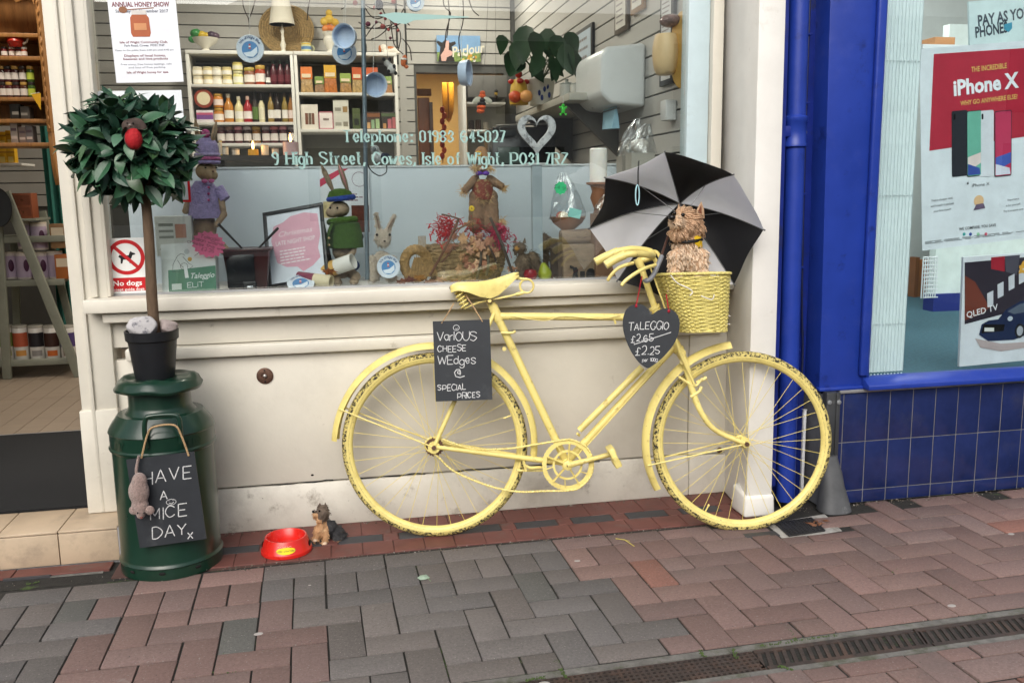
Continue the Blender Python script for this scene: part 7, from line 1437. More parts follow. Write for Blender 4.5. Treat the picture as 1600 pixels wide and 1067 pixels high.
# ---- rabbits
def knit(name, hx): return plain(hx, .95, var=.25, scale=90, bump=.9, bscale=130)
M_wood = mat('carved_pale_wood', (.33, .225, .13), .6, var=.25, scale=14, bump=.25, bscale=50, wear=[((.15, .09, .05), 22, .58, .68)])
M_wood2 = mat('carved_grey_wood', (.30, .225, .15), .65, var=.3, scale=16, bump=.4, bscale=60, wear=[((.10, .065, .04), 26, .54, .66)])
Yb = .30; R1 = lambda x, y, dy=0: D(x, y, Yb+dy); s = S_(Yb, 320, 300)
rb1 = thing('wooden_rabbit_girl', 'wooden rabbit in lilac knitted hat and jacket by window side', 'rabbit figure', onz(R1(325, 440)))
pr = [(R1(322, 268), (.040, .038, .034), None), (R1(330, 274, -.02), (.026, .026, .022), None), (R1(320, 310), (.042, .036, .06), None), (R1(320, 355), (.045, .038, .065), None)] + limb(R1(300, 375, -.02), R1(262, 388, -.05), .028, .022) + limb(R1(335, 378, -.03), R1(352, 392, -.07), .026, .02) + limb(R1(342, 300), R1(350, 335, -.02), .018, .014) + limb(R1(350, 335, -.02), R1(338, 352, -.05), .014, .012) + limb(R1(300, 300), R1(290, 330, -.02), .018, .014) + [(R1(318, 400), (.045, .04, .05), None)]
bd, nm = voxel_body(pr, .0065, 2); bd.build('body', M_wood, rb1, smooth=True)
for x0, y0, x1, y1 in ((312, 232, 305, 186), (330, 232, 338, 190)): a, b = R1(x0, y0), R1(x1, y1); e = MB(); e.tube([a, a.lerp(b, .35), a.lerp(b, .75), b], [.013, .027, .024, .006], 12, flat=.35); eo = e.build('ear', M_wood, rb1, smooth=True)
MB().ell(R1(323, 233), (.044, .042, .05), 20, 12).build('knitted_hat', knit('', 'a99ac8'), rb1, smooth=True)
for y, hx in ((248, 'c06a9a'), (242, 'b9a8d4'), (254, 'a595c6')): MB().tube([R1(324, y) + Vec((.043*math.cos(t), .042*math.sin(t), 0)) for t in [2*math.pi*i/24 for i in range(24)]], .0065, 7, closed=True).build('hat_band', knit('', hx), rb1, smooth=True)
MB().ell(R1(321, 209, -.02), (.017, .014, .017), 12, 8).build('pompom', knit('', 'c0508a'), rb1, smooth=True)
jk = MB().lathe([(.030, .085), (.048, .06), (.058, .0), (.066, -.055), (.062, -.056), (.05, 0), (.03, .08)], 24, R1(320, 318)); jk.build('knitted_jacket', knit('', 'a294c4'), rb1, smooth=True)
for (x0, y0, x1, y1) in ((340, 295, 352, 312), (301, 295, 291, 314)): MB().tube([R1(x0, y0), R1(x1, y1, -.01)], [.024, .021], 12).build('sleeve', knit('', 'a294c4'), rb1, smooth=True)
for y in (293, 303, 313): MB().ell(R1(326, y, -.055), .0052, 8, 6).build('button', plain('b0407a', .4), rb1, smooth=True)
for sx in (-1, 1): MB().ell(R1(325, 283, -.05)+Vec((sx*.012, 0, 0)), (.012, .005, .008), 10, 6).build('bow_loop', plain('b85a90', .6), rb1, smooth=True)
MB().ell(R1(333, 268, -.05), (.005, .004, .0035), 8, 6).build('nose', plain('5a2a2a', .5), rb1); 
for x in (321, 338): MB().ell(R1(x, 262, -.035), .004, 8, 6).build('eye', plain('0a0a0a', .2), rb1)
Yb2 = .30; R2 = lambda x, y, dy=0: D(x, y, Yb2+dy)
rb2 = thing('wooden_rabbit_boy', 'wooden rabbit in green knitted hat, scarf and waistcoat', 'rabbit figure', onz(R2(535, 445)))
pr = [(R2(530, 327), (.042, .04, .033), None), (R2(519, 332, -.02), (.026, .026, .022), None), (R2(537, 365), (.042, .036, .045), None), (R2(536, 392), (.044, .038, .045), None)] + limb(R2(555, 372), R2(552, 392, -.04), .016, .014) + limb(R2(552, 392, -.04), R2(540, 412, -.07), .015, .013) + limb(R2(520, 425, -.06), R2(528, 442, -.12), .022, .018) + limb(R2(545, 425, -.05), R2(556, 432, -.10), .022, .02) + [(R2(553, 440, -.12), (.02, .03, .014), None), (R2(535, 420), (.04, .04, .04), None)]
bd, nm = voxel_body(pr, .0065, 2); bd.build('body', M_wood2, rb2, smooth=True)
for k, (x0, y0, x1, y1) in enumerate(((521, 300, 502, 258), (544, 300, 529, 256))):
    a, b = R2(x0, y0), R2(x1, y1); e = MB().tube([a, a.lerp(b, .35), a.lerp(b, .75), b], [.014, .031, .029, .007], 12, flat=.35).build('ear', M_wood2, rb2, smooth=True)
    if k: MB().tube([a.lerp(b, .1)+Vec((0, -.011, 0)), a.lerp(b, .4)+Vec((0, -.012, 0)), a.lerp(b, .8)+Vec((0, -.011, 0)), a.lerp(b, .95)+Vec((0, -.006, 0))], [.008, .023, .020, .004], 10, flat=.25).build('inner_ear', plain('c98a8c', .7), e, smooth=True)
mb = MB().lathe([(.05, 0), (.05, .016), (.042, .034), (.022, .044), (0, .046)], 22, R2(532, 313)); mb.build('knitted_hat', knit('', '42601f'), rb2, smooth=True); MB().tube([R2(533, 310) + Vec((.048*math.cos(t), .047*math.sin(t), .004*math.cos(t))) for t in [2*math.pi*i/24 for i in range(24)]], .0105, 8, closed=True).build('hat_brim', knit('', '2f4a9c'), rb2, smooth=True)
MB().lathe([(.03, .06), (.056, .045), (.066, 0), (.068, -.05), (.064, -.05), (.054, 0), (.03, .055)], 24, R2(540, 367), ang=R_(360)).build('knitted_waistcoat', knit('', '3c5a1e'), rb2, smooth=True)
MB().tube([R2(535, 345) + Vec((.05*math.cos(t), .046*math.sin(t), .006*math.cos(t+.6))) for t in [2*math.pi*i/24 for i in range(24)]], .0125, 8, closed=True).build('scarf', knit('', '4a6a28'), rb2, smooth=True); MB().tube(smooth_path([R2(519, 350, -.05), R2(513, 365, -.055), R2(510, 386, -.05)], 4), .0125, 8, flat=.4).build('scarf_end', knit('', '4a6a28'), rb2, smooth=True); MB().ell(R2(558, 370), (.026, .026, .018), 12, 8).build('dark_cuff', plain('141c14', .8), rb2, smooth=True)
for x in (516, 527): MB().ell(R2(x, 325, -.042), .0045, 8, 6).build('eye', plain('0a0a0a', .2), rb2)
for y in (372, 383): MB().ell(R2(514, y, -.065), .005, 8, 6).build('toggle', plain('d0b98a', .5), rb2)
for sx, x in ((0, 521), (1, 552)): MB().ell(R2(x, 415, -.02), (.026, .026, .022), 12, 8).build('blue_trouser', knit('', '2a3f70'), rb2, smooth=True)
Yb3 = .28; R3 = lambda x, y, dy=0: D(x, y, Yb3+dy); M_plush = mat('cream_plush', (.50, .42, .33), .95, var=.25, scale=50, bump=.8, bscale=120, sheen=.4)
rb3 = thing('plush_rabbit', 'cream fluffy plush rabbit holding a round cheese tub', 'soft toy', onz(R3(598, 440)))
pr = [(R3(598, 373), (.035, .034, .036), None), (R3(600, 380, -.025), (.022, .02, .018), None), (R3(597, 412), (.042, .038, .052), None)] + limb(R3(581, 405, -.02), R3(583, 425, -.04), .017, .015) + limb(R3(614, 405, -.02), R3(613, 422, -.04), .017, .015) + [(R3(584, 435, -.04), (.024, .035, .016), None), (R3(612, 435, -.04), (.024, .035, .016), None)] + limb(R3(592, 360), R3(588, 335), .013, .011) + limb(R3(606, 360), R3(616, 338), .013, .011)
bd, nm = voxel_body(pr, .006, 2); bd.build('body', M_plush, rb3, smooth=True); fur(bd.v, nm, 420, .010, .0018, lambda p: Vec((.1, -.3, -.8)), 31, curl=.4, lift=.3).build('fur', M_plush, rb3)['kind'] = 'stuff'
for (x0, y0, x1, y1) in ((592, 357, 588, 337), (606, 357, 615, 341)): MB().tube([R3(x0, y0, -.012), R3(x1, y1, -.012)], [.007, .005], 8, flat=.3).build('inner_ear', plain('8a6a58', .9), rb3, smooth=True)
MB().ell(R3(601, 377, -.05), (.005, .004, .004), 8, 6).build('nose', plain('2a1a1a', .4), rb3, smooth=True); MB().ell(R3(589, 367, -.035), .0055, 8, 6).build('eye', plain('0a0a0a', .1), rb3, smooth=True); MB().ell(R3(609, 367, -.03), .0055, 8, 6).build('eye', plain('0a0a0a', .1), rb3, smooth=True)
# ---- cheese tubs
def tub(lab, x, y, r, Y, tilt=(0, 0), printed=True, thick=.03, cord=None):
    c = D(x, y, Y); s_ = S_(Y, x, y); Rr = r*s_; M3 = Mat.Rotation(tilt[1], 3, 'Z') @ Mat.Rotation(tilt[0], 3, 'X'); ux, uy, n_ = M3 @ UX, M3 @ UZ, M3 @ Vec((0, -1, 0))
    t = thing('cheese_tub', lab, 'cheese tub', c, 'round cheese tubs in the window'); MM = Mat((ux, uy, n_)).transposed()
    MB().lathe([(0, -thick), (Rr*.88, -thick), (Rr*.96, 0), (Rr, .001), (Rr, .006), (Rr*.95, .007), (Rr*.93, .0055), (0, .0055)] if printed else [(0, -.004), (Rr*.84, -.002), (Rr*.88, thick*.9), (Rr, thick), (Rr, thick*.8), (Rr*.93, 0), (Rr*.88, -.006), (0, -.006)], 36, c, MM).build('tub', plain('bccbe0' if not printed else 'd3dce6', .35), t, smooth=True, ang=35)
    f = (c + n_*.006, ux, uy)
    if printed:
        patch('blue_print', circ(0, -Rr*.06, Rr*.60, 28), f, plain('4a86bd', .4), t); patch('white_wave', [(-Rr*.5, -Rr*.3), (Rr*.05, -Rr*.2), (Rr*.5, Rr*.15), (Rr*.52, -Rr*.28), (Rr*.2, -Rr*.58), (-Rr*.3, -Rr*.56)], f, plain('dfe9f2', .4), t, off=.001); patch('lighthouse', [(-Rr*.10, -Rr*.02), (Rr*.06, -Rr*.02), (Rr*.03, Rr*.34), (-Rr*.08, Rr*.34)], f, plain('c2473f', .4), t, off=.0015); patch('lighthouse_band', [(-Rr*.095, Rr*.1), (Rr*.05, Rr*.1), (Rr*.045, Rr*.2), (-Rr*.09, Rr*.2)], f, plain('e9eef2', .4), t, off=.002)
        m = MB(); st_ = 'Isle of Wight Blue'
        for i, chh in enumerate(st_):
            a_ = R_(150 - 120*i/(len(st_)-1)); ff = (f[0] + ux*math.cos(a_)*Rr*.72 + uy*math.sin(a_)*Rr*.72, ux*math.sin(a_) - uy*math.cos(a_), ux*math.cos(a_) + uy*math.sin(a_))
            if chh != ' ': put_text(m, chh, ff, Rr*.2, off=.0008, bold=.02)
        m.build('lettering', plain('3a5a86', .4), t)['kind'] = 'stuff'
    if cord: MB().tube([c + uy*Rr, D(*cord, Y)], .001, 5).build('cord', plain('d8d8d2', .6), t)
    return t
tub('printed cheese tub hanging before the wicker tray', 391, 77, 21, .25, cord=(391, -40)); tub('printed cheese tub hanging partly behind a plain tub', 538, 82, 19, .27, cord=(538, -40)); tub('plain back of a cheese tub hanging beside the mullion', 541, 58, 19, .20, (.05, -.35), False, cord=(541, -40)); tub('plain tub hanging low to the right of the mullion', 583, 133, 19, .25, (.1, .3), False, cord=(588, -40)); tub('tub hanging edge on below the parlour sign', 722, 115, 20, .25, (0, 1.15), False, cord=(717, -40)); tub('printed cheese tub at the top edge of window', 649, 4, 14, .3, cord=(649, -40))
tub('printed cheese tub leaning on the plush rabbit', 607, 417, 18, .18, (-.15, -.05)); t = tub('printed cheese tub lying tilted at the window front', 470, 444, 21, .10, (-1.0, 0), thick=.022)
# ---- leaflets, packets, frame
cx_ = carton(.22, 243, 300, 338, 400, .06, 'cfd2cc', 'cream information box behind the taleggio packet', print_=((.55, .45, .85, .8, 'b98a78'), (.1, .75, .5, .82, '8a8e86'), (.1, .6, .5, .66, '8a8e86'), (.1, .45, .5, .51, '8a8e86'), (.1, .15, .9, .2, '9aa098')))
f_, w_, h_ = qframe(D(243, 383, .13), D(327, 378, .10), D(254, 458, .085)); tg = thing('taleggio_packet', 'white and green taleggio cheese wrapper leaning in window', 'cheese packet', f_[0])
MB().prism(rect(0, 0, w_, h_), f_, .045, -.046).build('wrapped_cheese', plain('c9cfce', .4), tg, bevel=.008); sheet('wrapper', f_, w_, h_, plain('dde3e0', .4), tg)
patch('green_band', [(w_*.12, 0), (w_, 0), (w_, h_*.5), (w_*.3, h_*.46), (w_*.12, h_*.46)], f_, plain('3f7d5f', .4), tg)
m = MB(); put_text(m, 'Taleggio', f_, .021, w_*.74, h_*.26, bold=.01, off=.0012, slant=.3, width=.088); m.build('script_lettering', plain('e9efec', .4), tg); m = MB(); scribe(m, 'ELiT', f_, .018, .002, w_*.62, h_*.08, 'c', off=.0012, gap=1.2); m.build('handwriting', plain('e4eae8', .4), tg)
m = MB(); bx, by = w_*.30, h_*.5
for pts in (((0, .3), (.03, .36), (.06, .34), (.07, .3)), ((.0, .3), (-.04, .1), (-.05, -.1), (.02, -.1)), ((.05, .28), (.10, .1), (.14, .02), (.10, -.06)), ((.0, .2), (.03, .05), (.06, -.02))): m.ribbon([(bx+a*.4, by+b*.14) for a, b in pts], f_, .0016, .0012)
m.ribbon([(w_*.42+.013*math.cos(t*.4), h_*.52+.012*math.sin(t*.4)) for t in range(17)], f_, .0016, .0012); m.ribbon([(w_*.62, h_*.72), (w_*.7, h_*.78), (w_*.8, h_*.74)], f_, .002, .0012); m.build('line_drawing', plain('3a403e', .5), tg)['kind'] = 'stuff'
patch('drawn_milk', [(w_*.41, h_*.52), (w_*.47, h_*.52), (w_*.5, h_*.28), (w_*.43, h_*.28)], f_, plain('eef2f0', .4), tg, off=.001); patch('gold_seal', circ(w_*.53, h_*.66, .008, 14), f_, plain('d0a03c', .4), tg, off=.001); patch('small_label', rect(w_*.18, h_*.05, .035, .022), f_, plain('cfdad2', .5), tg, off=.001); patch('brand_mark', circ(w_*.48, h_*.82, .010, 14), f_, plain('b8c0be', .4), tg, off=.001)
def star(lab, x, y, r, Y, hx, rows, n=14, rot=-.25):
    t = thing('price_star', lab, 'price tag', D(x, y, Y)); s_ = S_(Y, x, y); f = fr(D(x, y, Y), Vec((math.cos(rot), 0, math.sin(rot))), Vec((-math.sin(rot), 0, math.cos(rot)))); MB().prism([((r if i % 2 == 0 else r*.84)*s_*math.cos(math.pi*i/n)*(1.25 if rows and len(rows) > 1 else 1), (r if i % 2 == 0 else r*.84)*s_*math.sin(math.pi*i/n)) for i in range(2*n)], f, .0012).build('card', plain(hx, .6), t); m = MB()
    for i, rr2 in enumerate(rows): scribe(m, rr2, f, r*s_*(.22 if len(rows) > 1 else .5), .0012, 0, r*s_*((.38-.3*i) if len(rows) > 1 else -.2), 'c', jit=.1, off=.0018)
    m.build('handwriting', plain('5a1430' if hx[0] == 'f' else '1a3a20', .6), t)['kind'] = 'stuff'; return t
star('pink star price tag on the taleggio packet', 326, 382, 21, .065, 'f0709a', ['Taleggio', 'Italian washed', 'cheese this week', '£2.25'], 16); star('green star price tag reading four pounds ninety nine', 876, 294, 10.5, .2, '3fd08a', ['£4.99'], 9)
mb = thing('maroon_planter', 'maroon and black flared box with two dark sticks in window', 'box', onz(D(392, 455, .15))); b = bbox(.15, 352, 420, 392, 453, .12); ex = .012
MB().hexa([(b[0]+.01, .15, DZ_), (b[1]-.01, .15, DZ_), (b[1]-.01, .27, DZ_), (b[0]+.01, .27, DZ_)], [(b[0]-.004, .135, b[5]), (b[1]+.004, .135, b[5]), (b[1]+.004, .285, b[5]), (b[0]-.004, .285, b[5])]).build('body', mat('maroon_plastic', (.05, .012, .012), .3), mb, bevel=.003)
MB().bb(b[0]-.010, b[1]+.014, .125, .29, b[5], b[5]+.008).build('flared_rim', MATS['maroon_plastic'], mb, bevel=.003); p = bbox(.128, 354, 398, 398, 450, .006); MB().bb(*p).build('black_front', mat('black_gloss_panel', (.01, .011, .013), .2), mb, bevel=.003); p = bbox(.12, 380, 401, 440, 452, .01); MB().bb(*p).build('clip', plain('2a2a2c', .25), mb, bevel=.003); p = bbox(.112, 386, 396, 447, 454, .008); MB().bb(*p).build('chrome_catch', plain('b9bcc0', .2, metal=.9), mb, bevel=.002)
for (x0, y0, x1, y1, Ya, Yc) in ((378, 388, 341, 350, .17, .12), (404, 388, 434, 357, .2, .12)): MB().tube([D(x0, y0, Ya), D(x1, y1, Yc)], [.0035, .0055], 8).build('stick', plain('191514', .5), mb, smooth=True)
f_, w_, h_ = qframe(D(398, 342, .33), D(482, 327, .27), D(424, 446, .21)); cf = thing('christmas_notice', 'black framed pink christmas late night shop notice leaning', 'framed notice', f_[0]); nn = f_[1].cross(f_[2]); 
for x, y, w, h in ((-.012, -.012, w_+.024, .014), (-.012, h_-.002, w_+.024, .014), (-.012, 0, .014, h_), (w_-.002, 0, .014, h_)): MB().prism(rect(x, y, w, h), f_, .012, -.004).build('frame_bar', plain('17181c', .35), cf, bevel=.002)
sheet('paper', f_, w_, h_, plain('d6dce6', .4), cf); patch('pink_wash', [(w_*a, h_*b) for a, b in ((.06, .62), (.12, .82), (.3, .86), (.45, .93), (.7, .95), (.94, .9), (.96, .6), (.9, .42), (.93, .28), (.78, .18), (.6, .12), (.5, .2), (.3, .22), (.14, .3), (.1, .45))], f_, plain('d9a3b4', .5), cf)
m = MB(); put_text(m, 'Christmas', f_, .022, w_*.5, h_*.66, off=.001, slant=.35, width=w_*.62, bold=-.005); put_text(m, 'LATE NIGHT SHOP', f_, .018, w_*.5, h_*.54, off=.001, width=w_*.72, bold=.01); lines_print(m, f_, w_*.2, h_*.26, w_*.6, h_*.22, 5, .4, .001, 3); m.build('lettering', plain('eee6ea', .5), cf)['kind'] = 'stuff'
MB().hexa([f_[0]-nn*.004, f_[0]-nn*.004+f_[1]*w_, f_[0]-nn*.12+f_[1]*w_, f_[0]-nn*.12], [f_[0]-nn*.004+f_[2]*h_, f_[0]-nn*.004+f_[1]*w_+f_[2]*h_, f_[0]-nn*.02+f_[1]*w_+f_[2]*h_, f_[0]-nn*.02+f_[2]*h_]).build('easel_back', plain('141416', .5), cf)
f_, w_, h_ = qframe(D(500, 264, .545), D(577, 264, .545), D(503, 366, .545)); fp = thing('offer_poster', 'white poster with red corner ribbon behind green rabbit', 'poster', f_[0]); sheet('sheet', f_, w_, h_, plain('d9dfe4', .4), fp); patch('red_ribbon', [(0, h_*.72), (0, h_*.84), (w_*.42, h_), (w_*.58, h_)], f_, plain('c2405a', .5), fp); patch('food_photo', rect(w_*.62, h_*.02, w_*.36, h_*.42), f_, plain('5a2a1c', .4, var=.5, scale=40), fp); patch('food_photo', rect(w_*.05, h_*.25, w_*.25, h_*.25), f_, plain('c9b98a', .4, var=.4, scale=40), fp); m = MB(); m.ribbon([(w_*.8+.03*math.cos(t*.35), h_*.84+.03*math.sin(t*.35)) for t in range(19)], f_, .002, .001); lines_print(m, f_, w_*.3, h_*.5, w_*.6, h_*.14, 3, .4, .001); m.build('print', plain('8a6a78', .5), fp)['kind'] = 'stuff'
# tubes and leaf
def roll(lab, x0, y0, x1, y1, r, Ya, Yc, c1, c2):
    t = thing('card_tube', lab, 'card tube', D(x0, y0, Ya)); a, b = D(x0, y0, Ya), D(x1, y1, Yc); d = (b-a).normalized(); e1, e2 = frame_of(d)
    for k, (u0, u1, cc2) in enumerate(((0, .5, c1), (.5, 1, c2))): 
        mb_ = MB(); n = 24; vs = [a.lerp(b, u) + (e1*math.cos(2*math.pi*i/n)+e2*math.sin(2*math.pi*i/n))*rr2 for u, rr2 in ((u0, r), (u1, r), (u1, r*.92), (u0, r*.92)) for i in range(n)]; mb_.add(vs, [(q*n+i, q*n+(i+1) % n, ((q+1) % 4)*n+(i+1) % n, ((q+1) % 4)*n+i) for q in range(4) for i in range(n)]); mb_.build('card_wall', plain(cc2, .5), t, smooth=True, ang=50)
    return t
roll('white and gold card tube lying behind maroon tube', 500, 426, 552, 408, .030, .20, .14, 'c9a05a', 'dcdad4'); roll('maroon and white card tube lying at window front', 466, 434, 518, 440, .024, .16, .10, '7a2f48', 'dccfae')
M_dead = lambda hx: plain(hx, .8, var=.3, scale=40)
def deadleaf(x, y, Y, L, hx, lab, grp='dry leaves strewn in the window display', z=None):
    p = D(x, y, Y); t = thing('dry_leaf', lab, 'leaf', p, grp); rg = random.Random(x*7+y); a0 = rg.uniform(-.5, .5); pts = []
    for i in range(14): a = 2*math.pi*i/14; r = L*(1 if i % 2 == 0 else .55)*(1.2 if i in (0, 7) else 1); pts.append(p + Vec((r*math.cos(a+a0), -.2*r*math.sin(a) + rg.uniform(-.004, .004), r*.55*math.sin(a+a0)+rg.uniform(-.003, .003))))
    MB().add(pts+[p+Vec((0, -.006, .004))], [(i, (i+1) % 14, 14) for i in range(14)]).build('blade', M_dead(hx), t); MB().tube([p, p+Vec((L*.8, -.01, -L*.8))], .0012, 5).build('stalk', plain('4a3424', .8), t); return t
deadleaf(514, 424, .09, .03, '8a4a1c', 'orange brown dry leaf on the card tubes')
for i, (x, y, hx) in enumerate(((640, 437, '6a3a30'), (655, 434, '9a6a2c'), (672, 440, '8a6248'), (690, 437, 'a88264'), (712, 441, '8f6a4a'), (740, 440, '9a7858'), (800, 420, 'b08468'), (628, 440, '7a4a34'), (722, 372, 'b48a72'), (742, 380, 'b0826a'), (705, 385, 'a8745c'), (760, 395, '9a6a50'), (733, 350, 'b88a60'), (858, 432, '5a4034'))):
    deadleaf(x, y, .14 if y > 400 else .17, .028, hx, ['dark red dry leaf beside the leaning tub', 'ochre dry leaf beside the leaning tub', 'brown dry leaf below the wheat wreath', 'pale brown leaf between wreath and basket', 'brown leaf at the front foot of the straw basket', 'tan leaf at the right foot of straw basket', 'pinkish leaf beside the squirrel', 'reddish leaf under the leaning tub', 'pale pink leaf at the top left of straw basket', 'pale pink leaf in middle of the straw basket', 'rusty leaf at left side of the straw basket', 'brown leaf on the right of the straw basket', 'large tan leaf below the scarecrow', 'dark leaf beside the pear'][i])
# wreath with wheat
wr2 = thing('wheat_wreath', 'twisted straw wreath with bunch of wheat ears', 'wreath', onz(D(655, 440, .2))); M_str = mat('golden_straw', (.36, .225, .09), .75, var=.35, scale=80, bump=.6, bscale=140); c = D(650, 412, .22)
for k in range(3): MB().tube([c + Vec(((.046+.010*math.cos(t*9+k*2.1))*math.cos(t), .010*math.sin(t*9+k*2.1), (.056+.010*math.cos(t*9+k*2.1))*math.sin(t))) for t in [2*math.pi*i/120 for i in range(120)]], .011, 7, closed=True).build('straw_strand', M_str, wr2, smooth=True)
for k in range(8):
    a = -.35+.1*k; p0 = c + Vec((.01+.004*k, -.03, .06)); q0 = p0 + Vec((math.sin(a)*.11, -.01, -math.cos(a)*.115)); e = MB()
    for j in range(8):
        for sx in (-1, 1): pp_ = p0.lerp(q0, .35+.08*j); e.ell(pp_+Vec((sx*.0042, -.002, 0)), (.0034, .003, .0075), 6, 5)
    e.tube([p0+Vec((0, 0, .05)), p0, q0], .0013, 5); e.build('wheat_ear', M_str, wr2, smooth=True)
# straw basket with raffia and twigs
sb2 = thing('straw_basket', 'round straw basket overflowing with raffia, leaves and twigs', 'basket', onz(D(728, 440, .26))); c = onz(D(728, 440, .28)); M_nest = mat('rough_straw', (.34, .235, .115), .85, var=.45, scale=60, bump=.9, bscale=130)
for k in range(11):
    t_ = k/10; rb_ = .128 + .022*math.sin(t_*2.2); MB().tube([c + Vec((rb_*math.cos(t)*1.05+.003*math.sin(t*17+k), rb_*.72*math.sin(t), .012+k*.0125+.003*math.sin(t*13+k*2))) for t in [2*math.pi*i/70 for i in range(70)]], .0082, 6, closed=True).build('straw_coil', M_nest, sb2, smooth=True)
rg = random.Random(8); hay = MB()
for k in range(260):
    a = rg.uniform(0, 6.28); r = rg.uniform(.3, 1.12)*.135; p = c + Vec((r*math.cos(a), r*.7*math.sin(a), .125+rg.uniform(-.06, .035))); d = Vec((rg.gauss(0, 1), rg.gauss(0, .6), rg.gauss(-.1, .6))).normalized()*rg.uniform(.02, .055); hay.tube([p, p+d*.5+Vec((0, 0, .006)), p+d], .0011, 4)
hay.build('loose_straw', M_nest, sb2)['kind'] = 'stuff'
for nm2, (x, y), hx, cnt in (('red_raffia', (697, 358), 'c01a24', 200), ('pink_raffia', (777, 368), 'b8244e', 190), ('red_raffia', (740, 362), 'b02a24', 50)):
    rf = MB(); cc2 = D(x, y, .2)
    for k in range(cnt): p = cc2 + Vec((rg.gauss(0, .024), rg.gauss(0, .014), rg.gauss(0, .022))); d = Vec((rg.gauss(0, 1), rg.gauss(0, .6), rg.gauss(0, .8)))*.02; rf.tube([p, p+d*.4+Vec((0, -.008, .004)), p+d], .0027, 4, flat=.4)
    rf.build(nm2, plain(hx, .6), sb2)['kind'] = 'stuff'
for (x0, y0, x1, y1, r, hx) in ((672, 430, 717, 342, .005, '6a4a38'), (717, 342, 690, 335, .003, '6a4a38'), (740, 345, 705, 362, .0035, '7a5a40'), (756, 345, 748, 338, .002, '7a5a40'), (766, 340, 800, 425, .006, '4a4038'), (745, 435, 752, 388, .0055, '4d4438'), (763, 383, 780, 425, .004, '4a3a30'), (690, 410, 708, 385, .0035, '6a4a38'), (760, 430, 762, 400, .006, '56503f')): MB().tube(smooth_path([D(x0, y0, .13), D((x0+x1)/2+2, (y0+y1)/2, .12), D(x1, y1, .14)], 4), r, 7).build('twig', plain(hx, .8, bump=.5), sb2, smooth=True)
for k in range(34):
    a = rg.uniform(0, 6.28); r = rg.uniform(.2, 1)*.12; p = c + Vec((r*math.cos(a), -.10-.05*rg.random(), rg.uniform(.05, .19))); L = rg.uniform(.018, .032); d = rg.uniform(0, 6); ux, uy = Vec((math.cos(d), -.3, math.sin(d))), Vec((-math.sin(d), -.2, math.cos(d)))
    q = [p + ux*L*math.cos(t)*(1 if i % 2 else .6) + uy*L*.75*math.sin(t)*(1 if i % 2 else .6) + Vec((0, rg.uniform(-.005, .005), 0)) for i, t in enumerate([2*math.pi*j/12 for j in range(12)])]
    MB().add(q+[p-Vec((0, .006, 0))], [(i, (i+1) % 12, 12) for i in range(12)]).build('dry_leaf', plain(rg.choice(['b08468', 'a8745c', 'c09a78', '9a6a50', '8a5a3c', 'b89068']), .8, var=.3, scale=40), sb2)
# scarecrow
Yc_ = .30; K = lambda x, y, dy=0: D(x, y, Yc_+dy); sk = thing('scarecrow_doll', 'small scarecrow doll with straw hands and purple bow', 'doll', K(755, 345))
pr = [(K(753, 262), (.03, .028, .03), None), (K(754, 298), (.034, .026, .04), None)] + limb(K(742, 281), K(727, 297, -.03), .020, .016) + limb(K(766, 281), K(783, 291, -.03), .020, .016) + limb(K(745, 308), K(744, 352, -.02), .033, .034) + limb(K(766, 308), K(768, 352, -.02), .033, .034)
bd, nm = voxel_body(pr, .006, 2); bd.build('body', mat('hessian_brown', (.25, .15, .085), .9, var=.3, scale=50, bump=.7, bscale=120), sk, smooth=True)
MB().lathe([(.046, 0), (.044, .006), (.03, .014), (.026, .035), (.012, .05), (0, .054)], 20, K(752, 250)).build('hat', mat('russet_hat_cloth', (.30, .16, .075), .9, var=.3), sk, smooth=True); fl2 = K(748, 241, -.04)
fc_ = MB()
for k in range(8): a = k*math.pi/4; fc_.ell(fl2+Vec((.0075*math.cos(a), 0, .0075*math.sin(a))), (.0055, .003, .0055), 8, 5)
fc_.build('sunflower_petals', plain('d9a51c', .6), sk, smooth=True); MB().ell(fl2+Vec((0, -.004, 0)), .0045, 8, 6).build('sunflower_eye', plain('2a1a10', .6), sk)
for sx in (-1, 1): MB().ell(K(754, 271, -.034)+Vec((sx*.014, 0, 0)), (.014, .006, .009), 10, 7).build('purple_bow', plain('5a2a9a', .5), sk, smooth=True)
MB().ell(K(753, 264, -.03), (.011, .005, .006), 8, 6).build('mouth', plain('d9c2b0', .7), sk, smooth=True)
MB().lathe([(.028, .045), (.042, .025), (.047, -.035), (.04, -.035)], 20, K(754, 298)).build('tartan_shirt', plain('7a3222', .8, wear=[((.30, .24, .1), 60, .52, .58)]), sk, smooth=True)
sh = MB()
for (x, y, n_) in ((724, 298, 60), (786, 292, 60), (752, 308, 46), (766, 308, 30), (785, 344, 50), (742, 262, 50), (766, 262, 50), (754, 312, 30)):
    for k in range(n_): p = K(x, y, -.03); d = Vec((rg.gauss(0, .7), rg.gauss(-.1, .4), rg.gauss(-.5, .6))).normalized()*rg.uniform(.018, .034); sh.tube([p+Vec((rg.gauss(0, .005), 0, rg.gauss(0, .004))), p+d], [.0014, .0006], 4)
sh.build('straw_tufts', plain('c9a878', .8), sk)['kind'] = 'stuff'
yf = thing('yellow_flower_pick', 'small yellow flower pick standing above straw basket', 'flower', D(738, 342, .16)); MB().tube([D(737, 328, .16), D(740, 370, .17)], .001, 5).build('stem', plain('4a5a2a'), yf); m = MB()
for k in range(7): a = k*.9; m.ell(D(737, 326, .16)+Vec((.007*math.cos(a), 0, .007*math.sin(a))), (.005, .003, .005), 7, 5)
m.build('petals', plain('d9b51c', .6), yf)
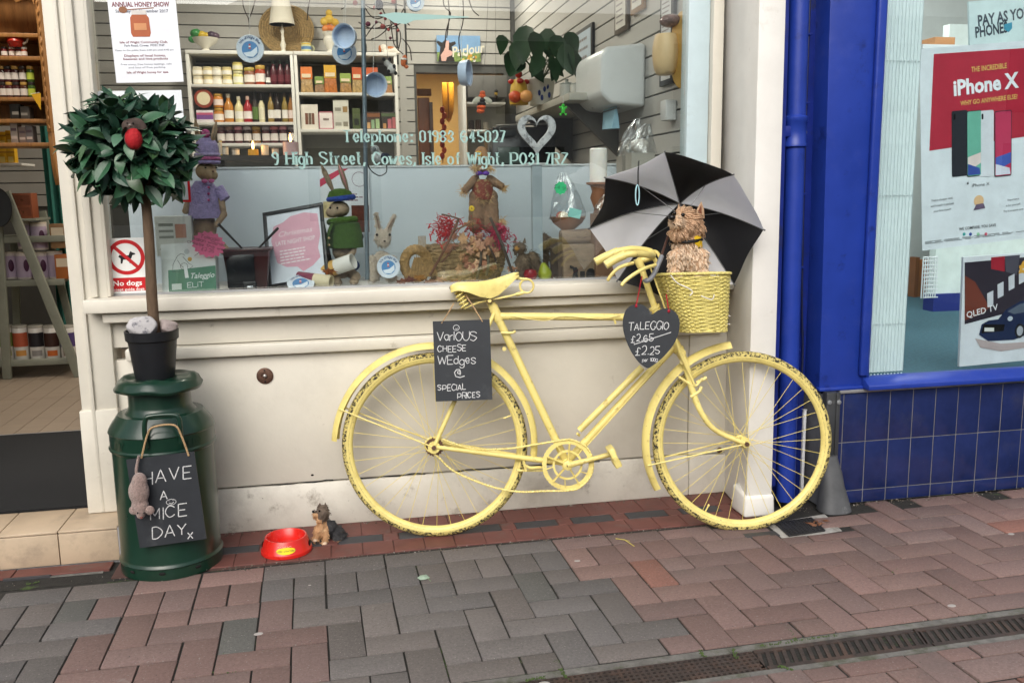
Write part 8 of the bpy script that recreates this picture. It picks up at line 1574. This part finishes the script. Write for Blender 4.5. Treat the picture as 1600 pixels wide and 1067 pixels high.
# squirrel and companions
M_sq = mat('grey_brown_fur', (.16, .115, .075), .95, var=.4, scale=60, bump=.8, bscale=150)
Ys = .2; Q = lambda x, y, dy=0: D(x, y, Ys+dy); sq = thing('furry_squirrel', 'furry grey brown squirrel figure beside straw basket', 'animal figure', onz(Q(818, 438))); pr = [(Q(812, 387), (.026, .026, .022), None), (Q(807, 392, -.02), (.014, .014, .012), None), (Q(817, 412), (.032, .032, .042), None), (Q(832, 410, .03), (.03, .03, .045), None), (Q(840, 420, .04), (.024, .03, .03), None), (Q(812, 432, -.02), (.02, .022, .014), None)]
bd, nm = voxel_body(pr, .0055, 2); bd.build('body', M_sq, sq, smooth=True); fur(bd.v, nm, 700, .014, .0016, lambda p: Vec((.3, -.1, -.8)), 41, curl=.35, lift=.35).build('fur', M_sq, sq)['kind'] = 'stuff'
for x in (804, 819): MB().tube([Q(x, 380), Q(x+1, 372)], [.008, .002], 7).build('ear', M_sq, sq, smooth=True)
MB().ell(Q(808, 388, -.03), (.011, .008, .01), 10, 7).build('muzzle', plain('b0823f', .8), sq, smooth=True); MB().ell(Q(810, 386, -.04), .003, 7, 5).build('nose', plain('140f0c', .3), sq)
hd_ = thing('furry_hedgehog', 'round dark furry hedgehog figure behind the squirrel', 'animal figure', onz(D(848, 430, .36))); bd, nm = voxel_body([(D(848, 380, .36), (.036, .036, .042), None), (D(845, 405, .36), (.034, .034, .05), None)], .006, 2); bd.build('body', M_sq, hd_, smooth=True); fur(bd.v, nm, 600, .015, .0017, lambda p: Vec((.1, -.2, -.7)), 43, curl=.35, lift=.4).build('spines', M_sq, hd_)['kind'] = 'stuff'; MB().bb(D(848, 400, .36).x-.02, D(848, 400, .36).x+.02, .34, .38, DZ_, D(848, 418, .36).z).build('post_stand', plain('4a3426', .7), hd_)
ap = thing('red_apple', 'shiny dark red apple at the window front', 'apple', onz(D(828, 440, .12))); c = onz(D(829, 440, .13)); MB().lathe([(0, .004), (.012, .0), (.024, .012), (.028, .028), (.022, .044), (.008, .047), (0, .041)], 22, c).build('fruit', plain('8a1420', .25, var=.2), ap, smooth=True); MB().tube([c+Vec((0, 0, .042)), c+Vec((.004, 0, .056))], .0013, 5).build('stalk', plain('3a2a1a'), ap)
pe_ = thing('green_pear', 'yellow green pear lying beside the red apple', 'pear', onz(D(853, 440, .14))); c = onz(D(853, 440, .15)); MB().lathe([(0, 0), (.018, .002), (.028, .02), (.026, .036), (.015, .056), (.009, .068), (0, .072)], 22, c, Mat.Rotation(-.15, 3, 'Y')).build('fruit', plain('8f9a22', .35, var=.2), pe_, smooth=True); MB().tube([c+Vec((-.010, 0, .07)), c+Vec((-.014, 0, .083))], .0014, 5).build('stalk', plain('3a2a1a'), pe_)
# wooden mouse house
mh = thing('wooden_mouse_house', 'rough wooden block with small black mouse silhouettes', 'wooden block', onz(D(915, 440, .16))); M_log = mat('weathered_log', (.24, .17, .11), .75, var=.3, scale=9, bump=.5, bscale=40, stretch=(1, 1, 4), wear=[((.11, .075, .05), 12, .52, .66)])
b = bbox(.16, 880, 945, 382, 440, .16); MB().bb(b[0], b[1]+.03, .16, .32, DZ_, b[5]).build('block', M_log, mh, bevel=.008); MB().tube([Vec((b[0]+.01, .24, b[5]+.026)), Vec((b[1]+.05, .24, b[5]+.03))], [.030, .034], 14).build('log_top', M_log, mh, smooth=True); MB().bb(b[0]-.02, b[0]-.002, .17, .30, DZ_, b[5]+.02).build('side_board', plain('4a3c30', .7), mh)
f = fr((0, .1575, 0)); qx = lambda x, y: (D(x, y, .1575).x, D(x, y, .1575).z)
a = qx(923, 438); m = MB(); m.prism([(a[0]-.019, DZ_), (a[0]+.019, DZ_)]+[(a[0]+.019*math.cos(math.pi*i/10), DZ_+.022+.019*math.sin(math.pi*i/10)) for i in range(11)], f, .002); m.build('black_door', plain('17181a', .6), mh)
a = qx(910, 438); m = MB(); m.prism(rect(a[0]-.010, DZ_, .02, .03), f, .002); m.build('black_window', plain('17181a', .6), mh); m = MB(); a = qx(899, 438); m.prism([(a[0]+x, DZ_+y) for x, y in ((-.014, 0), (-.004, 0), (0, .01), (.008, 0), (.014, 0), (.008, .02), (.012, .036), (.004, .048), (-.004, .046), (-.008, .05), (-.022, .056), (-.024, .046), (-.01, .04), (-.008, .024))], f, .002); m.build('black_mouse', plain('141416', .6), mh)
a = qx(940, 438); MB().prism([(a[0]+x, DZ_+y) for x, y in ((-.016, 0), (.014, 0), (.012, .012), (.004, .022), (-.006, .024), (-.014, .012))], f, .002).build('black_mouse', plain('141416', .6), mh)
# gift bowl in cellophane, candle, sundries
gb2 = thing('gift_bowl', 'wooden gift bowl wrapped in clear film with turquoise card', 'gift bowl', D(888, 360, .3)); c = D(887, 360, .3); MB().lathe([(0, 0), (.025, 0), (.03, .006), (.06, .03), (.075, .055), (.07, .056), (.05, .03), (0, .02)], 28, c).build('bowl', plain('9a6844', .5, var=.2), gb2, smooth=True); MB().lathe([(.012, -.10), (.02, -.09), (.012, -.02), (.025, .0)], 16, c).build('stand', M_log, gb2, smooth=True); MB().lathe([(.05, -.11), (.05, -.10), (.012, -.095)], 16, c).build('stand_foot', M_log, gb2, smooth=True)
for k, hx in enumerate(('b08a5a', '2a5a70', 'c0503a', 'd8c49a', '6a8a4a')): MB().ell(c+Vec((.03*math.cos(k*1.3), .02*math.sin(k*1.3), .058)), (.022, .02, .02), 10, 7).build('gift', plain(hx, .5), gb2, smooth=True)
f = fr(D(887, 338, .22), Vec((1, 0, -.25)), Vec((.25, 0, 1))); MB().prism(rect(0, 0, .052, .036), f, .0012).build('turquoise_card', plain('8ed0c8', .5), gb2)
M_film = glassmat('clear_film', (.95, .97, .98), .16, .12)
def film(parent, c, rx, rz, up, seed, nm3='film_wrap'):
    rg2 = random.Random(seed); mb = MB(); n = 26; rows = 9; vs = []
    for j in range(rows):
        t_ = j/(rows-1)
        for i in range(n): a = 2*math.pi*i/n; r = rx*(1-.82*t_**1.4)*(1+.16*math.sin(i*4.1+j)*t_+rg2.uniform(-.07, .07)); vs.append(c + Vec((r*math.cos(a), r*.8*math.sin(a), rz*t_)) + up*t_*t_)
    mb.add(vs, [(j*n+i, j*n+(i+1) % n, (j+1)*n+(i+1) % n, (j+1)*n+i) for j in range(rows-1) for i in range(n)]); return mb.build(nm3, M_film, parent)
film(gb2, c+Vec((0, 0, .045)), .078, .19, Vec((-.02, 0, 0)), 3)
cdl = thing('pillar_candle', 'white pillar candle on turned wooden holder in window', 'candle', onz(D(935, 440, .25))); c = D(935, 285, .25); s_ = S_(.25, 935, 285); MB().lathe([(0, 0), (13.5*s_, 0), (13.7*s_, 50*s_), (12*s_, 52*s_), (10.5*s_, 50*s_), (0, 48*s_)], 24, c).build('wax', mat('white_wax', (.80, .77, .72), .4, sss=.3), cdl, smooth=True); MB().lathe([(0, 0), (19*s_, -.0), (19*s_, -3*s_), (13*s_, -5*s_), (10*s_, -14*s_), (13*s_, -24*s_), (7*s_, -40*s_), (9*s_, -60*s_), (6*s_, -90*s_), (12*s_, -120*s_), (20*s_, DZ_-c.z), (0, DZ_-c.z)], 22, c).build('holder', plain('8a5a3c', .5, var=.2), cdl, smooth=True)
for i, (x, y, Yf, rx, rz) in enumerate(((985, 245, .42, .06, .16), (1000, 240, .30, .07, .12), (945, 335, .18, .05, .10))):
    t = thing('film_wrapped_gift', ['crinkled clear wrapped gift behind the umbrella', 'clear wrapped gift beside the slat wall', 'clear wrapped parcel below the candle'][i], 'gift', D(x, y, Yf)); c = D(x, y, Yf); film(t, c, rx, rz, Vec((.03, 0, 0)), 5+i); MB().ell(c+Vec((0, 0, .03)), (rx*.6, rx*.5, .03), 12, 8).build('contents', plain(['a8a49c', 'c9c2b8', '9a6a4a'][i], .6), t, smooth=True); MB().bb(c.x-.05, c.x+.05, Yf-.04, Yf+.04, DZ_, c.z+.003).build('box_base', plain(['8f8a80', '9a968c', '7a5a44'][i], .6), t)
# heart ornament, bee, sheep toy
hr = thing('heart_ornament', 'distressed white wooden heart ornament on a stand', 'ornament', D(838, 250, .25)); M_dis = mat('distressed_white_wood', (.52, .53, .54), .7, var=.2, scale=30, bump=.4, wear=[((.16, .16, .17), 40, .50, .62)]); f = fr(D(838, 205, .25)); s_ = S_(.25, 838, 205)
def heart(k): return [(s_*k*x, s_*k*y) for x, y in [(16*math.sin(t)**3*1.9, (13*math.cos(t)-5*math.cos(2*t)-2*math.cos(3*t)-math.cos(4*t))*2.15-2) for t in [2*math.pi*i/60 for i in range(60)]]]
ho, hi = heart(1.0), heart(.62); hi = [(x, y+s_*2) for x, y in hi]; mb = MB(); n = 60; o3, ux, uy = f; nv = ux.cross(uy)
vs = [o3+ux*x+uy*y+nv*d for d in (0, .014) for pts in (ho, hi) for x, y in pts]; mb.add(vs, [q for i in range(n) for q in ((2*n+i, 2*n+(i+1) % n, 3*n+(i+1) % n, 3*n+i), (n+i, n+(i+1) % n, (i+1) % n, i), (i, (i+1) % n, 2*n+(i+1) % n, 2*n+i), (3*n+i, 3*n+(i+1) % n, n+(i+1) % n, n+i))]); mb.build('heart', M_dis, hr, bevel=.002)
a = D(838, 258, .25); MB().bb(a.x-.003, a.x+.003, .247, .253, DZ_, D(838, 244, .25).z).build('rod', plain('8a8a88', .4), hr); MB().bb(a.x-.045, a.x+.045, .23, .27, a.z, a.z+.008).build('foot_plate', M_dis, hr); MB().bb(a.x-.02, a.x+.02, .235, .265, DZ_, a.z).build('riser', plain('9aa6ac', .4), hr)
be = thing('bee_ornament', 'orange and black striped bee ornament hanging in window', 'ornament', D(752, 160, .25)); s_ = S_(.25, 752, 160)
for k, (x, y, r, hx) in enumerate(((751, 174, 6.5, 'd95a24'), (752, 168, 7.4, 'd95a24'), (752.5, 162.5, 7.2, '241a18'), (753, 157, 6.8, '2a1c1a'), (753.5, 151, 6, 'd95a24'), (754, 146, 4.6, 'd05a2a'))): MB().ell(D(x, y, .25), (r*s_, r*s_, 3.8*s_), 14, 8).build('body_stripe', plain(hx, .7), be, smooth=True)
for sx, x in ((-1, 745), (1, 762)): MB().ell(D(x, 157, .24), (8*s_, .003, 4.5*s_), 14, 6, Mat.Rotation(sx*.5, 3, 'Y')).build('wing', plain('b8b4a0', .4), be, smooth=True)
MB().tube([D(754, 142, .25), D(760, 60, .25), D(764, -40, .25)], .0008, 5).build('thread', plain('55524c'), be)
be2 = thing('small_bee_ornament', 'tiny dark bee ornament hanging near the doorway', 'ornament', D(775, 150, .5)); 
for k, (y, hx) in enumerate(((152, '3a2a1c'), (147, 'a8822c'), (143, '241a16'))): MB().ell(D(775, y, .5), .008, 10, 7).build('body_stripe', plain(hx, .6), be2, smooth=True)
MB().tube([D(775, 140, .5), D(774, -30, .5)], .0008, 5).build('thread', plain('77746c'), be2)
gf = thing('green_frog_tag', 'small bright green frog tag hanging under the shelf', 'ornament', D(880, 172, .8)); bd, nm = voxel_body([(D(880, 172, .8), (.011, .005, .018), None), (D(880, 165, .8), (.009, .006, .008), None), (D(875, 168, .8), (.006, .004, .006), None), (D(885, 168, .8), (.006, .004, .006), None), (D(876, 179, .8), (.006, .004, .007), None), (D(884, 179, .8), (.006, .004, .007), None)], .003, 1); bd.build('body', plain('3fc03f', .4), gf, smooth=True); MB().tube([D(880, 162, .8), D(880, 150, .8)], .001, 5).build('thread', plain('dddddd'), gf)
sp2 = thing('sheep_toy', 'white woolly sheep with dark blue body hanging by mullion', 'soft toy', D(593, 245, .1)); s_ = S_(.1, 593, 245); bd, nm = voxel_body([(D(591, 246, .1), (12*s_, .025, 9*s_), None), (D(586, 234, .095), (7*s_, .018, 7*s_), None), (D(598, 249, .1), (10*s_, .022, 7*s_), None)], .005, 2); bd.build('body', knit('', 'c9cccb'), sp2, smooth=True); MB().ell(D(601, 246, .09), (9*s_, .02, 7*s_), 14, 9).build('blue_saddle', knit('', '1a2238'), sp2, smooth=True); MB().ell(D(584, 233, .07), (3.5*s_, .008, 3.5*s_), 10, 7).build('face', plain('8f9496', .8), sp2, smooth=True)
bc_ = thing('black_cable', 'black cable with inline switch hanging beside the mullion', 'cable', D(578, 270, .09)); MB().tube(smooth_path([D(568, -60, .1), D(569, 60, .1), D(572, 200, .1), D(574, 255, .095), D(590, 274, .09), D(603, 270, .09), D(604, 258, .09)], 8), .0022, 7).build('cord', plain('101012', .4), bc_, smooth=True); MB().ell(D(570.5, 75, .1), (.006, .006, .022), 10, 8).build('switch', plain('121214', .4), bc_, smooth=True)
# candles burning on the inner shelf
lb2 = thing('inner_shelf', 'dark wooden shelf carrying the lit candles', 'shelf', W(420, 245, 1.2)); b = bbox(1.15, 335, 480, 243, 250, .3); MB().bb(*b).build('board', plain('3a3430', .6), lb2); 
for x in (345, 470): p = W(x, 250, 1.2); MB().bb(p.x-.015, p.x+.015, 1.2, 1.23, FZ, b[4]).build('leg', plain('3a3430', .6), lb2)
for i, (x, y, r, h, hx) in enumerate(((396, 242, 8, 9, 'e0a030'), (455, 242, 12, 20, 'c9a6a6'))):
    t = thing('lit_candle', ['small yellow lit candle on the inner shelf', 'pink lit pillar candle on the inner shelf'][i], 'candle', W(x, y, 1.2)); c = W(x, 243, 1.2); s_ = S_(1.2, x, y); MB().lathe([(0, 0), (r*s_, 0), (r*s_, h*s_), (r*.8*s_, (h-1)*s_), (0, (h-2)*s_)], 20, c).build('wax', plain(hx, .4), t, smooth=True); MB().lathe([(0, (h-1)*s_), (1.7*s_, (h+2)*s_), (2.2*s_, (h+5)*s_), (1.2*s_, (h+10)*s_), (0, (h+14)*s_)], 12, c).build('flame', mat('candle_flame', (1, .62, .2), emit=9), t, smooth=True)
    l = bpy.data.lights.new('flame_light', 'POINT'); l.energy = .7; l.color = (1, .6, .25); l.shadow_soft_size = .02; lo = bpy.data.objects.new('flame_light', l); COL.objects.link(lo); lo.parent = t; lo.location = Vec((0, -.01, (h+9)*s_))
for i, (x, w, h, hx) in enumerate(((352, 10, 14, '1c1a1a'), (368, 12, 10, '3a2420'), (414, 12, 16, 'b9a08a'), (430, 11, 11, '4a3a30'), (345, 5, 24, 'c9b060'))): jar(1.22, x, 243, h, w, hx, '8a8480', 'b5aca0', ['black pot at the left of inner shelf', 'dark red pot near the yellow candle', 'cream labelled jar between candles', 'brown jar left of the pink candle', 'thin gold bottle at left end of inner shelf'][i], kind='tin', cat='jar')
# twig garland with toys at the top of the window
tg2 = thing('twig_garland', 'tangle of dark twigs hanging at top of the window', 'twigs', D(600, 0, .3)); rg = random.Random(21)
def twig(pts, r=.0022, Y=.3): MB().tube(smooth_path([D(x, y, Y+rg.uniform(-.03, .03)) for x, y in pts], 4), r, 5).build('twig', plain('3a2c26', .8), tg2, smooth=True)
for pts in (((378, -20), (380, 10), (388, 30), (390, 45)), ((402, -15), (395, 15), (388, 32)), ((489, -20), (482, 10), (480, 32)), ((536, -15), (540, 8), (533, 15)), ((690, -20), (694, 10), (704, 22), (697, 50), (695, 75)), ((697, -20), (702, 20), (698, 60)), ((722, -20), (724, 30), (717, 60), (720, 90)), ((728, -15), (738, 15), (748, 25)), ((560, -10), (575, 20), (590, 30), (615, 22), (640, 40)), ((570, 60), (590, 35), (605, 45), (630, 35)), ((590, -20), (600, 20), (625, 50), (622, 80)), ((640, -10), (625, 25), (595, 55), (580, 62)), ((628, 60), (640, 75), (643, 95)), ((565, 5), (585, 15), (600, 5), (630, 10)), ((610, 30), (616, 70), (630, 85)), ((560, 35), (580, 45), (610, 40))): twig(pts)
for i, (x, y) in enumerate(((555, 5), (575, 38), (598, 42), (615, 3), (602, 30), (588, 35), (607, 47), (618, 38), (595, 22), (610, 60), (622, 48), (585, 12))): MB().ell(D(x, y, .28), (.010 if i < 4 else .006), 9, 7).build('berry', plain(['8a2a30', '6a2038', 'b04a44', 'a83a3a'][i % 4], .5), tg2, smooth=True)
nb = thing('navy_bobble', 'navy blue knitted bobble hanging among the twigs', 'ornament', D(592, 8, .3)); MB().ell(D(592, 8, .3), (.017, .016, .02), 12, 9).build('bobble', knit('', '1c2440'), nb, smooth=True); MB().tube([D(592, 0, .3), D(592, -30, .3)], .001, 5).build('thread', plain('30384a'), nb)
cfz = thing('clownfish_toy', 'orange and white clownfish ornament hanging by the twigs', 'ornament', D(632, 95, .3)); bd, nm = voxel_body([(D(631, 95, .3), (.012, .008, .024), Mat.Rotation(.3, 3, 'Y')), (D(635, 105, .3), (.010, .005, .008), None)], .004, 1); bd.build('body', plain('c8642a', .5), cfz, smooth=True); MB().ell(D(631, 93, .3), (.0135, .0095, .006), 12, 8).build('white_band', plain('e2ded4', .5), cfz, smooth=True); MB().tube([D(630, 88, .3), D(628, 40, .3)], .001, 5).build('thread', plain('dddddd'), cfz)
pdz = thing('panda_toy', 'small black and white panda toy hanging by the shelf', 'soft toy', D(613, 108, .4)); bd, nm = voxel_body([(D(612, 108, .4), (.018, .016, .02), None), (D(605, 99, .4), (.014, .014, .013), None)], .005, 1); bd.build('body', plain('d0cfca', .9), pdz, smooth=True)
for x, y in ((600, 93), (609, 93), (607, 112), (618, 115), (616, 104)): MB().ell(D(x, y, .385), (.007, .007, .008), 9, 7).build('black_patch', plain('161616', .9), pdz, smooth=True)
MB().tube([D(606, 94, .4), D(600, 20, .4)], .001, 5).build('thread', plain('3a3a3a'), pdz)
